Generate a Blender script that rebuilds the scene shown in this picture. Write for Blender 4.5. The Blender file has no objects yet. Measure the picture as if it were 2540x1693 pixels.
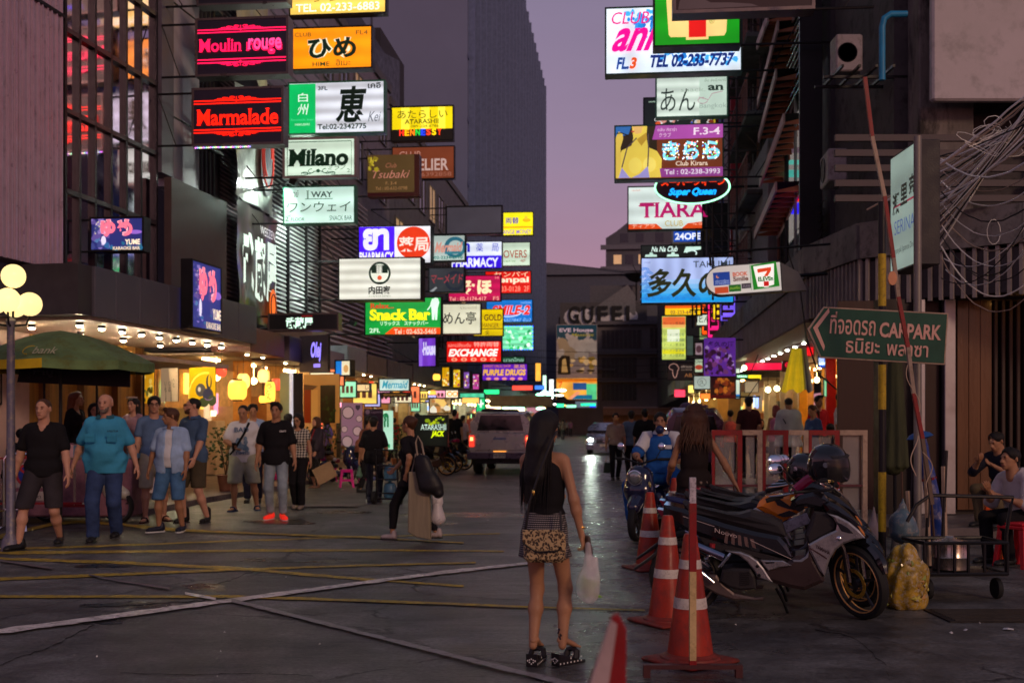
import bpy,math,random
import numpy as np
from mathutils import Vector,Matrix
random.seed(7)
sc=bpy.context.scene
R=math.radians
F=2822.0
# ---------------------------------------------------------------- camera
cd=bpy.data.cameras.new('camera');cam=bpy.data.objects.new('camera', cd)
sc.collection.objects.link(cam);sc.camera=cam
cam.location=(0,0,1.5);cam.rotation_euler=(R(90),0,0)
cd.lens=40;cd.sensor_width=36;cd.shift_y=197.5/2540
cd.clip_start=.05;cd.clip_end=900
cd.dof.use_dof=True;cd.dof.focus_distance=8.6;cd.dof.aperture_fstop=3.2
# ---------------------------------------------------------------- world: dusk
w=bpy.data.worlds.new('World');sc.world=w;w.use_nodes=True
nt=w.node_tree;nt.nodes.clear()
def wn(t,**k):
    n=nt.nodes.new(t)
    for a,b in k.items(): setattr(n,a,b)
    return n
wo=wn('ShaderNodeOutputWorld');bg=wn('ShaderNodeBackground');bg.inputs[1].default_value=1.2
sky=wn('ShaderNodeTexSky', sky_type='NISHITA', sun_disc=False);sky.sun_elevation=R(4);sky.sun_rotation=R(150)
tc=wn('ShaderNodeTexCoord');sx=wn('ShaderNodeSeparateXYZ');rp=wn('ShaderNodeValToRGB')
nt.links.new(tc.outputs['Generated'],sx.inputs[0]);nt.links.new(sx.outputs[2],rp.inputs[0])
e=rp.color_ramp.elements
e[0].position=0.0;e[0].color=(.31,.125,.165,1)
e[1].position=.75;e[1].color=(.065,.07,.11,1)
for p_,c_ in ((.10,(.24,.115,.165,1)),(.22,(.175,.118,.175,1)),(.42,(.13,.108,.165,1))):
    x=e.new(p_);x.color=c_
mul=wn('ShaderNodeMixRGB', blend_type='MULTIPLY');mul.inputs[0].default_value=1;mul.inputs[2].default_value=(.012,.010,.014,1)
ad=wn('ShaderNodeMixRGB', blend_type='ADD');ad.inputs[0].default_value=1
nt.links.new(sky.outputs[0],mul.inputs[1]);nt.links.new(mul.outputs[0],ad.inputs[1]);nt.links.new(rp.outputs[0],ad.inputs[2])
cn=wn('ShaderNodeTexNoise');cn.inputs['Scale'].default_value=2.2;cn.inputs['Detail'].default_value=6;cm_=wn('ShaderNodeMapping');cm_.inputs['Scale'].default_value=(1,1,3.5);nt.links.new(tc.outputs['Generated'],cm_.inputs[0]);nt.links.new(cm_.outputs[0],cn.inputs[0])
cr2=wn('ShaderNodeMapRange');cr2.inputs[1].default_value=.3;cr2.inputs[2].default_value=.7;cr2.inputs[3].default_value=.90;cr2.inputs[4].default_value=1.10;nt.links.new(cn.outputs[0],cr2.inputs[0])
sc2=wn('ShaderNodeVectorMath', operation='SCALE');nt.links.new(ad.outputs[0],sc2.inputs[0]);nt.links.new(cr2.outputs[0],sc2.inputs['Scale'])
nt.links.new(sc2.outputs[0],bg.inputs[0]);nt.links.new(bg.outputs[0],wo.inputs[0])
sl=bpy.data.lights.new('stand_in_sun', 'SUN');stand_in_sun=bpy.data.objects.new('stand_in_sun', sl);sc.collection.objects.link(stand_in_sun)
sl.energy=.62;sl.angle=R(9);sl.color=(1,.66,.44);stand_in_sun.rotation_euler=(R(70),0,R(30))  # directional lamp standing in for warm street lamps behind the camera
sc.view_settings.view_transform='Standard'; sc.view_settings.look='None'
sc.view_settings.exposure=.38;sc.view_settings.gamma=1;sc.view_settings.use_curve_mapping=False
sc.cycles.use_denoising=True;sc.cycles.max_bounces=6;sc.cycles.diffuse_bounces=3;sc.cycles.glossy_bounces=4
sc.cycles.transparent_max_bounces=12;sc.cycles.sample_clamp_indirect=4;sc.cycles.caustics_reflective=False;sc.cycles.caustics_refractive=False
COL=sc.collection
# ---------------------------------------------------------------- helpers
def P(px,py,d): return Vector(((px-1270)/F*d,d,1.5+(1044-py)/F*d))
def G(px,py,z=0.0):
    d=F*(1.5-z)/(py-1044);return Vector(((px-1270)/F*d,d,z))
KX=.0992
RZF=-math.atan(KX)
RZL=R(90)+RZF;RZR=R(-90)+RZF
def XL(d): return -9.0+KX*d
def XR(d): return 3.66+KX*d
def dl(px): return F*9.0/(1550-px)
def dr(px): return F*3.66/(px-1550)
_m={}
def nn(t,typ,ins={},**k):
    n=t.nodes.new(typ)
    for a,b in k.items(): setattr(n,a,b)
    for a,b in ins.items():
        s=n.inputs[a]
        if hasattr(b,'is_output'): t.links.new(b,s)
        else: s.default_value=b
    return n
def c4(c): return (c[0],c[1],c[2],1)
def M(name,col,rough=.6,metal=0,emit=None,es=1.0,bump=.15,bs=60,var=.18,vs=4,coat=0,trans=0,alpha=1,spec=.28,sampled=True,wear=None,wl=.5,stretch=None,rv=.1):
    key=(name,col,rough,metal,emit,es,bump,alpha,wear,vs)
    if key in _m: return _m[key]
    m=bpy.data.materials.new(name);m.use_nodes=True;t=m.node_tree;b=t.nodes['Principled BSDF']
    co=nn(t,'ShaderNodeTexCoord').outputs['Object']
    if stretch: co=nn(t,'ShaderNodeMapping', {0: co,'Scale': stretch}).outputs[0]
    no=nn(t,'ShaderNodeTexNoise', {'Vector': co,'Scale': vs,'Detail': 5.0,'Roughness': .6})
    rm=nn(t,'ShaderNodeMapRange', {0: no.outputs[0],1: .3,2: .7,3: 1-var,4: 1+var})
    mx=nn(t,'ShaderNodeVectorMath', {0: col,},operation='SCALE');t.links.new(rm.outputs[0],mx.inputs['Scale'])
    out=mx.outputs[0]
    if wear:
        n2=nn(t,'ShaderNodeTexNoise', {'Vector': co,'Scale': vs*2.7,'Detail': 8.0,'Roughness': .7})
        r2=nn(t,'ShaderNodeMapRange', {0: n2.outputs[0],1: wl,2: wl+.16,3: 0.,4: 1.})
        out=nn(t,'ShaderNodeMixRGB', {0: r2.outputs[0],1: out,2: c4(wear)}).outputs[0]
    t.links.new(out,b.inputs['Base Color'])
    rr=nn(t,'ShaderNodeMapRange', {0: no.outputs[0],1: .3,2: .7,3: max(.02,rough-rv),4: min(1,rough+rv)})
    t.links.new(rr.outputs[0],b.inputs['Roughness'])
    b.inputs['Metallic'].default_value=metal;b.inputs['Coat Weight'].default_value=coat
    b.inputs['Coat Roughness'].default_value=.08
    b.inputs['Transmission Weight'].default_value=trans;b.inputs['Alpha'].default_value=alpha;b.inputs['Specular IOR Level'].default_value=spec
    if bump:
        nb=nn(t,'ShaderNodeTexNoise', {'Vector': co,'Scale': bs,'Detail': 3.0})
        bp=nn(t,'ShaderNodeBump', {'Height': nb.outputs[0],'Strength': bump,'Distance': .01});t.links.new(bp.outputs[0],b.inputs['Normal'])
    if emit:
        b.inputs['Emission Color'].default_value=c4(emit);b.inputs['Emission Strength'].default_value=es
        if not sampled: m.cycles.emission_sampling='NONE'
    _m[key]=m;return m
def EM(col,s=1.0,band=None,freq=4,depth=.25,sampled=True,rough=.35):
    """a back-lit face: tubes behind it show as soft bands"""
    key=('em', tuple(round(c,3) for c in col),round(s,3),band,freq,sampled,depth)
    if key in _m: return _m[key]
    m=bpy.data.materials.new('lit_face' if s>0 else 'print');m.use_nodes=True;t=m.node_tree;b=t.nodes['Principled BSDF']
    b.inputs['Base Color'].default_value=c4([c*.7 for c in col]);b.inputs['Roughness'].default_value=rough
    b.inputs['Emission Color'].default_value=c4(col)
    co=nn(t,'ShaderNodeTexCoord').outputs['Object']
    no=nn(t,'ShaderNodeTexNoise', {'Vector': co,'Scale': 1.7,'Detail': 2.0})
    f=nn(t,'ShaderNodeMapRange', {0: no.outputs[0],1: .3,2: .7,3: s*.70,4: s*.92}).outputs[0]
    if band:
        sp=nn(t,'ShaderNodeSeparateXYZ', {0: co});o=sp.outputs[2 if band=='h' else 0]
        s1=nn(t,'ShaderNodeMath', {0: o,1: freq*6.283},operation='MULTIPLY')
        s2=nn(t,'ShaderNodeMath', {0: s1.outputs[0]},operation='SINE')
        s3=nn(t,'ShaderNodeMapRange', {0: s2.outputs[0],1: -1.,2: 1.,3: 1-depth,4: 1.+depth*.6})
        f=nn(t,'ShaderNodeMath', {0: f,1: s3.outputs[0]},operation='MULTIPLY').outputs[0]
    t.links.new(f,b.inputs['Emission Strength'])
    if not sampled: m.cycles.emission_sampling='NONE'
    _m[key]=m;return m
def tag(o,label=None,cat=None,group=None,kind=None):
    if label: o['label']=label
    if cat: o['category']=cat
    if group: o['group']=group
    if kind: o['kind']=kind
    return o
def thing(name,label,cat,loc=(0,0,0),rz=0,group=None):
    o=bpy.data.objects.new(name,None);COL.objects.link(o);o.location=loc;o.rotation_euler=(0,0,rz)
    o.empty_display_size=.1
    return tag(o,label,cat,group)
class MB:
    def __init__(s): s.v=[];s.f=[];s.mi=[];s.mats=[];s.sm=[]
    def m(s,mat):
        if mat not in s.mats: s.mats.append(mat)
        return s.mats.index(mat)
    def add(s,vs,fs,mat=None,smooth=False):
        o=len(s.v);s.v+=[tuple(v) for v in vs];i=s.m(mat) if mat else 0
        for f in fs: s.f.append(tuple(o+k for k in f));s.mi.append(i);s.sm.append(smooth)
        return s
    def box(s,x0,y0,z0,x1,y1,z1,mat=None):
        v=[(x,y,z) for x in (x0,x1) for y in (y0,y1) for z in (z0,z1)]
        return s.add(v,[(0,1,3,2),(4,6,7,5),(0,4,5,1),(2,3,7,6),(0,2,6,4),(1,5,7,3)],mat)
    def cbox(s,c,sz,rot=None,mat=None,taper=1):
        v=[]
        for x in (-.5,.5):
            for y in (-.5,.5):
                for z in (-.5,.5):
                    k=taper if z>0 else 1
                    p=Vector((x*sz[0]*k,y*sz[1]*k,z*sz[2]))
                    if rot: p=rot @ p
                    v.append(p+Vector(c))
        return s.add(v,[(0,1,3,2),(4,6,7,5),(0,4,5,1),(2,3,7,6),(0,2,6,4),(1,5,7,3)],mat)
    def bbox(s,x0,y0,z0,x1,y1,z1,b=.01,mat=None):
        """box with chamfered vertical and horizontal edges, cheap"""
        c=Vector(((x0+x1)/2,(y0+y1)/2,(z0+z1)/2));h=Vector((abs(x1-x0)/2,abs(y1-y0)/2,abs(z1-z0)/2))
        pr=[(h.x-b,h.y),(h.x,h.y-b),(h.x,-h.y+b),(h.x-b,-h.y),(-h.x+b,-h.y),(-h.x,-h.y+b),(-h.x,h.y-b),(-h.x+b,h.y)]
        rings=[(-h.z,b),(-h.z+b,0),(h.z-b,0),(h.z,b)];v=[]
        for z,i in rings:
            for x,y in pr: v.append((c.x+x*(1-i/max(h.x,1e-4)),c.y+y*(1-i/max(h.y,1e-4)),c.z+z))
        f=[tuple(range(7,-1,-1)),tuple(range(24,32))]
        for r in range(3):
            for k in range(8): f.append((r*8+k,r*8+(k+1) % 8,r*8+8+(k+1) % 8,r*8+8+k))
        f=[tuple(reversed(q)) for q in f]
        return s.add(v,f,mat)
    def tube(s,a,b,r0,r1=None,n=8,mat=None,cap=True):
        return s.path([a,b],[r0,r0 if r1 is None else r1],n,mat,cap)
    def path(s,pts,r,n=8,mat=None,cap=True,closed=False):
        pts=[Vector(p) for p in pts];m=len(pts);rs=r if isinstance(r,(list,tuple)) else [r]*m
        v=[];up=None
        for i,p in enumerate(pts):
            t=((pts[(i+1) % m]-pts[i-1]) if closed else (pts[min(i+1,m-1)]-pts[max(i-1,0)]))
            if t.length<1e-9: t=Vector((0,0,1))
            t.normalize()
            if up is None: up=t.orthogonal().normalized()
            else:
                up=up-t*up.dot(t);up=up.normalized() if up.length>1e-6 else t.orthogonal().normalized()
            q=t.cross(up)
            for k in range(n):
                a=2*math.pi*k/n;v.append(p+(up*math.cos(a)+q*math.sin(a))*rs[i])
        f=[]
        for i in range(m if closed else m-1):
            j=(i+1) % m
            for k in range(n): f.append((i*n+k,i*n+(k+1) % n,j*n+(k+1) % n,j*n+k))
        if cap and not closed: f+=[tuple(range(n-1,-1,-1)),tuple((m-1)*n+k for k in range(n))]
        return s.add(v,f,mat,True)
    def lathe(s,prof,n=16,c=(0,0,0),mat=None,ax='z', sx=1,sy=1):
        v=[];c=Vector(c)
        for r,z in prof:
            for k in range(n):
                a=2*math.pi*k/n;x,y=r*math.cos(a)*sx,r*math.sin(a)*sy
                p=(x,y,z) if ax=='z' else ((x,z,y) if ax=='y' else (z,x,y));v.append(c+Vector(p))
        f=[]
        for i in range(len(prof)-1):
            for k in range(n):
                q=(i*n+k,i*n+(k+1) % n,(i+1)*n+(k+1) % n,(i+1)*n+k);f.append(q if ax!='y' else q[::-1])
        f+=[tuple(range(n-1,-1,-1)),tuple((len(prof)-1)*n+k for k in range(n))]
        return s.add(v,f,mat,True)
    def ball(s,c,r,n=12,mat=None,sc_=(1,1,1)):
        m=max(4,n//2);v=[];c=Vector(c)
        for i in range(1,m):
            a=math.pi*i/m
            for k in range(n):
                b=2*math.pi*k/n
                v.append(c+Vector((math.sin(a)*math.cos(b)*r*sc_[0],math.sin(a)*math.sin(b)*r*sc_[1],math.cos(a)*r*sc_[2])))
        v+=[c+Vector((0,0,r*sc_[2])),c-Vector((0,0,r*sc_[2]))];f=[]
        for i in range(m-2):
            for k in range(n): f.append((i*n+k,i*n+n+k,i*n+n+(k+1) % n,i*n+(k+1) % n))
        T=len(v)-2
        for k in range(n): f.append((T,k,(k+1) % n));f.append((T+1,(m-2)*n+(k+1) % n,(m-2)*n+k))
        return s.add(v,f,mat,True)
    def prism(s,pts,y0,y1,mat=None,bev=0,axis='y'):
        """outline in x,z extruded from y0 (front) to y1; bev insets both caps"""
        n=len(pts);A=sum(pts[i][0]*pts[(i+1) % n][1]-pts[(i+1) % n][0]*pts[i][1] for i in range(n))
        if A<0: pts=pts[::-1]
        def inset(b):
            o=[]
            for i in range(n):
                p0,p1,p2=Vector(pts[i-1]),Vector(pts[i]),Vector(pts[(i+1) % n])
                e1=(p1-p0);e2=(p2-p1)
                n1=Vector((-e1.y,e1.x)).normalized() if e1.length>0 else Vector((0,0));n2=Vector((-e2.y,e2.x)).normalized() if e2.length>0 else n1
                q=n1+n2;q=q.normalized() if q.length>1e-6 else n1
                o.append(p1+q*b)
            return o
        rings=[(y0,pts),(y1,pts)] if not bev else [(y0,inset(bev)),(y0+math.copysign(bev*.7,y1-y0),pts),(y1-math.copysign(bev*.7,y1-y0),pts),(y1,inset(bev))]
        v=[]
        for y,q in rings:
            for p in q: v.append((p[0],y,p[1]) if axis=='y' else ((y,p[0],p[1]) if axis=='x' else (p[0],p[1],y)))
        L=len(rings);f=[tuple(range(n)),tuple((L-1)*n+k for k in range(n-1,-1,-1))]
        for r in range(L-1):
            for k in range(n): f.append((r*n+(k+1) % n,r*n+k,(r+1)*n+k,(r+1)*n+(k+1) % n))
        if axis=='z': f=[q[::-1] for q in f]
        return s.add(v,f,mat)
    def text(s,key,x0,z0,x1,z1,y,mat,**k):
        V,Fc=text_geo(key,**k)
        v=[(x0+(x1-x0)*a,y,z0+(z1-z0)*b) for a,b in V]
        return s.add(v,Fc,mat)
    def build(s,name,mat=None,parent=None,smooth=None,loc=None,rz=0):
        me=bpy.data.meshes.new(name);me.from_pydata(s.v,[],s.f)
        if mat: me.materials.append(mat)
        else:
            for m in s.mats: me.materials.append(m)
            if len(s.mats)>1: me.polygons.foreach_set('material_index', s.mi)
        sm=s.sm if smooth is None else [smooth]*len(s.f)
        me.polygons.foreach_set('use_smooth', sm)
        if any(sm): 
            try: me.set_sharp_from_angle(angle=R(38))
            except Exception: pass
        me.update()
        o=bpy.data.objects.new(name,me);COL.objects.link(o)
        if parent: o.parent=parent
        if loc is not None: o.location=loc
        if rz: o.rotation_euler=(0,0,rz)
        return o
_tg={}
def text_geo(body,bold=0.0,shear=0.0,serif=0,res=3,space=1.0,line=1.0,caps=False):
    k=(body,bold,shear,serif,space,line)
    if k in _tg: return _tg[k]
    for bo,rs in ((bold,res),(bold*.8+.002,res+1),(bold*.6,res+2),(bold*.3,res),(0,res+1)):
        cu=bpy.data.curves.new('t', 'FONT');cu.body=body;cu.resolution_u=rs;cu.offset=bo
        cu.space_character=space;cu.space_line=line;cu.align_x='CENTER'
        ob=bpy.data.objects.new('t', cu);me=ob.to_mesh()
        n=len(me.vertices);a=np.zeros(n*3);me.vertices.foreach_get('co', a);a=a.reshape(-1,3)[:,:2]
        fs=[tuple(p.vertices) for p in me.polygons];ar=sum(p.area for p in me.polygons)
        if n and ar>.06*(a[:,0].max()-a[:,0].min()) and a[:,1].max()<1.3 and a[:,1].min()>-.6-line*(body.count('\n')) and a[:,0].max()-a[:,0].min()<1.25*len(body)+.5: break
        ob.to_mesh_clear();bpy.data.objects.remove(ob);bpy.data.curves.remove(cu)
    else:
        cu=bpy.data.curves.new('t', 'FONT');cu.body=body;ob=bpy.data.objects.new('t', cu);me=ob.to_mesh();a=np.array([v.co[:2] for v in me.vertices]).reshape(-1,2);fs=[tuple(p.vertices) for p in me.polygons]
    a=a.copy();a[:,0]+=shear*a[:,1];V=[tuple(p) for p in a]
    if serif:
        ys=a[:,1];done=[]
        cnt={}
        for f in fs:
            for i in range(len(f)):
                e=tuple(sorted((f[i],f[(i+1) % len(f)])));cnt[e]=cnt.get(e,0)+1
        ends=[]
        for (i,j),c in cnt.items():
            if c==1 and abs(a[i,1]-a[j,1])<.004 and .05<abs(a[i,0]-a[j,0])<.26:
                ends.append((min(a[i,0],a[j,0]),max(a[i,0],a[j,0]),a[i,1]))
        sh=shear
        for x0,x1,y in ends:
            lo=y<.08;hi=y>.48
            if not (lo or hi): continue
            h=.05*serif;w_=.05*serif;y2=y+h if lo else y-h;b=len(V)
            V+=[(x0-w_,y),(x1+w_,y),(x1+w_*.4,y2),(x0-w_*.4,y2)]
            fs.append((b,b+1,b+2,b+3) if lo else (b+3,b+2,b+1,b))
    ob.to_mesh_clear();bpy.data.objects.remove(ob);bpy.data.curves.remove(cu)
    A=np.array(V) if V else np.zeros((1,2));lo=A.min(0);hi=A.max(0);sp=np.maximum(hi-lo,1e-4)
    V=[((x-lo[0])/sp[0],(y-lo[1])/sp[1]) for x,y in A]
    _tg[k]=(V,fs);return _tg[k]
def copy_tree(o,parent=None):
    c=o.copy();COL.objects.link(c)
    if parent: c.parent=parent;c.matrix_parent_inverse=o.matrix_parent_inverse
    for ch in o.children: copy_tree(ch,c)
    return c
DK=M('dark_metal', (.02,.02,.022),.45,.6)
BLK=M('black_paint', (.012,.011,.013),.35,0,bump=.1)
RUB=M('rubber', (.015,.015,.015),.7)
CHR=M('chrome', (.75,.75,.78),.12,1,bump=.03,var=.05,spec=.5)
STL=M('steel', (.42,.42,.44),.35,.9,bump=.1)
ALU=M('aluminium', (.28,.26,.28),.4,.8)
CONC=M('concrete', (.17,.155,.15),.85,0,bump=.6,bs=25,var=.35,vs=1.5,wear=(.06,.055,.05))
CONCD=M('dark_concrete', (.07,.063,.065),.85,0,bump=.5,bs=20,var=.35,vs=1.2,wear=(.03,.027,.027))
WHT=M('white_paint', (.72,.70,.68),.5,bump=.05,var=.08)
REDP=M('red_paint', (.25,.010,.014),.4,bump=.08,wear=(.18,.02,.02),vs=6)
CREAM=M('cream_paint', (.42,.30,.22),.5,bump=.06,wear=(.28,.19,.14),vs=6)
GLS=M('dark_glass', (.012,.012,.018),.06,0,bump=.02,bs=2,var=.2,spec=.8)
# ================================================================ ground
def asphalt():
    m=bpy.data.materials.new('asphalt');m.use_nodes=True;t=m.node_tree;b=t.nodes['Principled BSDF']
    co=nn(t,'ShaderNodeTexCoord').outputs['Object']
    big=nn(t,'ShaderNodeTexNoise', {'Vector': co,'Scale': .6,'Detail': 8.0,'Roughness': .7})
    mid=nn(t,'ShaderNodeTexNoise', {'Vector': co,'Scale': 2.6,'Detail': 7.0,'Roughness': .7})
    fin=nn(t,'ShaderNodeTexNoise', {'Vector': co,'Scale': 30.0,'Detail': 5.0,'Roughness': .75})
    st=nn(t,'ShaderNodeMapping', {0: co,'Scale': (.5,2.2,1)}).outputs[0]
    tracks=nn(t,'ShaderNodeTexNoise', {'Vector': st,'Scale': .9,'Detail': 5.0})
    cr=nn(t,'ShaderNodeValToRGB', {0: big.outputs[0]});e=cr.color_ramp.elements
    e[0].position=.38;e[0].color=(.027,.027,.027,1);e[1].position=.64;e[1].color=(.13,.125,.118,1)
    k=nn(t,'ShaderNodeMapRange', {0: mid.outputs[0],1: .32,2: .68,3: .38,4: 1.75})
    k2=nn(t,'ShaderNodeMapRange', {0: fin.outputs[0],1: .32,2: .68,3: .45,4: 1.7})
    kk=nn(t,'ShaderNodeMath', {0: k.outputs[0],1: k2.outputs[0]},operation='MULTIPLY')
    v=nn(t,'ShaderNodeVectorMath', {0: cr.outputs[0]},operation='SCALE');t.links.new(kk.outputs[0],v.inputs['Scale'])
    wp=nn(t,'ShaderNodeMixRGB', {0: .25,1: co,2: mid.outputs[1]})
    vo=nn(t,'ShaderNodeTexVoronoi', {'Vector': wp.outputs[0],'Scale': .55},feature='DISTANCE_TO_EDGE')
    cm=nn(t,'ShaderNodeMapRange', {0: vo.outputs[0],1: 0.0,2: .012,3: 1.,4: 0.})
    bm=nn(t,'ShaderNodeMapRange', {0: mid.outputs[0],1: .46,2: .52,3: 0.,4: 1.})
    ck=nn(t,'ShaderNodeMath', {0: cm.outputs[0],1: bm.outputs[0]},operation='MULTIPLY')
    mx=nn(t,'ShaderNodeMixRGB', {0: ck.outputs[0],1: v.outputs[0],2: (.008,.007,.007,1)})
    t.links.new(mx.outputs[0],b.inputs['Base Color'])
    sp=nn(t,'ShaderNodeSeparateXYZ', {0: co})
    ax=nn(t,'ShaderNodeMath', {0: sp.outputs[1],1: -.062,2: sp.outputs[0]},operation='MULTIPLY_ADD')
    dx=nn(t,'ShaderNodeMath', {0: ax.outputs[0],1: .55},operation='SUBTRACT');dx=nn(t,'ShaderNodeMath', {0: dx.outputs[0]},operation='ABSOLUTE')
    nx=nn(t,'ShaderNodeMath', {0: tracks.outputs[0],1: 2.4,2: dx.outputs[0]},operation='MULTIPLY_ADD')
    wet=nn(t,'ShaderNodeMapRange', {0: nx.outputs[0],1: 1.6,2: 3.4,3: 1.,4: 0.})
    rg=nn(t,'ShaderNodeMapRange', {0: wet.outputs[0],1: 0.,2: 1.,3: .50,4: .25})
    rn=nn(t,'ShaderNodeMapRange', {0: mid.outputs[0],1: .3,2: .7,3: -.06,4: .10})
    ra=nn(t,'ShaderNodeMath', {0: rg.outputs[0],1: rn.outputs[0]},operation='ADD');t.links.new(ra.outputs[0],b.inputs['Roughness'])
    b.inputs['Specular IOR Level'].default_value=.55
    st2=nn(t,'ShaderNodeMapping', {0: co,'Scale': (1.2,5.5,1)}).outputs[0]
    rip=nn(t,'ShaderNodeTexNoise', {'Vector': st2,'Scale': 1.1,'Detail': 2.0})
    b1=nn(t,'ShaderNodeBump', {'Height': rip.outputs[0],'Strength': .5,'Distance': .035})
    b2=nn(t,'ShaderNodeBump', {'Height': fin.outputs[0],'Strength': 1.0,'Distance': .012,'Normal': b1.outputs[0]})
    b3=nn(t,'ShaderNodeBump', {'Height': ck.outputs[0],'Strength': .8,'Distance': .01,'Normal': b2.outputs[0]},invert=True)
    t.links.new(b3.outputs[0],b.inputs['Normal'])
    return m
ASP=asphalt()
b=MB();b.add([(-250,-40,0),(250,-40,0),(250,400,0),(-250,400,0)],[(0,1,2,3)])
tag(b.build('road', ASP),kind='structure')
YEL=M('yellow_road_paint', (.46,.30,.025),.55,bump=.3,var=.35,vs=5,wear=(.16,.12,.05),wl=.47)
WLN=M('white_road_paint', (.72,.64,.58),.5,bump=.3,var=.25,vs=5,wear=(.22,.19,.17),wl=.50)
FAD=M('worn_white_paint', (.15,.12,.12),.55,bump=.2,var=.3,vs=5)
def stripe(pts,mat,z,mb=None,wmul=1):
    """pts: (px, py, thickness in px) along the middle of the line"""
    v=[];rj=random.Random(int(pts[0][0]+pts[0][1]*7));p2=[]
    for i in range(len(pts)-1):
        for k in range(10): p2.append([pts[i][j]+(pts[i+1][j]-pts[i][j])*k/10 for j in range(3)])
    pts=[(a,c+rj.uniform(-.5,.5),w_*rj.uniform(.72,1.1)) for a,c,w_ in p2]+[pts[-1]]
    for px,py,w_ in pts:
        v.append(G(px,py-w_/2,z));v.append(G(px,py+w_/2,z))
    f=[(2*i,2*i+1,2*i+3,2*i+2) for i in range(len(pts)-1)]
    mb.add(v,f,mat)
ylines=[[(-200,1371,5),(0,1361,5),(168,1356,5),(540,1342,4),(900,1330,4),(1240,1322,3)],
 [(-200,1372,9),(0,1370,8),(400,1366,7),(900,1363,5),(1250,1366,4)],
 [(-200,1380,6),(0,1384,7),(300,1394,7),(589,1409,8),(900,1435,7),(1150,1452,5)],
 [(-200,1442,8),(0,1435,8),(300,1423,7),(589,1411,6),(900,1401,5),(1180,1394,4)],
 [(-200,1480,7),(0,1478,7),(589,1478,7),(900,1488,7),(1290,1503,5),(1600,1512,3)],
 [(-150,1352,11),(0,1330,11),(60,1315,10),(135,1297,9),(200,1293,6),(306,1300,6),(383,1309,9),(440,1313,8),(540,1318,5),(720,1325,4),(900,1331,4),(1150,1345,3)]]
for i,l in enumerate(ylines):
    b=MB();stripe(l,YEL,.004+.0015*i,b);tag(b.build('road_marking', None),kind='structure')
for i,(l,m_) in enumerate([([(-200,1592,16),(0,1564,14),(300,1524,12),(574,1487,10),(900,1444,9),(1100,1418,8),(1330,1393,6)],WLN),
   ([(574,1487,9),(740,1528,9),(900,1568,10),(1100,1618,11),(1250,1655,12),(1500,1715,14)],M('grey_road_paint', (.26,.235,.235),.5,bump=.2,var=.25,vs=5,wear=(.12,.1,.1))),
   ([(220,1424,3),(268,1434,4),(421,1458,6)],FAD),([(459,1470,7),(535,1484,6)],WLN),([(0,1388,5),(130,1408,5)],FAD),
   ([(1290,1497,3),(1560,1502,4),(1700,1503,3)],FAD),([(640,1254,4),(890,1252,8)],FAD)]):
    b=MB();stripe(l,m_,.0150+.0013*i,b);tag(b.build('road_marking', None),kind='structure')
rnd=random.Random(3)
TAR=M('tar_patch', (.017,.015,.015),.3,bump=.9,bs=18,var=.3,vs=3)
def blob(cx,cy,rx,ry,seed,z,name='asphalt_patch', mat=TAR):
    rr=random.Random(seed);n=26;v=[]
    ph=[rr.uniform(0,6.28) for _ in range(4)]
    for k in range(n):
        a=2*math.pi*k/n;q=1+.18*math.sin(2*a+ph[0])+.14*math.sin(3*a+ph[1])+.1*math.sin(5*a+ph[2])+rr.uniform(-.06,.06)
        v.append(G(cx+rx*q*math.cos(a),cy+ry*q*math.sin(a),z))
    b=MB();b.add(v,[tuple(range(n-1,-1,-1))]);tag(b.build(name,mat),kind='structure')
for i,q in enumerate([(510,1455,60,9),(350,1499,110,9),(660,1388,70,5),(800,1391,95,4),(250,1403,60,5),(270,1540,45,7),(700,1293,95,6),(850,1270,60,4),(1160,1276,160,8),(1490,1276,140,7),(1480,1330,120,5),(1040,1300,90,4)]):
    blob(*q,i,.0022+.0001*i)
def crack(pts,seed,wd=2.2):
    rr=random.Random(seed);b=MB();P_=[]
    for i in range(len(pts)-1):
        for k in range(7):
            t_=k/7;x=pts[i][0]*(1-t_)+pts[i+1][0]*t_;y=pts[i][1]*(1-t_)+pts[i+1][1]*t_
            P_.append((x+rr.uniform(-5,5),y+rr.uniform(-1.5,1.5),wd*rr.uniform(.4,1.3)))
    stripe(P_,None,.0036,b);tag(b.build('road_crack', M('crack', (.004,.004,.004),.9)),kind='structure')
crack([(0,1650),(30,1635),(90,1615),(150,1592),(190,1568),(235,1548),(200,1543)],1)
crack([(540,1446),(580,1435),(650,1405)],2);crack([(200,1503),(300,1502),(430,1492),(520,1487)],3)
crack([(300,1668),(480,1672),(640,1668),(800,1675)],4,1.6);crack([(2020,1560),(2110,1575),(2200,1650),(2210,1693)],5)
LIT=M('litter', (.6,.58,.56),.6)
for i,(px,py,w_) in enumerate([(557,1569,7),(793,1598,9),(547,1616,5),(539,1678,5),(710,1431,6),(240,1629,6),(2460,1358,14),(2395,1562,16),(2360,1569,14),(2430,1545,6),(1825,1550,5),(1720,1235,10),(850,1214,12),(2500,1560,40),(1210,1290,5)]):
    c=G(px,py,.006);s_=w_/F*c.y;b=MB();rr=random.Random(i)
    v=[(c.x+math.cos(a)*s_/2*rr.uniform(.6,1.1),c.y+math.sin(a)*s_/2*rr.uniform(.5,1.3),.004+rr.uniform(0,.012)) for a in (0,.9,1.9,3.1,4.2,5.3)]
    v.append((c.x,c.y,.02));b.add(v,[(k,(k+1) % 6,6) for k in range(6)])
    tag(b.build('litter_scrap', LIT),['small white scrap of paper lying on the asphalt', 'crumpled white scrap of litter by the manhole'][px>2300],'litter', 'scraps of litter on the road')
t=thing('drain_cover', 'dark square drain cover in the road at the right', 'drain cover', G(2500,1528,0))
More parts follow.
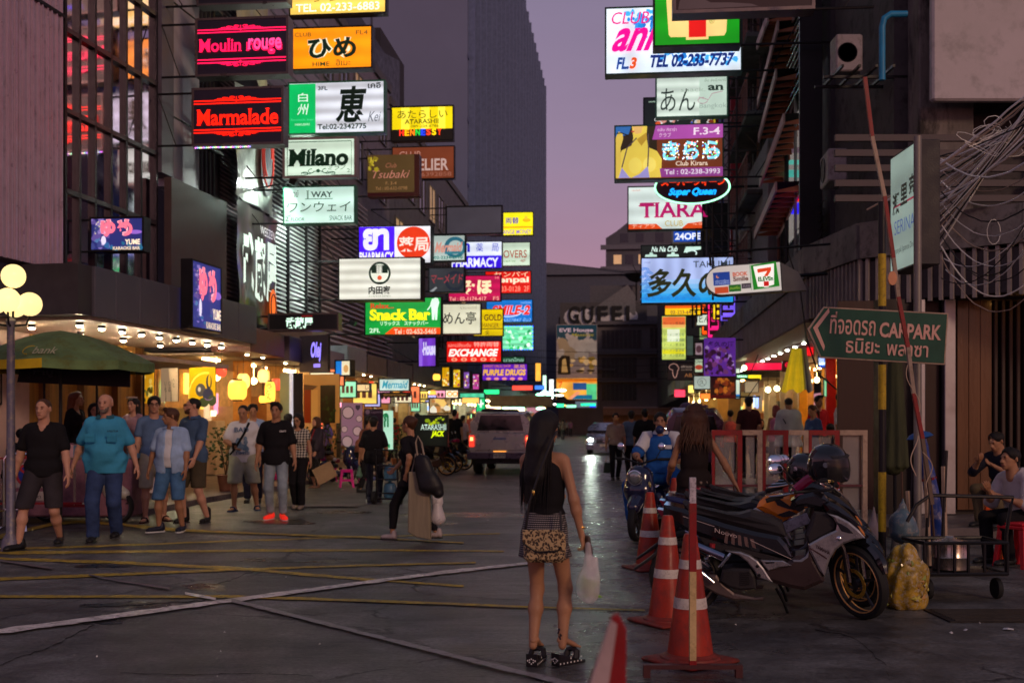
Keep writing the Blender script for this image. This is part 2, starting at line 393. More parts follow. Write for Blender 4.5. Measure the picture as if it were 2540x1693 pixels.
b=MB();b.box(-.55,-.28,.002,.55,.28,.012);b.build('plate', M('cast_iron', (.03,.026,.026),.5,.5,bump=.6,bs=30),t)
b=MB()
for k in range(9): b.box(-.5,-.25+k*.06,.012,.5,-.225+k*.06,.018)
b.build('ridge', M('cast_iron2', (.045,.04,.04),.5,.5),t)
PAV=M('pavement_tiles', (.13,.105,.105),.55,bump=.3,bs=30,var=.3,vs=1.4,wear=(.06,.05,.05))
def slab(name,poly,z1,mat,z0=-.02):
    b=MB();b.prism([tuple(p) for p in poly],z1,z0,mat,axis='z');return tag(b.build(name,mat),kind='structure')
slab('pavement', [(XL(24)-3,17.6),(-5.2-.6,17.9),(XL(24)+1.0,21),(XL(24)+1.5,24),(XL(128)+1.5,128),(XL(128)-3,128),(XL(24)-3,24)][::-1],.10,PAV)
slab('pavement', [(4.9,14.6),(60,14.6),(60,17.6),(XR(20)+6,17.7),(XR(20)+6,20),(XR(128)+3,128),(XR(128)-1.1,128),(XR(22)-1.0,22),(4.5,17.5)],.13,PAV)
# ================================================================ buildings
PANP=M('mauve_cladding', (.44,.34,.44),.45,.1,bump=.08,var=.12,vs=1,wear=(.22,.17,.21))
GRP=M('grey_panel', (.10,.095,.125),.4,.2,bump=.08,var=.12)
BRN=M('brown_panel', (.07,.045,.045),.55,bump=.1)
SOF=M('pale_soffit', (.75,.60,.52),.6,bump=.05)
def frame_at(px,face,k=1):
    return None
def spot_lamp(parent,x,y,z,col=(1,.93,.75),s=60,r=.045):
    b=MB();b.lathe([(r*1.3,.05),(r*1.3,0),(r*1.05,-.01)],10,(x,y,z),BLK);b.build('lamp_housing', None,parent)
    b=MB();b.lathe([(0.001,-.012),(r,-.012),(r*.7,-.03),(.001,-.035)],10,(x,y,z));b.build('bulb', EM(col,s),parent)
# ---- corner building, left
AL=math.atan(.17);RC=R(90)-AL
def XC(d): return -10.7+.17*d
cb=thing('glass_corner_building', 'corner building with ribbed mauve cladding beside a dark glass wall', 'building', (XC(14),14,0),RC)
q=1/math.cos(AL)
def s_(d): return (d-14)*q
bw=MB();bw.box(s_(13),0,4.0,s_(18.95),.4,15,PANP);bw.build('wall', None,cb)
b=MB();x=s_(13)
rr=random.Random(5)
while x<s_(18.9):
    w_=rr.choice([.03,.03,.05]);b.box(x,-.035,4.0,x+w_,.0,15);x+=rr.choice([.09,.11,.15])
tag(b.build('cladding_rib', M('rib_metal', (.52,.38,.50),.35,.3,bump=.05,var=.1),cb),kind='stuff')
b=MB();b.box(s_(13),-.04,8.2,s_(18.95),-.001,8.26);b.build('seam', DK,cb)
b=MB()
gx=[s_(d) for d in (19.0,19.43,19.93,20.46,21.0,21.54,22.15)]
gz=[4.0,5.35,6.7,8.05,9.4,10.75,12.1,13.45,14.8]
g=M('mirror_glass', (.75,.60,.74),.03,1,bump=.012,bs=1.5,var=.2)
for i in range(len(gx)-1):
    for j in range(len(gz)-1):
        b=MB();b.box(gx[i]+.03,.04,gz[j]+.03,gx[i+1]-.03,.05,gz[j+1]-.03);b.build('pane', g,cb)
mf=M('mullion', (.03,.027,.033),.4,.5)
for x in gx:
    b=MB();b.box(x-.03,-.03,4,x+.03,.1,15);b.build('mullion', mf,cb)
for z in gz:
    b=MB();b.box(gx[0],-.03,z-.04,gx[-1],.08,z+.04);b.build('transom', M('transom', (.08,.065,.075),.4,.5),cb)
b=MB();b.box(gx[0],.3,4,gx[-1],.35,15,M('dark_interior', (.03,.015,.04),.8));b.build('inner_wall', None,cb)
b=MB();b.box(s_(22.2),-.1,6.35,s_(22.7),.3,15);b.build('grey_pier', M('pier', (.11,.095,.13),.5),cb)
b=MB();b.box(s_(22.75),0,6.2,s_(24.1),.35,15);b.build('pale_pier', M('pale_pier', (.42,.37,.42),.5,var=.2,vs=1),cb)
for k in range(3):
    b=MB();b.box(s_(22.75),-.012,7.6+k*2.3,s_(24.1),-.001,7.63+k*2.3);b.build('joint', DK,cb)
b=MB();b.box(s_(22.2),-.3,3.97,s_(24.75),-.15,6.25);b.build('brown_screen', BRN,cb)
for k in range(4):
    b=MB();b.tube((s_(23.6)+k*.2,-.25,6.2),(s_(23.6)+k*.2,-.25,15),.035,n=6);b.build('pipe', DK,cb)
    b=MB()
    for z in (7.2,8.9,10.2,11.7): b.box(s_(23.5),-.34,z+k*.13,s_(24.5),-.16,z+.05+k*.13)
    b.build('pipe_clamp', DK,cb)
jx=[18.3,18.95,19.75,20.8,22.0,23.1,23.9,24.85]
for i in range(len(jx)-1):
    b=MB();b.bbox(s_(jx[i])+.008,-.95,3.17,s_(jx[i+1])-.008,-.87,3.97,.006);b.build('fascia_panel', GRP,cb)
b=MB();b.box(s_(18.3),-.87,3.2,s_(24.85),.0,3.95,DK);b.build('fascia_core', None,cb)
b=MB();b.box(s_(18.2)-.3,-.9,3.17,s_(18.3)-.01,1.6,3.97);b.build('fascia_return', M('fascia_side', (.045,.04,.045),.5),cb)
b=MB();b.box(s_(18.3),-.84,3.12,s_(24.85),1.8,3.19);b.build('soffit', SOF,cb)
for k in range(9):
    d=18.7+k*.68;spot_lamp(cb,s_(d),-.45,3.07,(1,.86,.58),480,.05)
for k in range(4): spot_lamp(cb,s_(19.0+k*1.5),.6,3.07,(1,.72,.42),520,.05)  # extra row of warm lamps added to brighten people and shop wall
b=MB();b.box(s_(18.4),-.5,2.62,s_(24.4),1.75,2.7);b.build('lower_beam', M('beam', (.4,.33,.33),.6),cb)
b=MB();b.box(s_(15),1.75,.1,s_(20.7),1.9,3.12);b.build('shop_wall', M('pink_wall', (.62,.44,.42),.6,var=.12),cb)
b=MB();b.box(s_(20.7),1.75,.1,s_(25.2),1.9,3.12);b.build('timber_wall', M('timber_wall', (.42,.22,.06),.5,var=.35,vs=2,stretch=(6,1,.6)),cb)
b=MB();b.box(s_(14),1.2,.1,s_(18.1),1.5,3.3);b.build('dark_pier', M('dark_block', (.05,.035,.04),.6,bump=.4,bs=10),cb)
for k in range(8):
    b=MB();b.box(s_(14),1.17,.35+k*.36,s_(18.1),1.2,.66+k*.36);b.build('stone_block', M('stone_block', (.075,.05,.055),.6,bump=.4,bs=10),cb)
for i,d in enumerate((21.0,22.3,23.6,24.6)):
    b=MB();b.box(s_(d),1.6,.1,s_(d)+.12,1.75,3.1);b.build('timber_post', M('timber_post', (.25,.12,.04),.5),cb)
b=MB()
for cx_,cz_ in ((0,0),(.3,.02),(0,-.3),(.3,-.3)):
    pts=[(s_(19.3)+cx_+.13*math.cos(a)*(1-a/14),1.70,2.3+cz_+.13*math.sin(a)*(1-a/14)) for a in [k*.5 for k in range(22)]]
    b.path(pts,.014,5)
for a_,c_ in (((-.2,-.5),(-.2,.2)),((.5,-.5),(.5,.2)),((-.2,.2),(.5,.2)),((-.2,-.5),(.5,-.5))):
    b.tube((s_(19.3)+a_[0],1.70,2.3+a_[1]),(s_(19.3)+c_[0],1.70,2.3+c_[1]),.018,n=5)
b.build('scroll_grille', BLK,cb)
def louvre(parent,x0,x1,z0,z1,y,pitch=.13,mat=None,name='louvre_slat', tilt=.04,h=.06):
    b=MB();z=z0
    while z<z1:
        b.add([(x0,y-tilt,z),(x1,y-tilt,z),(x1,y,z+h),(x0,y,z+h),(x0,y-tilt+.012,z-.01),(x1,y-tilt+.012,z-.01),(x1,y+.012,z+h-.01),(x0,y+.012,z+h-.01)],
              [(0,1,2,3),(4,7,6,5),(0,4,5,1),(3,2,6,7)]);z+=pitch
    return tag(b.build(name,mat or STL,parent),kind='stuff')
def windows(parent,x0,x1,z0,z1,nx,nz,y=0,wf=.6,hf=.55,lit=0,seed=0,fr=None):
    rr=random.Random(seed)
    for i in range(nx):
        for j in range(nz):
            cx=x0+(i+.5)*(x1-x0)/nx;cz=z0+(j+.5)*(z1-z0)/nz;hw=wf*(x1-x0)/nx/2;hh=hf*(z1-z0)/nz/2
            b=MB();f=fr or M('window_frame', (.12,.11,.12),.5)
            for a in ((cx-hw-.06,cz-hh-.06,cx+hw+.06,cz-hh),(cx-hw-.06,cz+hh,cx+hw+.06,cz+hh+.06),(cx-hw-.06,cz-hh,cx-hw,cz+hh),(cx+hw,cz-hh,cx+hw+.06,cz+hh),(cx-.025,cz-hh,cx+.025,cz+hh)):
                b.box(a[0],y-.06,a[1],a[2],y+.02,a[3])
            wo_=b.build('window', f,parent)
            b=MB();b.box(cx-hw,y-.02,cz-hh,cx+hw,y-.008,cz+hh)
            b.build('pane', EM((1,.62,.28),rr.uniform(.12,.4)) if rr.random()<lit else GLS,wo_)
WARM=(1,.55,.18)
def shop_bay(parent,x0,x1,wall,depth=2.2,zt=2.95,lampcol=WARM,s=9,seed=0,y0=0,clutter=True,floor=.12):
    """open shopfront: side walls, back wall, ceiling with lit tubes, counter and shelves of goods"""
    rr=random.Random(seed)
    b=MB();b.box(x0,y0+depth,floor,x1,y0+depth+.1,zt,wall);b.build('back_wall', None,parent);b=MB();b.box(x1-.09,y0+.02,floor,x1,y0+.45,zt,wall)
    b.build('side_wall', None,parent)
    b=MB();b.box(x0,y0+.02,zt+.002,x1,y0+depth,zt+.06);b.build('ceiling', M('shop_ceiling', (.5,.4,.3),.7),parent)
    n=max(1,int((x1-x0)/1.3))
    for k in range(n):
        cx=x0+(k+.5)*(x1-x0)/n;b=MB();b.box(cx-.42,y0+.5,zt-.05,cx+.42,y0+.62,zt-.005);b.build('ceiling_lamp', EM(lampcol,s*1.5),parent)
    if clutter:
        for k in range(n+1):
            cx=x0+.3+(k+.2)*(x1-x0-.4)/(n+1);w_=rr.uniform(.35,.7);h=rr.uniform(.8,2.3)
            b=MB();b.bbox(cx,y0+depth-rr.uniform(.3,.9),floor,cx+w_,y0+depth-.02,h,.02)
            b.build('shop_fitting', M('fitting%d' % (rr.randrange(6)),[(.35,.16,.05),(.5,.35,.2),(.12,.05,.03),(.3,.05,.05),(.5,.4,.3),(.08,.07,.08)][rr.randrange(6)],.5),parent)
        for k in range(3*n+3):
            cx=x0+.12+(k % (n+n//2+2))*(x1-x0-.5)/(n+n//2+2);c=[(1,.5,.1),(1,.75,.3),(1,.15,.08),(.4,1,.5),(1,.8,.5),(1,.35,.6),(1,.6,.1),(.3,.5,1)][rr.randrange(8)]
            b=MB();zz_=rr.uniform(.9,2.2);b.bbox(cx,y0+depth-.06-.02*k,zz_,cx+rr.uniform(.15,.6),y0+depth-.012-.02*k,zz_+rr.uniform(.15,.6),.01)
            b.build('added_glow_board', EM(c,rr.choice([.3,.6,1.0,1.8])),parent)  # glowing boards added to make the shop interiors brighter
        for k in range(n):
            cx=x0+(k+.3)*(x1-x0)/n;b=MB();b.ball((cx,y0+.25,zt-.45),.09,10);b.tube((cx,y0+.25,zt-.38),(cx,y0+.25,zt),.008,n=4);b.build('pendant_lamp', EM((1,.72,.3),10),parent)
def bld(name,label,d0,d1,side,h,wall,z0=3.05,depth=7):
    rz=RZL if side=='L' else RZR;X=XL if side=='L' else XR
    dd=d0 if side=='L' else d1
    t=thing(name,label,'building', (X(dd),dd,0),rz)
    Lw=(d1-d0)*math.sqrt(1+KX*KX)
    b=MB();b.box(0,0,z0,Lw-.02,depth,h,wall);b.build('wall', None,t)
    b=MB();b.box(-.03,-.08,h+.004,Lw+.01,depth,h+.3);b.build('parapet', M('parapet', (.12,.11,.12),.8,bump=.3),t)
    return t,Lw
# ---- left row
SLAT=M('pale_slat', (.42,.45,.44),.4,.3,bump=.05,var=.25,vs=.6)
L1,w1=bld('slatted_restaurant_building', 'dark building with slatted front and hanging cloth banners behind the stacked signs', 24.9,33,'L', 14.6,M('dark_wall', (.05,.045,.055),.7,bump=.2))
louvre(L1,3.3,w1-.1,4.2,9.6,-.12,.115,SLAT,h=.05)
louvre(L1,.1,1.2,4.3,13,-.1,.10,M('brown_slat', (.09,.06,.07),.5,.2))
b=MB()
for x in (3.2,4.9,6.6,w1-.12): b.box(x,-.22,3.9,x+.07,-.13,9.8)
b.build('slat_rail', DK,L1)
b=MB();b.box(3.0,-.14,9.8,w1-.05,0,14.4);b.build('cladding_panel', M('lilac_panel', (.26,.22,.27),.5,.2,bump=.05),L1)
for k in range(12):
    b=MB();b.box(3.0,-.17,9.9+k*.37,w1-.05,-.142,9.94+k*.37);b.build('panel_seam', M('seam2', (.12,.10,.13),.5),L1)
L2,w2=bld('metal_fronted_shophouse', 'shophouse with ribbed metal front behind the pharmacy signs', 33,43.5,'L', 14.0,M('lilac_wall', (.20,.165,.20),.6,bump=.15,wear=(.12,.1,.12),vs=1))
louvre(L2,.1,6.2,3.9,8.8,-.12,.16,M('warm_slat', (.42,.32,.28),.45,.2,var=.3,vs=.8),h=.07)
louvre(L2,6.4,w2-.1,3.9,7.4,-.12,.16,M('dim_slat', (.14,.13,.14),.45,.3),h=.07)
windows(L2,.5,w2-.3,9.2,13.6,5,2,0,.55,.6,.1,3)
L3,w3=bld('grey_shophouse_row', 'grey shophouses with stepped roof next to the tall tower', 43.5,65,'L', 13.6,M('grey_wall', (.14,.13,.15),.7,bump=.2,wear=(.08,.07,.08),vs=.8))
windows(L3,.5,w3-.5,4.4,13.0,8,3,0,.6,.55,.15,4)
b=MB();b.box(3,1,13.9,8,6,17.6,M('black_block', (.035,.033,.04),.8));b.build('roof_block', None,L3)
b=MB();b.box(-4,.6,13.9,2.4,5,16.2,M('blue_grey', (.07,.075,.11),.8));b.build('stair_tower', None,L3)
b=MB();b.prism([(-8,13.9),(3,13.9),(3,16.2)],.2,4,DK);b.build('sloped_roof', None,L3)
# ---- tower
T,wt=bld('office_tower', 'tall blue-grey office tower rising behind the left signs', 65,128,'L', 38.5,M('tower_wall', (.17,.20,.31),.8,bump=.15,var=.1,vs=.15),depth=26)
for i in range(22):
    x=1.2+i*2.85
    for j in range(9):
        z=5+j*3.65
        b=MB();b.box(x,-.03,z,x+1.7,-.005,z+1.9,M('tower_window', (.11,.145,.27),.6));b.build('window', None,T)
    b=MB();b.box(x-.75,-.35,3.4,x-.45,-.004,38.3);b.build('fin', M('tower_fin', (.13,.17,.30),.7),T)
b=MB()
for j in range(10): b.box(-.04,-.05,4.0+j*3.65,wt-.1,-.034,4.25+j*3.65)
b.build('floor_band', M('tower_band', (.13,.16,.29),.7),T)
for k in range(3):
    b=MB();b.box(-.03,5.5+k*6.2,6,-.004,5.62+k*6.2,38.4);b.build('wall_joint', M('tower_joint', (.07,.075,.11),.8),T)
# ---- left shops at street level
bays=[(L1,.1,2.6,(.6,.28,.06),WARM,16),(L1,2.7,5.2,(.6,.36,.15),WARM,16),(L1,5.3,w1-.1,(.65,.42,.2),(1,.7,.35),16),
        (L2,.1,2.6,(.5,.3,.12),WARM,12),(L2,2.7,5.2,(.4,.2,.08),WARM,14),(L2,5.3,7.8,(.5,.3,.1),WARM,16),(L2,7.9,w2-.1,(.45,.3,.12),(1,.7,.3),16),
        (L3,.2,4,(.4,.3,.15),(1,.85,.5),16),(L3,4.1,8.5,(.4,.35,.25),(.7,1,.8),18),(L3,8.6,14,(.4,.3,.2),WARM,18),(L3,14.1,w3-.2,(.35,.35,.3),(1,.9,.6),18),
        (T,.3,8,(.3,.3,.3),(.9,1,.8),22),(T,9,20,(.3,.3,.3),(1,.8,.5),22),(T,21,40,(.3,.25,.2),(.8,1,.8),22)]
for i,(bb_,x0,x1,c,lc,s) in enumerate(bays):
    shop_bay(bb_,x0,x1,M('shopwall%d' % i,c,.6,var=.3),2.4 if i<9 else 3.4,lampcol=lc,s=s*1.7,seed=i+20)
fas=[(L1,-.2,2.3,3.0,3.55,.9,(.16,.07,.05)),(L1,2.5,4.2,2.95,3.55,.95,(.11,.09,.12)),(L1,4.3,5.8,3.0,3.95,1.0,(.20,.15,.13)),(L1,5.9,w1,2.95,3.45,.9,(.15,.12,.16)),
       (L2,.1,2.6,3.0,3.7,.95,(.30,.30,.33)),(L2,2.7,5.6,3.0,3.6,.95,(.10,.075,.06)),(L2,5.7,8,3.0,3.6,.95,(.07,.06,.06)),(L2,8.1,w2,3.0,3.6,.9,(.12,.09,.07)),
       (L3,.1,5,3.0,3.7,.9,(.1,.08,.07)),(L3,5.1,11,3.0,3.7,.9,(.05,.08,.06)),(L3,11.1,w3,3.0,3.7,.9,(.12,.1,.09)),(T,.1,20,3.0,3.9,1.2,(.14,.13,.11)),(T,20.2,60,3.0,3.9,1.2,(.05,.05,.06))]
for i,(bb_,x0,x1,z0,z1,dp,c) in enumerate(fas):
    b=MB();b.bbox(x0,-dp,z0,x1-.04,-.02,z1,.015);b.build('fascia', M('fascia%d' % i,c,.5,bump=.1,var=.2),bb_)
    for k in range(max(1,int((x1-x0)/1.1))):
        if i<9: spot_lamp(bb_,x0+.5+k*1.1,-dp+.25,z0-.02,(1,.8,.45),40,.045)
# ---- end of the street
E1=thing('street_end_building', 'dark concrete building closing the street, with a rooftop dish and white roof sign letters', 'building', P(1385,1044,132)-Vector((0,0,1.5)),RZF)
W_=(1720-1385)/F*132
em=M('end_wall', (.17,.15,.16),.8,bump=.2,var=.3,vs=.2)
b=MB();b.box(0,0,0,W_,10,13.6,em);b.box(3.6,2,13.6,W_,9,17.4,M('end_upper', (.13,.13,.15),.8));b.build('wall', None,E1)
b=MB();b.box(-.05,-.5,7.4,6.6,10,7.5);b.box(4.4,-.6,6.0,W_,-.02,6.3);b.box(4.4,-.6,9.2,W_,-.02,9.6);b.box(4.4,-.6,12.6,W_,-.02,13.0);b.build('balcony_slab', M('slab', (.15,.14,.155),.8),E1)
b=MB();b.prism([(2.9,13.7),(8.9,13.7),(8.9,15.9),(8.0,17.2)],-.3,1.6,M('white_gable', (.20,.20,.21),.7));b.build('gable', None,E1)
for (x0,z0,x1,z1) in ((.5,9.5,4.0,12.2),(5.0,6.5,9.0,8.8),(5.0,9.9,9.6,12.0),(10.5,9.9,13.5,12.2),(5.0,3.9,9,5.8),(10.5,6.5,14.5,8.8)):
    b=MB();b.box(x0,-.05,z0,x1,-.01,z1);w_=b.build('window', M('void', (.02,.018,.024),.3),E1)
    b=MB()
    for k in range(int((x1-x0)/.5)+1): b.box(x0+k*.5,-.1,z0,x0+k*.5+.05,-.052,z1)
    b.build('mullion', em,w_)
b=MB();b.box(0.2,-.25,12.55,10.2,-.05,15.2);b.build('sign_backing', M('grey_back', (.10,.095,.10),.7),E1)
for i,ch in enumerate('GUFEL'):
    b=MB();x0=1.15+i*1.66;V,Fc=text_geo(ch,bold=.03)
    n=len(V);b.add([(x0+1.25*a,-.55,12.75+2.0*c) for a,c in V]+[(x0+.12+1.25*a,-.27,12.75+2.0*c) for a,c in V],list(Fc)+[tuple(n+k for k in f) for f in Fc],WHT if 0 else M('letter_face', (.02,.02,.02),.5))
    b.build('letter', None,E1)
    b=MB();b.ball((x0+.45,-.26,13.5),.95,12,M('letter_plate_pale', (.75,.72,.75),.6),(1,.05,1));b.build('letter_plate', None,E1)  # plain pale plate colour behind each dark letter
b=MB();b.path([(8.6+k*.36,1.2,17.9+.14*(k-4)**2*.8) for k in range(9)],.05,5,DK);b.lathe([(.05,0),(.8,.25),(1.5,.9),(1.55,.95),(.8,.35),(.05,.1)],16,(9.0,1.2,17.6),DK);b.tube((9.0,1.2,15.5),(9,1.2,17.7),.1,n=6,mat=DK);b.build('satellite_dish', None,E1)
b=MB();b.box(5.2,-1.2,2.2,W_,-.02,3.0,M('brown_front', (.32,.19,.14),.7));b.box(5.2,-.05,0,W_,-.02,2.2,M('orange_shutter', (.35,.18,.08),.7));b.box(5.2,-1.25,3.0,W_,-.02,3.15,M('pink_edge', (.5,.36,.38),.7));b.build('shop_front', None,E1)
E2=thing('terraced_tower', 'distant grey high-rise with sloping top storeys behind the end of the street', 'building', P(1480,1044,175)-Vector((0,0,1.5)),RZF)
b=MB();b.prism([(0,0),(18,0),(18,32),(4.8,32),(3.0,30.6),(1.4,29.6),(1.4,24),(0,23.2)],0,12,M('far_wall', (.10,.10,.125),.8,var=.2,vs=.2));b.build('wall', None,E2)
b=MB()
for z in (20.5,24.5,27.8): b.box(.6,-.5,z,18,-.01,z+.7)
b.build('balcony', M('far_band', (.15,.15,.18),.8),E2)
for i,(x,z,l) in enumerate(((2.6,25.6,1),(4.4,25.6,0),(6.4,25.6,1),(8.6,25.6,0),(10.8,25.6,0),(2.6,21.6,1),(4.2,21.6,0),(3.6,28.9,0),(6,28.9,0),(9,28.9,0))):
    b=MB();b.box(x,-.04,z,x+1.2,-.01,z+1.4,EM((1,.6,.3),.35) if l else GLS);b.build('window', None,E2)
E3=thing('low_blue_building', 'low blue-grey roof spanning behind the street end', 'building', P(1350,1044,150)-Vector((0,0,1.5)),RZF)
b=MB();b.box(0,0,0,14,8,20.6,M('blue_end', (.10,.11,.15),.8));b.build('wall', None,E3)
b=MB();b.prism([(-.2,20.7),(14,20.7),(14,20.2),(-.2,22.4)],-.5,9,M('blue_roof', (.13,.14,.18),.7));b.build('roof', None,E3)
# ---- right row
CR=thing('corner_restaurant_building', 'corner restaurant with brown timber panels under a ribbed concrete canopy', 'building', (5.39,16.5,0),0)
pl=[(11.5-5.39,12.2-16.5),(7.07-5.39,15.7-16.5),(5.33-5.39,17.3-16.5),(5.12-5.39,19.6-16.5),(XR(40)-.5-5.39,23.5)]
rib=M('rib_concrete', (.27,.235,.22),.7,bump=.4,bs=25,var=.3,vs=2)
bb_=MB();bt=MB();bc=MB()
for i in range(len(pl)-1):
    a,c=Vector(pl[i]),Vector(pl[i+1]);L=(c-a).length;u=(c-a)/L;n_=Vector((u.y,-u.x));n_=-n_
    q0,q1=a,c;a,c=a-n_*1.1,c-n_*1.1
    bb_.add([(q0.x,q0.y,3.30),(q1.x,q1.y,3.30),(q1.x,q1.y,3.92),(q0.x,q0.y,3.92),(a.x,a.y,3.30),(c.x,c.y,3.30),(c.x,c.y,3.92),(a.x,a.y,3.92)],[(0,1,2,3),(4,7,6,5),(0,4,5,1),(3,2,6,7),(0,3,7,4),(1,5,6,2)])
    k=0;
    while k*.16<L-.1 and k<170:
        p=q0+(q1-q0)*(k*.16/L);p2=p+(q1-q0).normalized()*.05;o_=n_*.06
        bt.add([(p.x,p.y,3.25),(p2.x,p2.y,3.25),(p2.x,p2.y,3.95),(p.x,p.y,3.95),(p.x+o_.x,p.y+o_.y,3.25),(p2.x+o_.x,p2.y+o_.y,3.25),(p2.x+o_.x,p2.y+o_.y,3.95),(p.x+o_.x,p.y+o_.y,3.95)],[(4,5,6,7),(0,4,7,3),(1,2,6,5),(3,7,6,2),(0,1,5,4)]);k+=1
    r0,r1=q0+n_*.1,q1+n_*.1
    bc.add([(r0.x,r0.y,3.96),(r1.x,r1.y,3.96),(r1.x,r1.y,4.5),(r0.x,r0.y,4.5),(a.x,a.y,3.96),(c.x,c.y,3.96),(c.x,c.y,4.5),(a.x,a.y,4.5)],[(0,1,2,3),(4,7,6,5),(0,4,5,1),(3,2,6,7),(0,3,7,4),(1,5,6,2)])
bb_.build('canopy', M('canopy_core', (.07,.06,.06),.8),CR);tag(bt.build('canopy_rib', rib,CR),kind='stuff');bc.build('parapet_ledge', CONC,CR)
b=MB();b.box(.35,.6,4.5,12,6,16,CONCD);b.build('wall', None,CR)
b=MB();b.bbox(.55,.1,4.5,1.35,.59,16,.02);b.build('concrete_pillar', M('stained_concrete', (.19,.165,.15),.85,bump=.8,bs=14,var=.5,vs=1.6,wear=(.035,.03,.028),stretch=(1,1,.35)),CR)
b=MB();b.bbox((2310-1270)/F*16.2-5.39,-.35,6.05,12,-.2,12,.03);b.build('white_board', M('weathered_white', (.50,.45,.46),.6,bump=.15,var=.12,vs=1,wear=(.36,.33,.33)),CR)
for k in range(5):
    b=MB();b.box(-.9,-.7,4.55+k*.21,2.3,-.63,4.64+k*.21);b.build('guard_rail', M('rail_brown', (.10,.08,.08),.6),CR)
for k in range(10):
    b=MB();b.box(2.4+k*.5,.35,4.55,2.43+k*.5,.4,6.0);b.build('balcony_bar', DK,CR)
b=MB();b.box(2.3,.3,5.0,8,.42,5.08);b.box(2.3,.3,5.55,8,.42,5.63);b.build('balcony_rail', M('rail_grey', (.12,.105,.105),.6),CR)
b=MB();b.box(.02,.3,.13,12,.6,3.3,M('very_dark', (.02,.012,.01),.5));b.build('shop_wall', None,CR)
WPN=M('varnished_timber', (.10,.034,.008),.28,bump=.12,bs=8,var=.35,vs=1.5,stretch=(5,1,.5),coat=.3)
def xr0(px,d=16.5): return (px-1270)/F*d-5.39
for k in range(3):
    x0=xr0(2388)+k*.17;b=MB();b.bbox(x0,.2,.2,x0+.165,.298,3.27,.004);b.build('timber_panel', WPN,CR)
for x0,x1 in ((2090,2180),(2292,2345)):
    b=MB();b.bbox(xr0(x0),.24,.2,xr0(x1),.298,3.27,.004);b.build('dark_timber_panel', M('dark_timber', (.035,.012,.008),.45,stretch=(5,1,.5)),CR)
b=MB();b.bbox(xr0(2350),.1,.14,xr0(2378),.24,3.28,.01);b.build('silver_post', ALU,CR)
b=MB();b.bbox(xr0(2284),.1,.14,xr0(2302),.24,3.28,.01);b.build('silver_post', ALU,CR)
for k in range(9):
    x0=xr0(2478)+k*.11;b=MB();b.bbox(x0,.16,.2,x0+.055,.298,3.27,.01);b.build('timber_batten', M('batten', (.045,.024,.018),.5),CR)
b=MB();b.lathe([(.06,0),(.06,-.02),(.01,-.03)],10,(1.95,-.4,3.29));b.build('downlight', EM((1,.45,.1),18),CR)
b=MB();b.lathe([(.06,0),(.06,-.02),(.01,-.03)],10,(2.75,-.4,3.29));b.build('downlight', EM((1,.45,.1),25),CR)
R1,v1=bld('red_lit_shop_building', 'building on the right with silver slats above a canopy of red-lit shops', 20.2,40,'R', 15.5,M('right_dark', (.045,.04,.045),.7,bump=.2),z0=3.4)
def xl(d): return (40-d)*math.sqrt(1+KX*KX)
louvre(R1,xl(25.4),xl(20.7),8.2,15.4,-.10,.16,M('silver_slat', (.55,.55,.58),.3,.6,bump=.03),'louvre_slat', .07,.09)
louvre(R1,xl(23.4),xl(20.3),4.4,5.4,-.1,.14,M('grey_slat', (.16,.15,.16),.5,.3),'louvre_slat', .07,.07)
b=MB();b.box(xl(20.75),-.25,4.2,xl(20.75)+.05,-.12,15.5);b.build('corner_trim', CREAM,R1)
b=MB();b.box(xl(20.6),-.5,4.2,xl(20.6)+.1,-.1,15.5);b.build('steel_column', DK,R1)
b=MB();b.box(xl(36),-.3,4.5,xl(26.5),-.02,8.1);b.build('corrugated_wall', M('corrugated', (.20,.185,.19),.5,.3,var=.2,stretch=(8,1,.3)),R1)
b=MB()
x=xl(36)
while x<xl(26.5): b.box(x,-.34,4.5,x+.06,-.3,8.1);x+=.17
tag(b.build('corrugation', M('corrug_rib', (.26,.24,.25),.5,.3),R1),kind='stuff')
b=MB();b.box(xl(40),-.45,3.25,xl(20.2),4.6,3.29);b.build('soffit', M('soffit_right', (.40,.30,.32),.5),R1)
for k in range(12): spot_lamp(R1,xl(39-k*1.25),.3,3.24,(.9,1,.8),50,.05)
for i,(da,db,c,lc,s) in enumerate([(36.5,40,(.4,.2,.06),WARM,14),(32.5,36.4,(.45,.22,.05),WARM,18),(29.5,32.4,(.5,.28,.04),(1,.6,.15),16),(27,29.4,(.5,.02,.03),(1,.1,.15),14),(24.4,26.9,(.5,.03,.04),(1,.35,.3),12),(21.9,24.3,(.45,.42,.5),(.9,.85,1),7),(20.3,21.8,(.05,.04,.04),WARM,1)]):
    shop_bay(R1,xl(db),xl(da),M('rshop%d' % i,c,.5,var=.2),2.3,3.2,lc,s*1.6,40+i,y0=1.9,floor=.14)
for i,(px,c,w_) in enumerate([(1905,(.6,.58,.55),.10),(1918,(.6,.58,.55),.08),(1946,(.5,.45,.4),.07),(1958,(.6,.55,.5),.07),(1990,(.6,.3,.03),.35),(2060,(.5,.01,.015),.22),(2098,(.5,.012,.02),.30),(2125,(.42,.40,.48),.35),(2153,(.55,.6,.55),.14),(2172,(.03,.03,.03),.2)]):
    d=F*5.45/(px-1550);b=MB();b.bbox(xl(d),1.6,.13,xl(d)+w_,1.86,3.24,.01);b.build('shop_post', M('post%d' % i,c,.35,.4 if c[0]>.5 and c[2]>.4 else 0),R1)
R2,v2=bld('neon_shophouse_row', 'farther right-hand shophouses covered in small vertical signs and scaffolding', 40,128,'R', 15,M('right_far', (.06,.055,.06),.7))
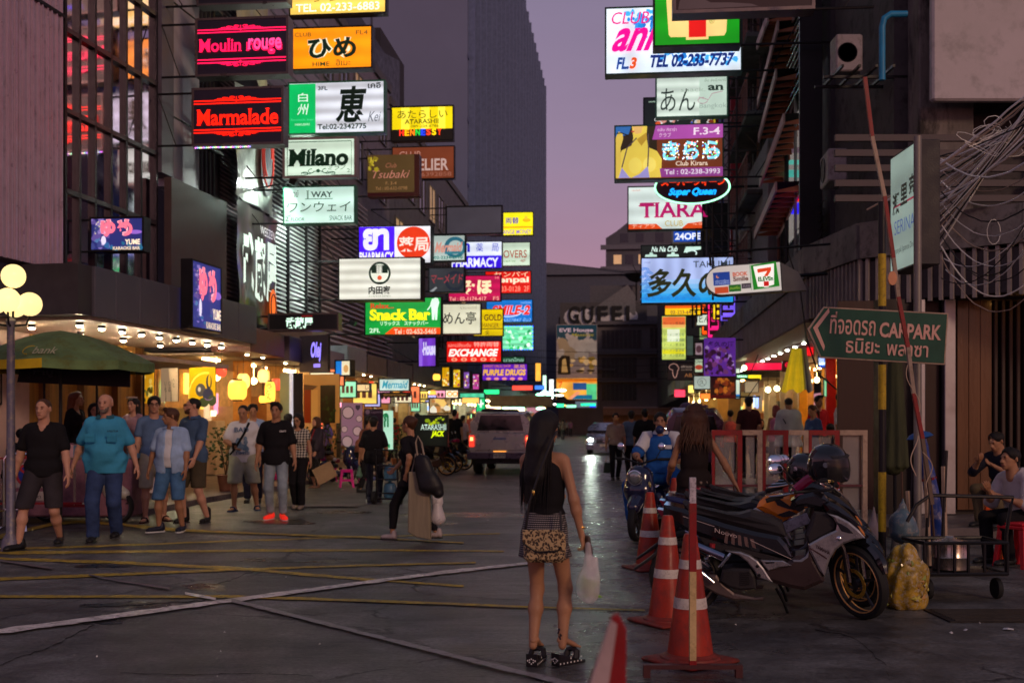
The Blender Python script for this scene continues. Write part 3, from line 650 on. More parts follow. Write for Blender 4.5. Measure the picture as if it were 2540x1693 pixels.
for i in range(6):
    x0=v2-.2-(i+1)*5;shop_bay(R2,x0,x0+4.8,M('r2shop%d' % i,(.4,.25,.08),.6),2.4,3.0,[WARM,(1,.8,.4),(1,.6,.2),(.8,1,.7),WARM,WARM][i],20,60+i)
    b=MB();b.bbox(x0,-1.0,3.0,x0+4.8,-.02,3.7,.02);b.build('fascia', M('r2f%d' % i,[(.2,.05,.04),(.05,.1,.08),(.15,.12,.1),(.08,.08,.1),(.2,.15,.05),(.1,.1,.1)][i],.5),R2)
for i,(px,w_,c) in enumerate([(1796,.5,(.42,.012,.02)),(1811,.5,(.05,.12,.42)),(1826,.6,(.30,.25,.26)),(1838,.4,(.3,.02,.03)),(1780,.3,(.32,.3,.28))]):
    d=dr(px);xx=(128-d)*math.sqrt(1+KX*KX);b=MB();b.bbox(xx,-.4,4.1,xx+w_*2.2,-.06,14.5,.02);b.build('painted_pier', M('pier_c%d' % i,c,.5),R2)
for k in range(5):
    d=29+k*2.2;sc_=thing('steel_scaffold_frame', 'rusty steel sign frame high on the right front, %s' % ['nearest the slatted wall', 'second from the slatted wall', 'middle of five', 'beside the vertical red pier', 'farthest along the street'][k],'scaffold', (XR(d)-.1,d,0),RZF,'steel sign frames on the right front')
    b=MB()
    for x in (-1.3,-.7,-.1): b.tube((x,0,4.6),(x,0,13.5),.03,n=5)
    for z in (5.2,6.8,8.4,10,11.6,13.2): b.tube((-1.4,0,z),(0,0,z),.022,n=5)
    b.build('pole', M('rust_steel', (.07,.05,.055),.6,.3),sc_)
    b=MB()
    for z in (5.2,8.4,11.6): b.tube((-1.3,.03,z),(-.1,.03,z+1.5),.014,n=4);b.tube((-.1,.03,z),(-1.3,.03,z+1.5),.014,n=4)
    b.build('brace', M('rust_steel', (.07,.05,.055),.6,.3),sc_)
# ================================================================ signs
def hx(s):
    o=[]
    for i in (0,2,4):
        c=int(s[i:i+2],16)/255;o.append(c/12.92 if c<=.04045 else ((c+.055)/1.055)**2.4)
    return tuple(o)
CA=(460,0,2.8);CB=(620,500,3.1365);CC=(0,540,3.409);CD=(1480,0,3.015);CE=(1360,480,2.613);CH=(1680,440,4.9);CS=(0,0,1.0)
CK=(1340,800,4.356);CP=(420,920,3.267);CR_=(1780,860,5.602)
def cx(cr,x,y): return (cr[0]+x/cr[2],cr[1]+y/cr[2])
class Sign:
    def __init__(s,name,label,cr,box,d,bg='ffffff', st=1.0,band='h', freq=3,depth=.22,t=.22,fw=.03,fcol=None,group=None,br='L', rz=RZF,cat='sign', lit=True,roll=0,casing=None,wh=None,panel=True,back=True,shape=None):
        x0,y0=cx(cr,box[0],box[1]);x1,y1=cx(cr,box[2],box[3])
        s.cr=cr;s.bx=box;s.W,s.H=wh if wh else ((x1-x0)/F*d,(y1-y0)/F*d);s.k=0;s.st=st;s.t=t;s.lit=lit
        s.root=thing(name,label,cat,P((x0+x1)/2,(y0+y1)/2,d),rz,group)
        if roll: s.root.rotation_euler=(0,-R(roll),rz)
        W,H=s.W,s.H;cas=casing or M('sign_casing', (.035,.032,.035),.45,.3,bump=.05)
        if shape is None:
            b=MB();b.box(-W/2,-t/2+.012,-H/2,W/2,t/2-.012,H/2);b.build('casing', cas,s.root)
            if fw:
                f=fcol or DK;b=MB()
                for a in ((-W/2-.004,-H/2-.004,-W/2+fw,H/2+.004),(W/2-fw,-H/2-.004,W/2+.004,H/2+.004),(-W/2+fw,-H/2-.004,W/2-fw,-H/2+fw),(-W/2+fw,H/2-fw,W/2-fw,H/2+.004)):
                    b.box(a[0],-t/2-.015,a[1],a[2],t/2+.015,a[3])
                b.build('frame', f,s.root)
            if panel:
                s.pm=EM(hx(bg),st,band,freq/max(H if band=='h' else W,.2),depth) if lit else M('unlit_face_'+bg,hx(bg),.5,bump=.05,var=.1)
                b=MB();b.box(-W/2+fw,-t/2,-H/2+fw,W/2-fw,-t/2+.011,H/2-fw);b.build('face_panel', s.pm,s.root)
                if back: b=MB();b.box(-W/2+fw,t/2-.011,-H/2+fw,W/2-fw,t/2,H/2-fw);b.build('rear_panel', s.pm,s.root)
        s.b=MB();s.y0=-t/2-.003
        if br and shape is None:
            xf=XL(d) if br=='L' else XR(d);c=s.root.location.x;L=(abs(c-xf))/math.cos(RZF)
            b=MB()
            for z in (-H/2+.05,H/2-.05):
                sg=-1 if br=='L' else 1
                b.tube((sg*W/2,0,z),(sg*L,0,z),.022,n=6)
            b.tube((sg*(W/2+(L-W/2)*.5),0,-H/2+.05),(sg*L,0,H/2-.05),.012,n=5)
            if L>W/2+.08: b.build('bracket', DK,s.root)
    def X(s,x): return (x-s.bx[0])/(s.bx[2]-s.bx[0])*s.W-s.W/2
    def Z(s,y): return s.H/2-(y-s.bx[1])/(s.bx[3]-s.bx[1])*s.H
    def mat(s,c,es=None):
        c=hx(c) if isinstance(c,str) else c;lum=max(c)
        e_=s.st if es is None else es
        if not s.lit and es is None: return M('print_%.3f_%.3f_%.3f' % c,c,.5,bump=0,var=.05)
        return EM(c,e_,sampled=False)
    def Y(s): s.k+=1;return s.y0-.0015*s.k
    def tx(s,body,x0,y0,x1,y1,c,es=None,out=None,**k):
        if out: s.b.text(body,s.X(x0)-.006,s.Z(y1)-.006,s.X(x1)+.006,s.Z(y0)+.006,s.Y(),s.mat(out),**{**k,'bold': k.get('bold', 0)+.045})
        s.b.text(body,s.X(x0),s.Z(y1),s.X(x1),s.Z(y0),s.Y(),s.mat(c,es),**k);return s
    def re(s,x0,y0,x1,y1,c,es=None):
        y=s.Y();s.b.add([(s.X(x0),y,s.Z(y1)),(s.X(x1),y,s.Z(y1)),(s.X(x1),y,s.Z(y0)),(s.X(x0),y,s.Z(y0))],[(0,1,2,3)],s.mat(c,es));return s
    def po(s,pts,c,es=None):
        y=s.Y();v=[(s.X(a),y,s.Z(b_)) for a,b_ in pts]
        A=sum(v[i][0]*v[(i+1) % len(v)][2]-v[(i+1) % len(v)][0]*v[i][2] for i in range(len(v)))
        s.b.add(v if A>0 else v[::-1],[tuple(range(len(v)))],s.mat(c,es));return s
    def el(s,cx_,cy,rx,ry,c,es=None,n=22,a0=0,a1=6.2832):
        return s.po([(cx_+rx*math.cos(a0+(a1-a0)*k/n),cy+ry*math.sin(a0+(a1-a0)*k/n)) for k in range(n if a1-a0>6.2 else n+1)],c,es)
    def li(s,pts,w,c,es=None):
        y=s.Y();v=[];q=[Vector(p) for p in pts];n=len(q)
        for i in range(n):
            t=(q[min(i+1,n-1)]-q[max(i-1,0)]);t=t.normalized() if t.length else Vector((1,0));o=Vector((-t.y,t.x))*w/2
            for p in (q[i]+o,q[i]-o): v.append((s.X(p.x),y,s.Z(p.y)))
        s.b.add(v,[(2*i,2*i+1,2*i+3,2*i+2) for i in range(n-1)],s.mat(c,es));return s
    def arc(s,cx_,cy,rx,ry,a0,a1,w,c,es=None,n=14):
        return s.li([(cx_+rx*math.cos(a0+(a1-a0)*k/n),cy+ry*math.sin(a0+(a1-a0)*k/n)) for k in range(n+1)],w,c,es)
    def blobs(s,x0,y0,x1,y1,n,cols,r0,r1,seed=0,es=None):
        rr=random.Random(seed)
        for _ in range(n):
            x=rr.uniform(x0,x1);y=rr.uniform(y0,y1);r=rr.uniform(r0,r1);m=rr.randrange(5,9)
            yy=s.Y();s.k-=.8
            v=[(s.X(min(max(x+r*rr.uniform(.5,1.2)*math.cos(6.283*k/m),s.bx[0]+4),s.bx[2]-4)),yy,s.Z(min(max(y-r*rr.uniform(.5,1.2)*math.sin(6.283*k/m),s.bx[1]+4),s.bx[3]-4))) for k in range(m)]
            s.b.add(v,[tuple(range(m))],s.mat(rr.choice(cols),es))
        return s
    def done(s,name='lettering'):
        if s.b.v: s.b.build(name,None,s.root)
        return s.root
GL='sign boxes hung over the left side of the street'; GR='sign boxes hung over the right side of the street'
def scroll(s,cx_,cy,w,h,c,fl,es):
    f=-1 if fl else 1
    for sg in (-1,1):
        for (ox,oy,r) in ((.12,0,.11),(.30,.12,.10),(.44,.3,.08)):
            s.li([(cx_+sg*(ox+r*(1-k/16)*math.cos(k*.62))*w,cy+f*(oy*h+r*2.1*(1-k/16)*math.sin(k*.62)*h)) for k in range(15)],6,c,es)
        s.li([(cx_,cy+f*.62*h),(cx_+sg*.1*w,cy+f*.32*h),(cx_+sg*.3*w,cy+f*.42*h),(cx_+sg*.5*w,cy+f*.5*h)],6,c,es)
    s.li([(cx_,cy+f*.72*h),(cx_,cy-.1*h*f)],7,c,es)
PKF=M('sign_frame_brown', (.13,.10,.10),.35,.6)
for (nm,lb,bx,tx_,tb,col,ys) in (
  ('neon_club_sign', 'black sign box with pink glowing words Moulin rouge between scrolled lines', (80,140,738,540),'Moulin rouge', (108,288,700,405),'ff1450', (222,241,428,450)),
  ('neon_club_sign', 'black sign box with red glowing word Marmalade between scrolled lines', (55,622,705,1020),'Marmalade', (92,775,672,885),'ff1a06', (713,732,913,932))):
    s=Sign(nm,lb,CA,bx,22 if 'Mou' in tx_ else 21.8,'140a18', .5,None,fcol=PKF,fw=.04,t=.3,group=GL)
    for y in ys: s.li([(bx[0]+8,y),(bx[2]-16,y-4)],9,col,1.6)
    m_=(bx[0]+bx[2])/2-5
    scroll(s,m_,ys[0]-22,300,46,col,False,1.5);scroll(s,m_,ys[3]+22,300,46,col,True,1.5)
    s.tx(tx_,*tb,col,1.7,bold=.022,serif=1)
    if 'Mou' in tx_: s.tx('rouge', 455,292,694,403,'ff4890', 1.2,bold=.02,serif=1)
    s.done()
    if 'Mar' in tx_:
        b=MB()
        for k in range(30):
            b.ball((-s.W/2+.06+k*.0365*(s.W/1.1)*.62,-.12,-s.H/2-.03),.012,6,EM([(1,.2,1),(.3,.3,1),(.3,1,.4),(1,.8,.3)][k % 4],5,sampled=False))
        tag(b.build('light_bead', None,s.root),kind='stuff')
s=Sign('club_sign', 'dark sign box at the top left with blue strokes, above the pink one', CA,(90,-190,732,48),22.2,'0c0a14', .5,None,fcol=PKF,t=.3,group=GL)
for x in (395,425,452,478): s.li([(x,-20),(x+4,8)],10,'1020ff', 1.5)
s.done()
s=Sign('club_sign', 'bright yellow sign box with white telephone number at the top of the left stack', CA,(722,-170,1408,115),26,'ffd860', 1.0,'h', 3,.2,fcol=DK,group=GL)
s.re(735,-160,1395,-20,'ffe99a').tx('TEL. 02-233-6883', 770,33,1360,90,'fff8d8', 1.3,bold=.02,out='e0b040')
s.li([(900,20),(930,14),(950,-20)],9,'9a8a30').li([(1010,20),(1050,10),(1062,-20)],9,'9a8a30').done()
s=Sign('club_sign', 'orange sign box with two large dark green hiragana letters', CA,(742,200,1312,495),26.3,'ff9606', 1.0,'h', 2.5,.15,t=.28,group=GL)
s.tx('ひめ', 858,275,1200,418,'08301c', .3,out='e8e8c8', bold=.035).tx('CLUB', 766,236,882,264,'4a4020').tx('FL4', 1198,232,1280,262,'4a4020').tx('HIME', 892,442,1012,472,'2a3a1c', bold=.01).tx('ฮิเมะ', 1058,430,1160,472,'2a3a1c').done()
s=Sign('snack_club_sign', 'white and green sign box with one large dark kanji and a telephone number', CA,(715,575,1398,938),26,'ccd2dc', 1.0,'h', 4.2,.34,fcol=M('green_frame', (.03,.16,.09),.4),group=GL)
s.re(724,588,910,928,'06b45c').tx('白', 787,650,855,712,'eafaf0').tx('州', 780,726,862,802,'eafaf0', shear=.2).tx('HAKUSHU', 765,860,868,876,'c8f0d8').tx('Scotch bar', 735,828,900,842,'50d090')
s.tx('恵', 1052,612,1270,862,'0a2818', .2,bold=.03,shear=.15).tx('Kei', 1280,790,1372,860,'60646c', shear=.35).tx('3FL', 928,608,996,636,'202428', bold=.02).tx('เคอิ', 1280,592,1370,632,'202428', bold=.02).tx('Tel:02-2342775', 925,870,1268,908,'10281c', bold=.025).done()
s=Sign('izakaya_sign', 'yellow sign box with dark lettering over a strip of coloured light letters', CA,(1428,742,1868,985),36,'161008', .3,None,group=GL)
s.re(1438,752,1860,903,'f0d800', .9).re(1500,752,1560,903,'ffee40', 1.).re(1640,752,1700,903,'ffee40', 1.).re(1760,752,1810,903,'ffee40', 1.)
s.tx('あたらしい', 1475,772,1825,828,'3a4010', .2).tx('ATARASHII', 1525,834,1765,866,'3a4010', .2,serif=1,bold=.01).tx('089-204-8786', 1570,874,1765,892,'6a6010', .2)
for ch,c,x in zip('HENNESSY', ['ff3020', 'ffb000', 'ff8010', '20c040', '2040ff', 'ff4020', 'ffd000', 'ff4010'],range(1488,1800,38)): s.tx(ch,x,902,x+32,948,c,1.3,bold=.04)
s.done()
s=Sign('club_sign', 'dim orange-brown sign box with large pale letters LIER behind the brown one', CA,(1435,1022,1875,1250),39,'7a3a22', .7,None,group=GL)
s.tx('CLUB', 1488,1055,1640,1105,'c08878').tx('ATELIER', 1500,1108,1832,1190,'c8a8a0', bold=.02).tx('02-6392858', 1560,1202,1852,1230,'a86a58').done()
s=Sign('club_sign', 'dim brown sign box with rose italic lettering and dark red sides', CA,(1272,1085,1635,1372),34,'4e3a1e', .8,None,casing=M('dark_red_case', (.09,.008,.015),.4),t=.4,group=GL,fw=0)
s.re(1600,1085,1635,1372,'2a0408', .8).re(1272,1345,1635,1372,'2a0408', .8)
s.tx('Club', 1400,1142,1476,1175,'9a6048', shear=.3).tx('Tsubaki', 1308,1193,1570,1247,'b07060', shear=.35).tx('F. 3-4', 1400,1272,1476,1292,'9a7048').tx('Tel : 02-632-0798', 1328,1306,1550,1328,'9a7048').blobs(1280,1098,1345,1200,14,['a09020', 'b8a430', '807018'],8,18,3).done()
s=Sign('snack_club_sign', 'pale green-white sign box reading Milano in black letter above a scroll', CA,(680,962,1200,1242),25.7,'c4dcc8', 1.0,'h', 2.5,.22,fw=.05,fcol=M('pinkish_frame', (.32,.25,.26),.4,.4),group=GL)
for l in ([(712,992),(1165,992),(1165,1225),(712,1225),(712,992)],): s.li(l,6,'1c4830')
s.tx('Milano', 714,1042,1145,1162,'123a24', .2,bold=.045,serif=1.3,shear=.05).tx('ミラノ', 1000,1158,1125,1190,'24402c', .3,shear=.3).tx('2', 1135,1182,1155,1208,'34503c').re(835,1215,1040,1235,'c4dcc8')
for sg in (-1,1): s.arc(932+sg*50,1195,20,14,0,5,5,'1c4830').arc(932+sg*95,1212,24,10,3,8,5,'1c4830').li([(932+sg*15,1196),(932+sg*60,1214),(932+sg*120,1206)],5,'1c4830')
s.el(932,1195,14,12,'1c4830').done()
s=Sign('snack_bar_sign', 'pale green-lit sign box with katakana row and the words snack bar', CA,(683,1298,1192,1562),26.1,'bfe2d6', 1.0,'h', 2,.2,fcol=M('green_frame', (.03,.16,.09),.4),group=GL)
s.tx('วันเวย์', 702,1325,792,1372,'3a5048').tx('1', 845,1328,870,1388,'6a8478', serif=1).tx('WAY', 878,1337,1036,1378,'16302a', serif=1,bold=.02).li([(838,1388),(1036,1388)],5,'46645a').tx('ワンウェイ', 712,1408,1160,1476,'143c2c', .2,shear=.1)
s.tx('2', 698,1508,722,1538,'2a463c').tx('nd', 715,1493,735,1508,'2a463c').tx('FLOOR', 740,1516,836,1538,'2a463c').tx('SNACK BAR', 1012,1505,1170,1538,'2a463c').done()
# ---- crop B
s=Sign('pharmacy_sign', 'pharmacy sign box, blue with white Thai letters beside a red disc with kanji', CB,(850,195,1425,492),33,'e6e6ee', 1.0,'h', 3,.12,group=GL,t=.4)
s.re(856,204,1136,486,'4a10ff').tx('ยา', 888,216,1092,386,'eaeaff', bold=.05).tx('PHARMACY', 860,398,1128,470,'f0f0ff', bold=.03).el(1284,332,130,126,'d83008', n=36).tx('薬局', 1168,284,1402,398,'ffd8cc', bold=.02).done()
s=Sign('ramen_sign', 'broad white sign box with a round noodle bowl emblem above black kanji', CB,(700,445,1352,775),29.5,'d6d8cc', 1.0,'h', 4.5,.3,t=.5,casing=M('dark_red_case', (.09,.008,.015),.4),group=GL)
s.el(1026,566,86,88,'0a3424', .2,n=30).el(1026,566,70,72,'d2dccc', n=30).re(962,505,1090,566,'0c3020', .25).re(1000,508,1044,572,'d6d8cc')
for k in range(4): s.li([(1004+k*12,508),(1004+k*12,572)],3,'30503c', .3)
s.po([(962,570),(1092,570),(1078,612),(1046,634),(1006,634),(976,612)],'d8dccc').el(1026,602,18,18,'c85030').re(1004,634,1048,642,'0c3020', .25).tx('内田家', 940,664,1112,728,'14140e', .2,bold=.03).tx('UCHIDAYA RAMEN', 935,736,1112,749,'70786a').done()
s=Sign('snack_bar_sign', 'green sign box with yellow words Snack Bar and a white golfer', CB,(893,745,1500,1042),32,'0a9838', 1.0,'h', 3,.15,group=GL)
s.tx('Relax...', 938,792,1126,832,'e02010', bold=.02,serif=1).tx('Snack Bar', 934,838,1412,925,'ffee10', 1.1,bold=.04,serif=1).tx('リラックス　スナックバー', 1018,930,1396,966,'c8f0c8', bold=.03).tx('2Fl.', 932,985,1016,1020,'e0ffe0', bold=.02)
s.po([(1052,1032),(1122,978),(1490,984),(1490,1036)],'f04808').tx('Tel : 02-652-5465', 1128,992,1458,1032,'ffd0b0', bold=.02)
s.po([(1420,830),(1412,800),(1425,762),(1470,756),(1482,790),(1470,832),(1464,925),(1450,925),(1448,860),(1442,925),(1426,925)],'d8f4e0').el(1452,768,15,15,'d8f4e0').li([(1430,790),(1396,840),(1388,848)],9,'d8f4e0').done()
s=Sign('restaurant_sign', 'small grey-white sign box with a dark teal ring and slanted pink script', CB,(1428,262,1682,468),34,'b4c4bc', .8,'h', 2,.2,group=GL)
s.el(1600,360,85,82,'1c6478').el(1604,362,58,56,'b0c0ba').tx('Mermaid', 1440,318,1660,400,'c88878', .9,shear=.4,bold=.03).re(1520,392,1665,412,'2a7888').tx('02-2234-2770', 1436,426,1660,450,'10786c', bold=.03).done()
s=Sign('restaurant_sign', 'unlit dark grey sign box with small red katakana under the ring sign', CB,(1392,515,1676,710),34.5,'34363e', .5,None,group=GL)  # no lamp inside; dark face and print are given a weak glow
s.el(1600,620,80,78,'1a2438', .5).el(1600,620,56,54,'30343e', .5).tx('マーメイド', 1414,566,1664,640,'8c3038', .9,shear=.2,bold=.02).po([(1400,700),(1450,665),(1462,672),(1430,702)],'a0a4a8', .6).done()
s=Sign('blank_sign', 'blank switched-off grey sign box in a black frame', CB,(1524,36,1970,260),40,'4c4650', .55,None,group=GL,fw=.05,fcol=BLK)  # sign is off; its grey tone is put in as a weak glow
s.done()
s=Sign('money_changer_sign', 'yellow money changing sign box with purple letters at the end of the left stack', CB,(1870,85,2207,268),52,'fff010', 1.,'h', 2,.1,group=GL)
s.tx('両替', 1990,126,2094,176,'4030a0', bold=.02).re(1880,198,2200,208,'e09010').tx('EXCHANGE MONEY', 1884,222,2192,256,'8060c0', bold=.01).el(2155,150,34,16,'ffb010').el(2150,130,14,14,'ffc030').done()
s=Sign('pharmacy_sign', 'blue and white pharmacy sign box half hidden behind the round emblem sign', CB,(1565,312,1967,526),46,'dce4f4', 1.,'h', 3,.12,group=GL)
s.re(1575,424,1960,520,'3410d8').tx('ยา', 1600,325,1714,396,'2c28c0', bold=.04).tx('薬　局', 1762,328,1938,394,'3438b0').tx('PHARMACY', 1568,440,1936,512,'ecf0ff', bold=.03).done()
s=Sign('bar_sign', 'small white sign box with red-brown letters LOVERS edged in green', CB,(1935,318,2184,504),50,'c8dcc4', 1.,'h', 2,.2,group=GL)
s.tx('LOVERS', 1945,380,2156,440,'9c3018', bold=.01).tx('snack bar', 1975,456,2070,472,'508038').tx('4F', 2104,452,2148,476,'8c2820').done()
s=Sign('bar_sign', 'red sign box with cream letters behind the magenta one', CB,(1830,542,2190,716),54,'e01408', 1.,'h', 2,.15,group=GL)
s.tx('センパイ', 1900,548,2165,586,'ffd8b0').tx('Senpai', 1885,584,2172,645,'ffe8c8', bold=.03).tx('02-2333-0128  2F', 1850,660,2175,700,'ff9a80').done()
s=Sign('snack_bar_sign', 'magenta sign box with two cream hiragana letters', CB,(1544,575,1957,778),44,'bc0c4c', 1.,'h', 3,.2,group=GL)
s.tx('みほ', 1645,612,1886,726,'ffe8b8', bold=.05).tx('Tel : 02-1174-417', 1552,742,1842,772,'ffb0a0', bold=.01).tx('F5', 1896,742,1942,770,'ffb0a0').tx('ミホ', 1910,588,1942,606,'ffb0a0').done()
s=Sign('noodle_sign', 'square cream sign box with black brushed characters', CB,(1500,795,1802,1033),40,'dad6ba', 1.,'h', 2,.1,group=GL)
s.tx('めん亭', 1506,858,1764,955,'141810', .2,bold=.01).tx('ราเมนเทย์', 1640,815,1770,838,'989478').done()
s=Sign('gold_shop_sign', 'narrow yellow sign box reading GOLD behind the cream one', CB,(1740,836,1974,1048),48,'e8c800', .9,'h', 3,.15,group=GL)
s.tx('GOLD', 1824,878,1962,928,'5c3010', bold=.02,serif=1).tx('EXCHANGER', 1752,946,1940,980,'6c4010', serif=1).re(1750,986,1968,994,'403008').tx('金', 1830,1000,1868,1034,'605010').done()
s=Sign('karaoke_sign', 'bright blue sign box with slanted red lettering and a white swoosh', CB,(1838,763,2202,941),54,'0c70c8', 1.,'h', 3,.15,group=GL)
s.tx('SMILE-2', 1880,808,2182,882,'f02810', bold=.05,shear=.25,serif=1,out='b0d8ff').arc(2010,850,110,46,.3,2.9,8,'c8e4ff').tx('02-6327847 ชั้น2', 1920,905,2188,935,'90c8ff', shear=.2).tx('คาราโอเกะ', 2110,778,2190,796,'a0d0ff').done()
s=Sign('led_sign', 'glowing mint and white light panel edged with blue beads', CB,(1963,962,2210,1160),57,'78e0a8', 1.1,'h', 5,.35,group=GL)
s.blobs(1980,980,2195,1145,40,['b8ffd0', '30c060', 'e8fff0', '60d8a0', '209050'],8,24,9)
for k in range(12):
    for y in (968,1153): s.el(1972+k*21,y,5,5,'2040ff', 2,n=6)
for k in range(8): s.el(2203,975+k*25,5,5,'2040ff', 2,n=6)
s.done()
s=Sign('money_changer_sign', 'bright red sign box with slanted white word EXCHANGE over five small discs', CB,(1528,1083,1962,1252),42,'e01008', 1.,'h', 2,.12,group=GL)
s.tx('EXCHANGE', 1546,1146,1936,1204,'fff0e8', 1.1,bold=.045,shear=.25).tx('特許両替', 1744,1092,1942,1130,'ffb0a0', bold=.01).tx('แลกเปลี่ยนเงิน', 1546,1098,1722,1130,'ffa090')
for k in range(5): s.el(1592+k*76,1228,24,14,'f0a080', n=14);s.el(1592+k*76,1228,10,9,'e04020', n=10)
s.done()
s=Sign('massage_sign', 'small dark green sign strip with pale Thai letters above the purple sign', CB,(1962,1205,2142,1250),52,'0c4a30', .8,None,group=GL)
s.tx('นวดไทย', 1975,1213,2130,1248,'88b8a0', bold=.03).done()
s=Sign('drugstore_sign', 'violet sign box with slanted golden words PURPLE DRUGS', CB,(1806,1260,2163,1393),50,'5c14b4', 1.,'h', 2,.12,group=GL)
s.tx('PURPLE DRUGS', 1814,1304,2148,1352,'e8b020', 1.1,bold=.04,shear=.15).tx('EXPERT DRUG SHOP', 1822,1270,2030,1290,'e08030').tx('薬局', 2055,1268,2140,1296,'e8a030')
for k in range(5): s.el(1858+k*62,1377,20,11,'e08890', n=12)
s.done()
s=Sign('izakaya_sign', 'long black sign box with three white kanji low over the pavement', CB,(150,873,707,1006),26.6,'0a090a', .4,None,group=GL,fcol=PKF,fw=.03,t=.3)
s.tx('武蔵屋', 290,903,506,992,'d0f8e0', 1.2,bold=.03).re(415,889,500,899,'a02020').done()
def onwall(px,py,w,h,bld='L'):
    d=dl(px) if bld=='L' else dr(px);return d
s=Sign('shop_logo_board', 'grey fascia board with violet glowing script logo above the wood-fronted shop', CB,(355,1040,655,1325),28.2,'40363a', .2,None,br=None,lit=True,fw=0,t=.1,rz=RZF-.5)
s.tx('Olej', 478,1092,590,1250,'9080ff', 1.5,bold=.04,shear=.2).re(508,1262,580,1290,'8878f0', 1.2).done()
s=Sign('shop_sign', 'small lit sign box half blue and half cream under the grey fascia', CB,(668,1232,808,1357),29,'e8dcb8', .9,None,br=None,t=.2,rz=RZF-.25)
s.re(672,1240,728,1350,'1878d0').el(765,1300,22,30,'c89858').done()
s=Sign('shop_banner_sign', 'violet lit sign board with large pale lettering fixed to the left frontage', CB,(1308,1056,1470,1286),36,'7438c8', .9,'v', 2,.2,br=None,t=.15,rz=RZF-.35)
s.tx('J-House', 1322,1092,1466,1225,'e0d8ff', bold=.05).re(1312,1062,1345,1280,'9060e0', .9).done()
for i,(x0,x1,c,lb) in enumerate([(1490,1572,'e0a808', 'yellow lit poster panel nearest the violet sign board'),(1578,1655,'f0c010', 'bright yellow lit poster panel second along the left arcade'),(1660,1725,'8050b0', 'mixed violet lit poster panel third along the left arcade'),(1730,1800,'c040a0', 'pink-violet lit poster panel farthest along the left arcade')]):
    s=Sign('poster_panel', lb,CB,(x0,1283+i*18,x1,1440+i*8),38+i*2.2,c,.8,'v', 2,.2,br=None,t=.1,rz=RZF-.5,cat='poster', group='lit poster panels along the left arcade')
    s.blobs(x0+8,1300+i*16,x1-8,1430,14,['fff0a0', '604020', 'd0d0ff', 'a03050'],5,14,i).done()
s=Sign('restaurant_sign', 'rounded white sign board with turquoise slanted word Mermaid over the left pavement', CB,(1003,1374,1250,1476),31,'c0d8d0', .9,'v', 2,.15,br=None,t=.14)
s.tx('Mermaid', 1030,1392,1236,1452,'1098b0', shear=.3,bold=.02).done()
s=Sign('restaurant_sign', 'narrow dark brown board hanging under the Mermaid sign', CB,(1010,1482,1250,1520),31,'2a1608', .5,None,br=None,t=.06)
s.tx('SEAFOOD RESTAURANT', 1040,1494,1220,1510,'b88840').done()
s=Sign('shop_sign', 'small cream lit sign box beside the Mermaid board', CB,(830,1414,942,1479),30,'e8c890', .9,None,br=None,t=.12)
s.tx('レ', 900,1430,930,1462,'303020').done()
s=Sign('taxi_light_sign', 'small white lit sign with orange ring over the far left shops', CB,(1520,1462,1625,1528),45,'fff0d0', 1.1,None,br=None,t=.1)
s.arc(1555,1495,18,16,0,6.28,8,'ff9010').arc(1598,1495,18,16,0,6.28,8,'ff9010').done()
s=Sign('shop_sign', 'mint green lit fascia box at the far left shops', CB,(1632,1485,1830,1528),48,'50d0a0', .9,'v', 3,.2,br=None,t=.2);s.done()
s=Sign('pharmacy_cross_sign', 'green lit board with a white cross at the far left shops', CB,(1760,1500,1835,1640),48,'18c070', 1.,None,br=None,t=.15)
s.re(1790,1540,1805,1600,'e8fff0').re(1775,1562,1820,1578,'e8fff0').done()
s=Sign('massage_poster', 'large framed lit poster of a reclining figure at the far left corner', CP,(2105,215,2290,345),33,'b09060', .8,None,br=None,t=.12,cat='poster')
s.blobs(2115,225,2280,335,24,['e8d0a0', 'c08040', '806030', 'f0e8d0', 'ffd070'],12,34,4).done()
s=Sign('market_signboard', 'dark lit signboard with yellow and white lettering behind the parked bikes', CP,(1990,355,2262,610),30,'0a120c', .6,None,br=None,t=.15)
s.tx('ATARASHII', 2040,430,2250,475,'d0f0e0', 1.,serif=1).tx('JACK', 2125,482,2235,540,'d8f010', 1.1,shear=.3,bold=.04).blobs(2070,370,2245,430,10,['c8e010', '90b010'],8,22,2).done()
def yume(s):
    b0,t0,b1,t1=s.bx;w_=b1-b0;h_=t1-t0;U=lambda u: b0+u*w_;V=lambda v: t0+v*h_
    s.blobs(U(.02),V(.05),U(.35),V(.95),26,['5a4a90', '7a6ab0', '38407c', '9a8ac0', '4a70a0'],w_*.03,w_*.09,5).blobs(U(.3),V(.75),U(.98),V(.97),12,['206080', '2a5a90'],w_*.03,w_*.08,6)
    s.el(U(.85),V(.45),w_*.12,h_*.06,'8a60c0').el(U(.26),V(.68),w_*.045,h_*.13,'d8d0e8').blobs(U(.1),V(.1),U(.25),V(.5),14,['d0c8a0', 'b0a0d0'],w_*.008,w_*.02,7)
    s.tx('ゆめ', U(.21),V(.08),U(.80),V(.58),'ff7088', 1.1,bold=.05,out='ffb0b8').tx('YUME', U(.66),V(.66),U(.94),V(.82),'ffe8c8', bold=.03).tx('KARAOKE BAR', U(.44),V(.87),U(.94),V(.97),'e8d0b0', bold=.03)
s=Sign('karaoke_sign', 'landscape karaoke sign box with pink hiragana on night blue', CC,(780,4,1252,292),19.4,'262a68', 1.,None,br=None,t=.25);yume(s)
b=MB();b.tube((-s.W/2-.25,0,-.5),(-.9,0,-.5),.02,n=6);b.tube((-s.W/2-1.2,.1,s.H/2-.02),(-s.W/2,0,s.H/2-.02),.02,n=6);b.tube((-s.W/2-1.2,.1,-s.H/2+.02),(-s.W/2,0,-s.H/2+.02),.02,n=6);b.build('bracket', DK,s.root);s.done()
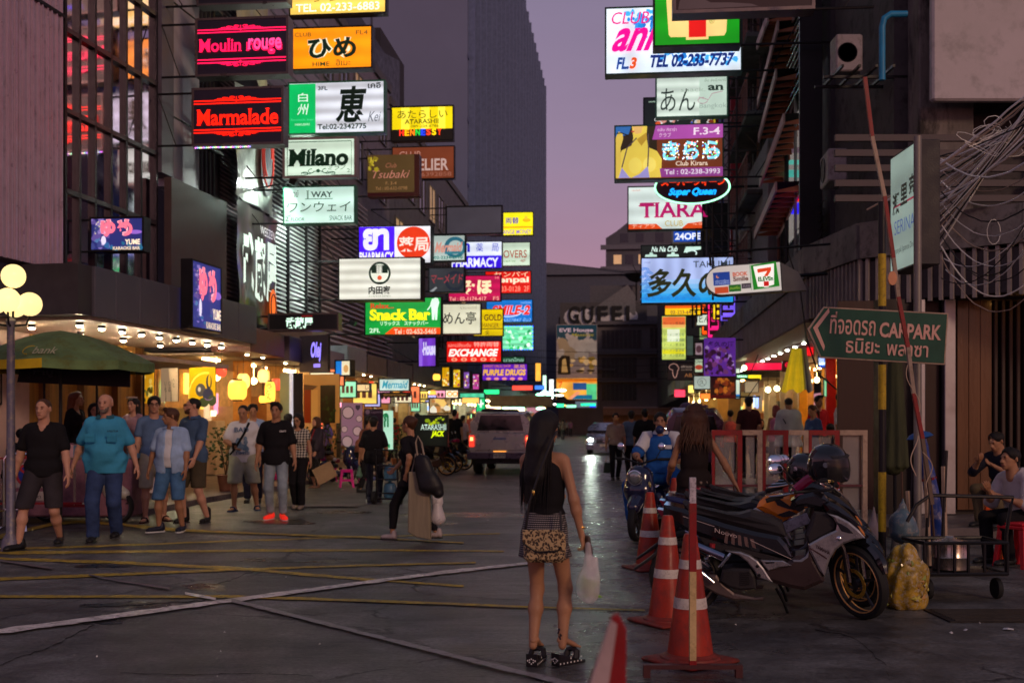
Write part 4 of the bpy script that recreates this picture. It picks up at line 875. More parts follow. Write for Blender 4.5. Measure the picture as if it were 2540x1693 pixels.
s=Sign('karaoke_sign', 'upright karaoke poster box with pink hiragana fixed to the grey fascia', CS,(326,640,409,820),21.8,'2c3078', 1.,None,br=None,t=.2,rz=RC,wh=(1.30,1.28))
s.root.location=(XC(21.85)+1.08,21.85-.18,3.86);yume(s);s.done()
# ---- right stack (crop D, E)
s=Sign('club_sign', 'large white sign box with pink script, blue blossom and a telephone number', CD,(65,60,1075,565),24,'e2eef8', 1.0,'v', 4,.12,group=GR,br='R', t=.3,fcol=M('dark_green_frame', (.02,.07,.05),.4))
rr_=random.Random(2)
s.blobs(300,150,560,300,26,['1090e0', '30a0f0', '1878d0'],14,34,11).blobs(225,85,480,170,14,['1090e0', '40b0f0'],14,30,12).blobs(450,375,1040,500,80,['1890e0', '48b0f0', '2080d8', 'e8f4ff'],8,32,13)
s.tx('CLUB', 115,103,392,192,'e81080', shear=.2).tx('anna', 115,222,620,398,'ff0090', 1.1,bold=.03,shear=.55).tx('FL.', 148,440,242,530,'104090', bold=.04,shear=.25).tx('3', 246,442,302,528,'e85010', bold=.05,shear=.25).tx('TEL 02-235-7737', 400,428,1022,526,'0c2c80', .8,bold=.045,shear=.28).done()
s=Sign('convenience_store_sign', 'green convenience store sign box with red stem, partly behind the brown sign', CD,(425,-250,1068,368),20.5,'08900c', 1.0,'h', 3,.12,group=GR,br='R', t=.35)
s.po([(505,-200),(985,-200),(960,270),(945,298),(830,300),(830,322),(665,322),(665,300),(552,298),(538,280)],'f0d080').po([(560,60),(930,40),(925,148),(562,152)],'0c7010')
for x in (600,660,715,770,825,880): s.re(x,40,x+26,138,'f0d080')
s.re(685,165,812,305,'d81008').po([(700,-180),(900,-180),(820,-20),(720,-10)],'e05010').arc(853,190,17,17,0,6.28,3,'508020').tx('R', 846,180,861,200,'508020').done()
s=Sign('restaurant_sign', 'dark brown sign box in a steel frame with pale word Restaurant at the top edge', CD,(572,-260,1608,112),17,'24100c', .6,None,group=GR,br='R', t=.3,fw=.045,fcol=M('worn_steel', (.22,.17,.15),.35,.8))
s.tx('Restaurant', 1185,-30,1525,14,'a898b8', .9,serif=.7).po([(610,85),(620,20),(690,-20),(760,-10),(850,40),(1000,45),(1150,60),(1200,80)],'4a3838', .6).arc(950,-60,200,70,.2,2.6,10,'6a5858', .7).done()
s=Sign('snack_bar_sign', 'pale sign box with two thin brushed hiragana and grey snack lettering', CD,(442,582,975,886),27,'ccdacc', .95,'h', 4,.25,group=GR,br='R', fcol=M('green_frame', (.03,.16,.09),.4))
s.re(765,590,965,878,'b8ccbc', .9).tx('あん', 478,668,735,840,'0a3020', .2).tx('snack.', 628,667,810,696,'98a898').tx('an', 828,652,945,692,'0c4028', .2,bold=.03,serif=1).tx('Bangkok', 765,786,966,832,'8a9a90').tx('อัน สแน็คบาร์', 803,602,960,626,'788878')
s.li([(760,740),(830,760),(860,715),(935,700)],5,'a07080').arc(790,765,35,22,0,5,4,'a07080').done()
s=Sign('bar_sign', 'black sign box with a colourful cartoon strip behind the pale hiragana sign', CD,(350,733,890,945),29,'0c1414', .5,None,group=GR,br='R')
s.tx('snack', 390,758,440,770,'c0e0c8', 1.).blobs(445,895,610,938,9,['ff6020', 'ffb0a0', 'ffffff'],10,26,3).blobs(680,895,880,938,18,['3060d0', 'ffd0a0', 'f0f0f0', '903010', 'e0c020'],8,22,4).done()
s=Sign('club_sign', 'photo-printed club sign with a woman in a halter top and sparkling hiragana', CD,(135,943,940,1352),26,'6c3018', .9,None,group=GR,br='R', fcol=M('dark_green_frame', (.02,.07,.05),.4),t=.3)
s.re(142,952,450,1338,'2a1c10', .9).po([(142,952),(260,952),(240,1010),(142,1040)],'2860a0', .9)
s.po([(265,952),(378,952),(372,1030),(385,1110),(450,1140),(486,1200),(480,1336),(150,1336),(160,1200),(190,1130),(262,1095),(275,1040)],'d8bc48', 1.).po([(142,1040),(165,990),(195,1000),(200,1040),(180,1110),(185,1200),(165,1336),(142,1336)],'d0b048', 1.)
s.po([(300,1050),(372,1000),(378,1045),(335,1100)],'b08828', 1.).el(290,1245,50,60,'e0c858', 1.).el(395,1240,48,55,'e4cc60', 1.).po([(165,1336),(190,1258),(245,1330),(258,1336)],'9088c0', 1.).po([(262,1336),(320,1310),(382,1250),(395,1336)],'9088c0', 1.)
s.li([(300,1040),(230,1110),(190,1258)],9,'504048', .8).li([(385,1010),(388,1130),(382,1255)],9,'504048', .8).po([(268,955),(345,955),(335,1005),(290,1012)],'d8a860', 1.).el(272,992,12,6,'b04838', 1.).li([(150,1005),(185,1000),(240,1022)],8,'201810', .5)
s.po([(415,1056),(442,952),(934,952),(934,1052)],'a848a0', .9).po([(470,1272),(934,1268),(934,1336),(480,1336)],'8c3c88', .9)
s.tx('F.3-4', 715,974,912,1028,'f0d8e8', bold=.02,serif=1).tx('คลับ คิราร่า', 455,970,594,996,'e8c8e0').tx('クラブ', 465,1008,553,1040,'f0d8e8').tx('きらら', 488,1070,912,1212,'78c8e0', 1.3,bold=.025)
for k in range(150):
    x=rr_.uniform(495,905);y=rr_.uniform(1078,1205)
    if (x-495) % 145<118: s.el(x,y,5,5,rr_.choice(['ffffff', 'ffffff', '60ff90', '60a0ff', 'ff6060', 'ffe080']),2.2,n=5);s.k-=.9
s.tx('Club Kirara', 588,1222,822,1256,'f0d8c0', serif=1,bold=.01).tx('Tel : 02-238-3993', 505,1282,912,1320,'e0d0e0', bold=.02).done()
s=Sign('neon_bar_sign', 'oval neon sign with green ring, orange katakana and blue script', CD,(433,1275,993,1530),28.5,'180810', .5,None,group=GR,br='R', shape='oval', t=.12)
b=MB();n=40;pr=[(s.W/2*math.cos(6.283*k/n),s.H/2*math.sin(6.283*k/n)) for k in range(n)];b.prism(pr,-.05,.05,M('neon_back', (.06,.01,.03),.4));b.build('backing', None,s.root)
b=MB();b.path([(x*.985,-.08,z*.985) for x,z in pr],.022,6,closed=True);b.build('neon_ring', EM((.35,1,.55),2.2),s.root)
b=MB();b.tube((s.W/2,0,0),(XR(28.5)-s.root.location.x,0,0),.03,n=6);b.build('bracket', DK,s.root)
s.y0=-.06;s.tx('スーパークィーン', 482,1332,956,1392,'ff3808', 1.8,bold=.05).k+=1;s.tx('スーパークィーン', 486,1337,952,1387,'400808', .5,bold=.005);s.tx('Super Queen', 538,1408,892,1478,'10a0ff', 1.5,bold=.05,shear=.35);s.done()
s=Sign('club_sign', 'white sign box with magenta serif word TIARA over an orange foot', CS,(1557,463,1742,572),30,'d4e2dc', .95,'h', 3,.15,group=GR,br='R')
s.cr=CE;s.bx=(515,-44,998,240)
s.tx('TIARA', 584,62,1030,160,'b01060', bold=.02,serif=1.2).po([(520,234),(520,200),(700,200),(740,234)],'d84818').po([(900,200),(992,190),(992,234),(860,234)],'d84818').tx('CLUB', 755,180,870,216,'b89838', serif=.8).tx('ティアラ', 545,202,690,226,'ffd0b0').tx('คลับเทียร่า', 540,-25,600,-12,'c06050').tx('Tel. 02', 930,196,992,212,'ffc0a0').done()
s=Sign('shop_sign', 'small blue sign box with white text reading 24 OPEN', CE,(803,238,1040,324),38,'1048b0', 1.,'h', 1,.1,group=GR,br='R', fcol=WHT,fw=.05)
s.tx('24OPEN', 822,258,1030,302,'f0f4ff', bold=.03).done()
s=Sign('bar_sign', 'black sign box with white slanted lettering and white figures above the wave sign', CE,(600,335,1000,425),32,'060a08', .4,None,group=GR,br='R')
s.tx('Na Na Club', 668,345,836,380,'d8f0e4', 1.,shear=.3,bold=.02)
for x in (665,805): s.po([(x-38,412),(x-34,398),(x-8,396),(x-8,384),(x+12,384),(x+14,396),(x+38,398),(x+40,412)],'c0e0d0', .9)
s.po([(875,388),(890,350),(985,350),(985,368),(960,372),(900,384)],'c8e8d8', .9).arc(925,392,32,18,3.3,6.9,8,'d0e8e0', .9).done()
s=Sign('cloth_banner', 'dark hanging cloth banner with faded olive letters on the right front', CE,(995,62,1165,425),34,'1e1c1e', .4,None,group=GR,br='R', t=.05,fw=0,cat='banner', lit=False)
s.tx('TIK', 1004,222,1078,302,'584010', shear=.2,bold=.06).li([(1040,70),(1060,200),(1030,420)],6,'343034').li([(1040,70),(1160,320)],4,'504a50').tx('TOP', 1050,385,1120,415,'483010', bold=.05).done()
s=Sign('restaurant_sign', 'white and sea-blue sign box with three dark brushed characters and waves', CE,(600,415,1197,716),30,'a8b8e8', 1.,'v', 6,.18,group=GR,br='R', t=.3)
for k,c in enumerate(['98bce8', '78b4e4', '50a8e0', '30a0e0', '1898e0']): s.re(606,560+k*30,1190,592+k*30 if k<4 else 708,c)
for k in range(9):
    for r in (30,22,14): s.arc(628+(k % 2)*22,505+k*24,r,r*.8,3.4,6.1,4,'3078c0')
for k in range(7):
    for r in (32,22,12): s.arc(660+k*48,700-(k % 2)*10,r,r,3.3,6.2,4,'2070c0')
s.tx('TAKUMI', 935,446,1168,488,'28343c', bold=.005).tx('多久の', 640,492,1110,678,'38401c', .35,bold=.03,shear=.12).tx('ทาคุมิ', 625,446,662,460,'404858').done()
s=Sign('restaurant_sign', 'small orange and yellow sign strip with a telephone number under the wave sign', CE,(752,722,996,792),40,'ffc810', 1.,None,group=GR,br='R')
s.re(757,726,991,745,'f06010').tx('02-233-6424', 792,758,956,782,'504030', bold=.02).done()
s=Sign('tonkatsu_sign', 'small white sign box with hiragana under the orange strip', CE,(957,775,1137,858),42,'d8e4d0', .9,None,group=GR,br='R')
s.tx('とんかつ', 975,797,1116,835,'203828', bold=.02).done()
s=Sign('restaurant_sign', 'pale yellow-green sign with olive script below the hiragana box', CE,(975,866,1115,950),44,'88a068', .8,None,group=GR,br='R')
s.tx('The food', 982,876,1112,902,'e0b840', shear=.2).done()
s=Sign('menu_sign', 'tall upright sign glowing orange, white and lime with rows of characters', CE,(733,792,893,1080),45,'c8d868', .95,'h', 5,.25,group=GR,br='R', fcol=M('green_frame', (.03,.16,.09),.4))
s.re(740,800,886,850,'e86830').re(740,850,886,870,'f0b060').re(770,880,850,960,'e8f0d0').re(740,1010,886,1040,'e0d820')
for y,c in ((832,'403020'),(905,'506850'),(940,'506850'),(970,'405020'),(1005,'506850'),(1036,'203810')): s.tx('ラーメン居酒屋', 746,y,880,y+20,c)
s.done()
s=Sign('restaurant_sign', 'dark brown board with a pale outline of Africa', CE,(770,1093,938,1210),42,'1c1210', .6,None,group=GR,br='R', t=.1)
s.li([(790,1110),(812,1100),(832,1108),(842,1122),(846,1135),(838,1148),(836,1165),(828,1188),(820,1194),(812,1184),(806,1160),(806,1142),(790,1138),(782,1126),(790,1110)],4,'d8a090').tx('african', 860,1112,934,1128,'b8a090').tx('cuisine', 862,1134,930,1146,'a08878').tx('AB', 882,1165,930,1188,'b07040').done()
for (bx,c,lb,tx_) in (((893,918,942,1052),'405048', 'narrow grey-green upright sign with faint letters beside the tall menu sign', 'UNO'),((948,963,1003,1050),'9a8088', 'small pale pink sign with a dark round portrait', None),((945,1068,1004,1162),'b8c8a8', 'small pale sign with a red food picture', 'Chao'),((940,1178,1052,1270),'a8b8b0', 'square pale sign with a thin ring and brushed stroke', '久'),((1210,1085,1245,1330),'d0e0d0', 'narrow white upright sign with blue foot beside the orange shop', None)):
    s=Sign('small_sign', lb,CE,bx,38 if bx[0]>900 else 43,c,.75,None,group=GR,br='R', t=.1)
    if tx_=='久': s.arc(995,1222,28,26,0,6.28,3,'506058').tx('久', 978,1205,1012,1240,'404838')
    elif tx_: s.tx(tx_,bx[0]+6,(bx[1]+bx[3])/2+18 if tx_=='UNO' else bx[1]+8,bx[2]-5,(bx[1]+bx[3])/2+40 if tx_=='UNO' else bx[1]+28,'283830')
    elif bx[0]==948: s.el(975,1008,18,24,'503038')
    else: s.re(1214,1300,1241,1322,'2080d0')
    if tx_=='Chao': s.el(975,1125,24,16,'b04028')
    s.done()
s=Sign('menu_poster', 'violet-lit hanging poster with rows of dish photographs', CE,(1010,935,1212,1182),30,'5a2890', .7,None,group=GR,br='R', t=.06,fw=0,cat='poster')
s.tx('多久の酒', 1035,958,1200,992,'201040', .2,bold=.02).blobs(1020,1000,1205,1170,60,['301030', '8040a0', '6a3468', 'a080c0', '401838'],10,24,8).done()
s=Sign('food_poster', 'dark poster of grilled meat hung under the violet poster', CE,(1053,1190,1213,1328),31,'2a1008', .6,None,group=GR,br='R', t=.06,fw=0,cat='poster')
s.blobs(1065,1200,1205,1300,34,['903c10', '5a1c08', 'c07020', '783018'],9,22,8).re(1056,1305,1210,1324,'500808').done()
for (bx,c,es,lb,d) in (((635,620,716,942),'c890b0', .8,'tall narrow pink and mint sign fourth floor down the right front', 44),((720,390,806,832),'68c8a0', .8,'tall rounded mint sign with dark pink patterns', 42),((885,565,985,1030),'50380c', .6,'tall plain mustard-brown sign board beside the orange neon', 38)):
    s=Sign('vertical_sign', lb,CH,bx,d,c,es,None,group=GR,br='R', t=.2)
    if bx[0]<800: s.blobs(bx[0]+10,bx[1]+15,bx[2]-10,bx[3]-15,16,['903060', 'e080b0', '285840', 'ff90c0'],12,34,bx[0])
    s.done()
s=Sign('vertical_neon_sign', 'tall orange and yellow neon sign blazing beside the mustard board', CH,(765,600,882,1060),36,'e02008', .9,None,group=GR,br='R', t=.2)
for k in range(7): s.li([(778+k*15,640+((k*67) % 120)-k*6),(782+k*15,1045-((k*41) % 60))],8,['ffc010', 'ff8010'][k % 2],2.0)
s.done()
s=Sign('vertical_neon_sign', 'electric blue neon sign glowing low behind the rounded store sign', CE,(1248,655,1300,840),33,'1080ff', 1.2,None,group=GR,br='R', t=.2)
s.blobs(1252,665,1296,830,18,['40c0ff', 'a0e8ff', '1060e0'],5,12,3).done()
t=thing('bead_light_strips', 'two thin strips of coloured bead lights running down the right front', 'string lights', P(1884,600,32),RZF)
b=MB()
for k in range(60):
    b.ball(((0),0,1.9-k*.03*1.3),.014,5,EM([(.2,.2,1),(.2,1,.3),(1,.3,.8),(.4,.4,1)][k//5 % 4],4,sampled=False));b.ball((-.45+k*.0075,0,.3+k*.028),.014,5,EM([(.3,.5,1),(.3,1,.6),(1,1,1),(.6,.4,1)][k//4 % 4],4,sampled=False))
tag(b.build('bead_light', None,t),kind='stuff')
# ---- small 7-eleven roadside box, rounded at its left end
s=Sign('convenience_store_sign', 'rounded white convenience store sign box with green square and red seven', CH,(345,1055,1245,1430),18.5,'d8d0c8', .55,None,group=GR,br=None,shape='round', t=.22,roll=3.6)
hw,hh=s.W/2,s.H/2
pr=[(hw,-hh),(hw,hh),(-hw+hh,hh)]+[(-hw+hh*(1-math.sin(a))*1.0,hh*math.cos(a)) for a in [k*math.pi/12 for k in range(1,12)]]+[(-hw+hh,-hh)]
b=MB();b.prism(pr,-.10,.10,M('grey_metal_case', (.10,.11,.10),.4,.5),.01);b.build('casing', None,s.root)
b=MB();b.prism([(x*.985+.0,z*.9) for x,z in pr],-.112,-.101,EM(hx('dcd4cc'),.6));b.build('face_panel', None,s.root)
s.y0=-.114;s.st=.75
s.re(436,1142,636,1300,'0c3c90').el(490,1192,20,20,'e89050').el(498,1186,16,16,'0c3c90').tx('บริการเรื่อง', 455,1232,622,1260,'b0c0e0').tx('การเงิน', 458,1262,622,1288,'b0c0e0').tx('BOOK', 670,1155,848,1206,'c04818', bold=.03).tx('Smile', 672,1208,852,1266,'5c2814', bold=.03)
s.re(446,1322,608,1398,'c04820').re(614,1305,758,1388,'0c5c14').re(766,1300,878,1360,'281c28').tx('ขนมจีบ', 626,1325,744,1360,'a0c040').tx('iPURSE', 780,1318,868,1348,'908890').re(876,1070,882,1385,'609068')
s.po([(888,1088),(1190,1062),(1216,1362),(905,1385)],'0a8018').po([(918,1105),(1165,1086),(1150,1340),(1090,1352),(1088,1362),(1032,1366),(1030,1356),(958,1352)],'f0ece4', .9)
s.po([(962,1140),(1128,1126),(1126,1168),(1082,1232),(1034,1234),(1080,1172),(966,1186)],'e04010').tx('ELEVEn', 964,1236,1144,1290,'0a7020', bold=.05).re(1030,1294,1090,1352,'c81008').done()
b=MB();b.tube((-.5,0,hh+.02),(-.5,0,hh+.22),.02,n=5);b.tube((-.5,0,hh+.22),(1.5,0,hh+.22),.02,n=5);b.tube((hw,0,0),(1.35,0,0),.03,n=5)
b.path([(hw-.05,0,hh),(hw+.15,0,hh+.12),(hw+.3,0,-.2),(hw+.35,0,-1.0),(hw+.5,0,-1.6),(hw+.8,0,-1.9)],.014,5);b.build('bracket', DK,s.root)
b=MB();b.prism([(hw+.01,-hh),(hw+.01,hh*.9),(hw+.28,hh*.2),(hw+.4,-hh)],-.08,.08);b.build('end_plate', M('grey_green', (.16,.17,.16),.5,.3),s.root)
# ---- LED screen box
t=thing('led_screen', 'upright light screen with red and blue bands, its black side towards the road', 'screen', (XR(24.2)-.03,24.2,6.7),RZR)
sp_=3.3;b=MB();b.bbox(-sp_/2,-.0,-1.32,sp_/2,.27,1.32,.01);b.build('casing', BLK,t)
b=MB();b.box(-sp_/2+.04,-.012,-1.27,sp_/2-.04,-.001,1.27);b.build('screen', M('screen_face', (.35,.33,.32),.2,.3,emit=(.5,.45,.42),es=.28,bump=0),t)
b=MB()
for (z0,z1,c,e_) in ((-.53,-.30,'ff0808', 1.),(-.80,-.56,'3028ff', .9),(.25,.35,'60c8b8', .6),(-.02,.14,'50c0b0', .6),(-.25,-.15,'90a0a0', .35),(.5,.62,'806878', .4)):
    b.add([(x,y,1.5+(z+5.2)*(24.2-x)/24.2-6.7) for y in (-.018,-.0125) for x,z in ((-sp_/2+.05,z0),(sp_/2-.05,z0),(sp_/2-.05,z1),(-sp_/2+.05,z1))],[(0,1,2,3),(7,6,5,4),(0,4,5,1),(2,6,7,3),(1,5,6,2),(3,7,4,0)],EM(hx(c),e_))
b.build('painted_reflection_band', None,t)  # sign reflections painted as glowing bands, skewed to look level from the camera
# ---- slatted fire-escape flights high on the right
OR_=M('faded_orange', (.42,.13,.07),.5,bump=.1);PKE=M('pink_edge2', (.45,.27,.26),.5)
for i,(x0,y0,x1,y1,lb) in enumerate([(1905,50,1878,120,'short upper flight'),(1930,70,1880,260,'second flight down'),(1925,190,1882,350,'middle flight'),(1945,300,1885,460,'fourth flight down'),(1925,470,1872,590,'lowest flight')]):
    d0,d1=23.2,26.2;a=P(x0,y0,d0);c=P(x1,y1,d1);t=thing('stair_flight', 'orange slatted stair flight seen from below on the right front, %s' % lb,'stairs', a,0,'orange stair flights on the right front')
    v=c-a;u=v.normalized();sd=Vector((.5,-.1,0));n=int(v.length/.28)
    for k in range(n):
        p=v*((k+.5)/n);b=MB();b.add([p,p+sd,p+sd+Vector((0,.05,.14)),p+Vector((0,.0,.03)),p+u*.03,p+sd+u*.03,p+sd+Vector((0,.05,.14))+u*.03,p+Vector((0,0,.03))+u*.03],[(0,1,2,3),(4,7,6,5),(0,4,5,1),(3,2,6,7),(0,3,7,4),(1,5,6,2)]);b.build('tread', OR_,t)
    for q in (Vector((0,0,0)),sd):
        b=MB();b.add([q-Vector((.02,0,.04)),q+Vector((.02,0,-.04)),q+Vector((.02,0,.16)),q+Vector((-.02,0,.16)),v+q-Vector((.02,0,.04)),v+q+Vector((.02,0,-.04)),v+q+Vector((.02,0,.16)),v+q+Vector((-.02,0,.16))],[(0,1,2,3),(4,7,6,5),(0,4,5,1),(1,5,6,2),(2,6,7,3),(3,7,4,0)]);b.build('stringer', PKE,t)
    b=MB();b.add([Vector((0,.12,.18)),sd+Vector((0,.12,.18)),v+sd+Vector((0,.12,.18)),v+Vector((0,.12,.18))],[(0,1,2,3)]);b.build('landing_plate', M('stair_black', (.01,.01,.01),.8),t)
# ---- far billboard
s=Sign('billboard', 'tall billboard with a blue headed massage advertisement at the end of the street', CK,(176,20,614,600),126,'9a8078', .30,None,br=None,t=.4,fw=0)  # light of lamps on the board is put into its weak glow
s.re(180,26,610,118,'104050', .35).re(180,100,610,190,'2c4850', .3).blobs(185,130,600,230,20,['b8a090', 'a89088', '284048'],20,50,3,.4).tx('EVE House', 208,60,572,102,'c8a8b0', .55,bold=.03).tx('Massage', 340,116,578,158,'9a8830', .5,bold=.02,shear=.15).blobs(190,200,600,380,16,['b09888', 'b8a090', 'a08060'],40,90,5,.35)
s.po([(190,560),(195,400),(240,350),(320,360),(330,560)],'2c1c08', .4).po([(230,540),(240,400),(275,380),(300,540)],'c89858', .5).blobs(340,380,600,560,14,['d09850', '806020', 'c8a070'],20,50,6,.6).el(430,522,45,14,'3a2808', .5).el(545,520,45,14,'3a2808', .5).done()
s=Sign('billboard', 'glowing lower billboard strip in orange, mint and blue at the street end', CK,(176,602,612,828),124,'ffb040', .9,'v', 2,.2,br=None,t=.4,fw=0)
s.re(180,606,610,640,'e07010', 1.).re(355,650,500,725,'3060a0', .6).re(500,660,610,830,'58d088', .9).re(345,780,560,826,'1878a0', .7).po([(178,725),(300,830),(178,830)],'0c0c10', .2).po([(300,820),(400,740),(440,750),(340,826)],'ffa070', .9).tx('7', 200,640,240,700,'e03010', 1.).done()
s=Sign('shop_sign', 'small green and blue lit shop sign at the very end of the street', CK,(380,850,610,915),120,'8090a0', .5,None,br=None,t=.3,fw=0)
s.re(440,872,598,895,'20ffa0', 2.).re(535,895,600,912,'2030ff', 1.2).done()
# ================================================================ people: one continuous surface per body, from a distance field
def field_mesh(prims,h,bounds=None,k=.03,clip=None,fold=None,pad=.03):
    """prims: (a, b, ra, rb, width, sign); smooth union, surface nets"""
    A=np.array([p[0] for p in prims],float);B=np.array([p[1] for p in prims],float)
    rr=np.array([max(p[2],p[3])*max(1,p[4]) for p in prims])
    pos=np.array([(p[5] if len(p)>5 else 1)>0 for p in prims])
    lo=np.minimum(A,B)[pos].min(0)-rr[pos].max()-pad;hi=np.maximum(A,B)[pos].max(0)+rr[pos].max()+pad
    n=np.ceil((hi-lo)/h).astype(int)+1
    f=np.full(n,.3,np.float32)
    ax=[lo[i]+h*np.arange(n[i]) for i in range(3)]
    for p in prims:
        a,b,ra,rb,w_=[np.array(p[0],float),np.array(p[1],float),p[2],p[3],p[4]];sg=p[5] if len(p)>5 else 1
        R_=max(ra,rb)*max(1,w_)+k+2.5*h
        i0=np.clip(np.floor((np.minimum(a,b)-R_-lo)/h).astype(int),0,n);i1=np.clip(np.ceil((np.maximum(a,b)+R_-lo)/h).astype(int)+1,0,n)
        if (i1<=i0).any(): continue
        X,Y,Z=np.meshgrid(ax[0][i0[0]:i1[0]],ax[1][i0[1]:i1[1]],ax[2][i0[2]:i1[2]],indexing='ij')
        sd=p[6] if len(p)>6 else (1,0,0)
        qx,qy,qz=X-a[0],Y-a[1],Z-a[2];ab=b-a
        if w_!=1:
            kk=1/w_-1;t_=(qx*sd[0]+qy*sd[1]+qz*sd[2])*kk;qx=qx+t_*sd[0];qy=qy+t_*sd[1];qz=qz+t_*sd[2]
            ab=ab+np.array(sd)*(np.dot(ab,sd)*kk)
        L=max(1e-9,float(np.dot(ab,ab)));t=np.clip((qx*ab[0]+qy*ab[1]+qz*ab[2])/L,0,1)
        d=np.sqrt((qx-t*ab[0])**2+(qy-t*ab[1])**2+(qz-t*ab[2])**2)-(ra+(rb-ra)*t)
        s=f[i0[0]:i1[0],i0[1]:i1[1],i0[2]:i1[2]]
        if sg>0:
            hh=np.clip(.5+.5*(s-d)/k,0,1);s[...]=s*(1-hh)+d*hh-k*hh*(1-hh)
        else:
            s[...]=np.maximum(s,-d)
    if fold:
        X,Y,Z=np.meshgrid(*ax,indexing='ij');r=random.Random(fold[1]);o=0
        for q in range(4):
            u=[r.uniform(-1,1) for _ in range(3)];fr=r.uniform(18,46);o=o+np.sin(fr*(u[0]*X+u[1]*Y+u[2]*.7*Z)+r.uniform(0,6)+1.5*np.sin(9*Z+q))
        f+=(fold[0]*o/2).astype(np.float32)
    if clip:
        X,Y,Z=np.meshgrid(*ax,indexing='ij')
        for nx,ny,nz,dd in clip: f=np.maximum(f,(nx*X+ny*Y+nz*Z-dd).astype(np.float32))
    f[0],f[-1]=.3,.3;f[:,0],f[:,-1]=.3,.3;f[:,:,0],f[:,:,-1]=.3,.3
    s=f<0;c=np.zeros(np.array(f.shape)-1,np.int8)
    for i in (0,1):
        for j in (0,1):
            for l in (0,1): c+=s[i:f.shape[0]-1+i,j:f.shape[1]-1+j,l:f.shape[2]-1+l]
    act=(c>0) & (c<8);idx=np.full(act.shape,-1,np.int64);C=np.argwhere(act);idx[act]=np.arange(len(C))
    if not len(C): return [],[]
    acc=np.zeros((len(C),3));cnt=np.zeros(len(C))
    cor=[(i,j,l) for i in (0,1) for j in (0,1) for l in (0,1)]
    for u in cor:
        for e in range(3):
            if u[e]: continue
            v=list(u);v[e]=1
            f0=f[C[:,0]+u[0],C[:,1]+u[1],C[:,2]+u[2]];f1=f[C[:,0]+v[0],C[:,1]+v[1],C[:,2]+v[2]]
            m=(f0<0)!=(f1<0);t=np.where(m,f0/np.where(m,f0-f1,1),0)
            pnt=np.tile(np.array(u,float),(len(C),1));pnt[:,e]+=t;acc[m]+=pnt[m];cnt[m]+=1
    V=lo+(C+acc/cnt[:,None])*h
    Q=[]
    for e in range(3):
        a1,a2=(e+1) % 3,(e+2) % 3;sl=[slice(None)]*3;sl[e]=slice(0,-1);s0=s[tuple(sl)];sl[e]=slice(1,None);s1=s[tuple(sl)]
        E_=np.argwhere(s0!=s1);E_=E_[(E_[:,a1]>0) & (E_[:,a2]>0)]
        o1=np.zeros(3,int);o1[a1]=1;o2=np.zeros(3,int);o2[a2]=1
        g=lambda q: idx[q[:,0],q[:,1],q[:,2]]
        ok=(E_[:,a1]<idx.shape[a1]) & (E_[:,a2]<idx.shape[a2]) & (E_[:,e]<idx.shape[e]);E_=E_[ok]
        q=np.stack([g(E_-o1-o2),g(E_-o2),g(E_),g(E_-o1)],1);inn=s0[E_[:,0],E_[:,1],E_[:,2]]
        q[~inn]=q[~inn][:,::-1];q=q[(q>=0).all(1)];Q.append(q)
    return V,np.concatenate(Q)
def mesh_np(name,chunks,mat,parent):
    vs,qs,o=[],[],0
    for V,Q in chunks:
        if len(V)==0: continue
        vs.append(np.asarray(V,float));qs.append(np.asarray(Q)+o);o+=len(V)
    V=np.concatenate(vs);Q=np.concatenate(qs);me=bpy.data.meshes.new(name)
    me.vertices.add(len(V));me.vertices.foreach_set('co', V.ravel());me.loops.add(Q.size);me.loops.foreach_set('vertex_index', Q.ravel().astype(np.int32))
    me.polygons.add(len(Q));me.polygons.foreach_set('loop_start', np.arange(0,Q.size,4,dtype=np.int32));me.polygons.foreach_set('use_smooth', np.ones(len(Q),bool))
    me.update(calc_edges=True);me.validate();me.materials.append(mat)
    ob=bpy.data.objects.new(name,me);COL.objects.link(ob);ob.parent=parent;return ob
_tpl={}
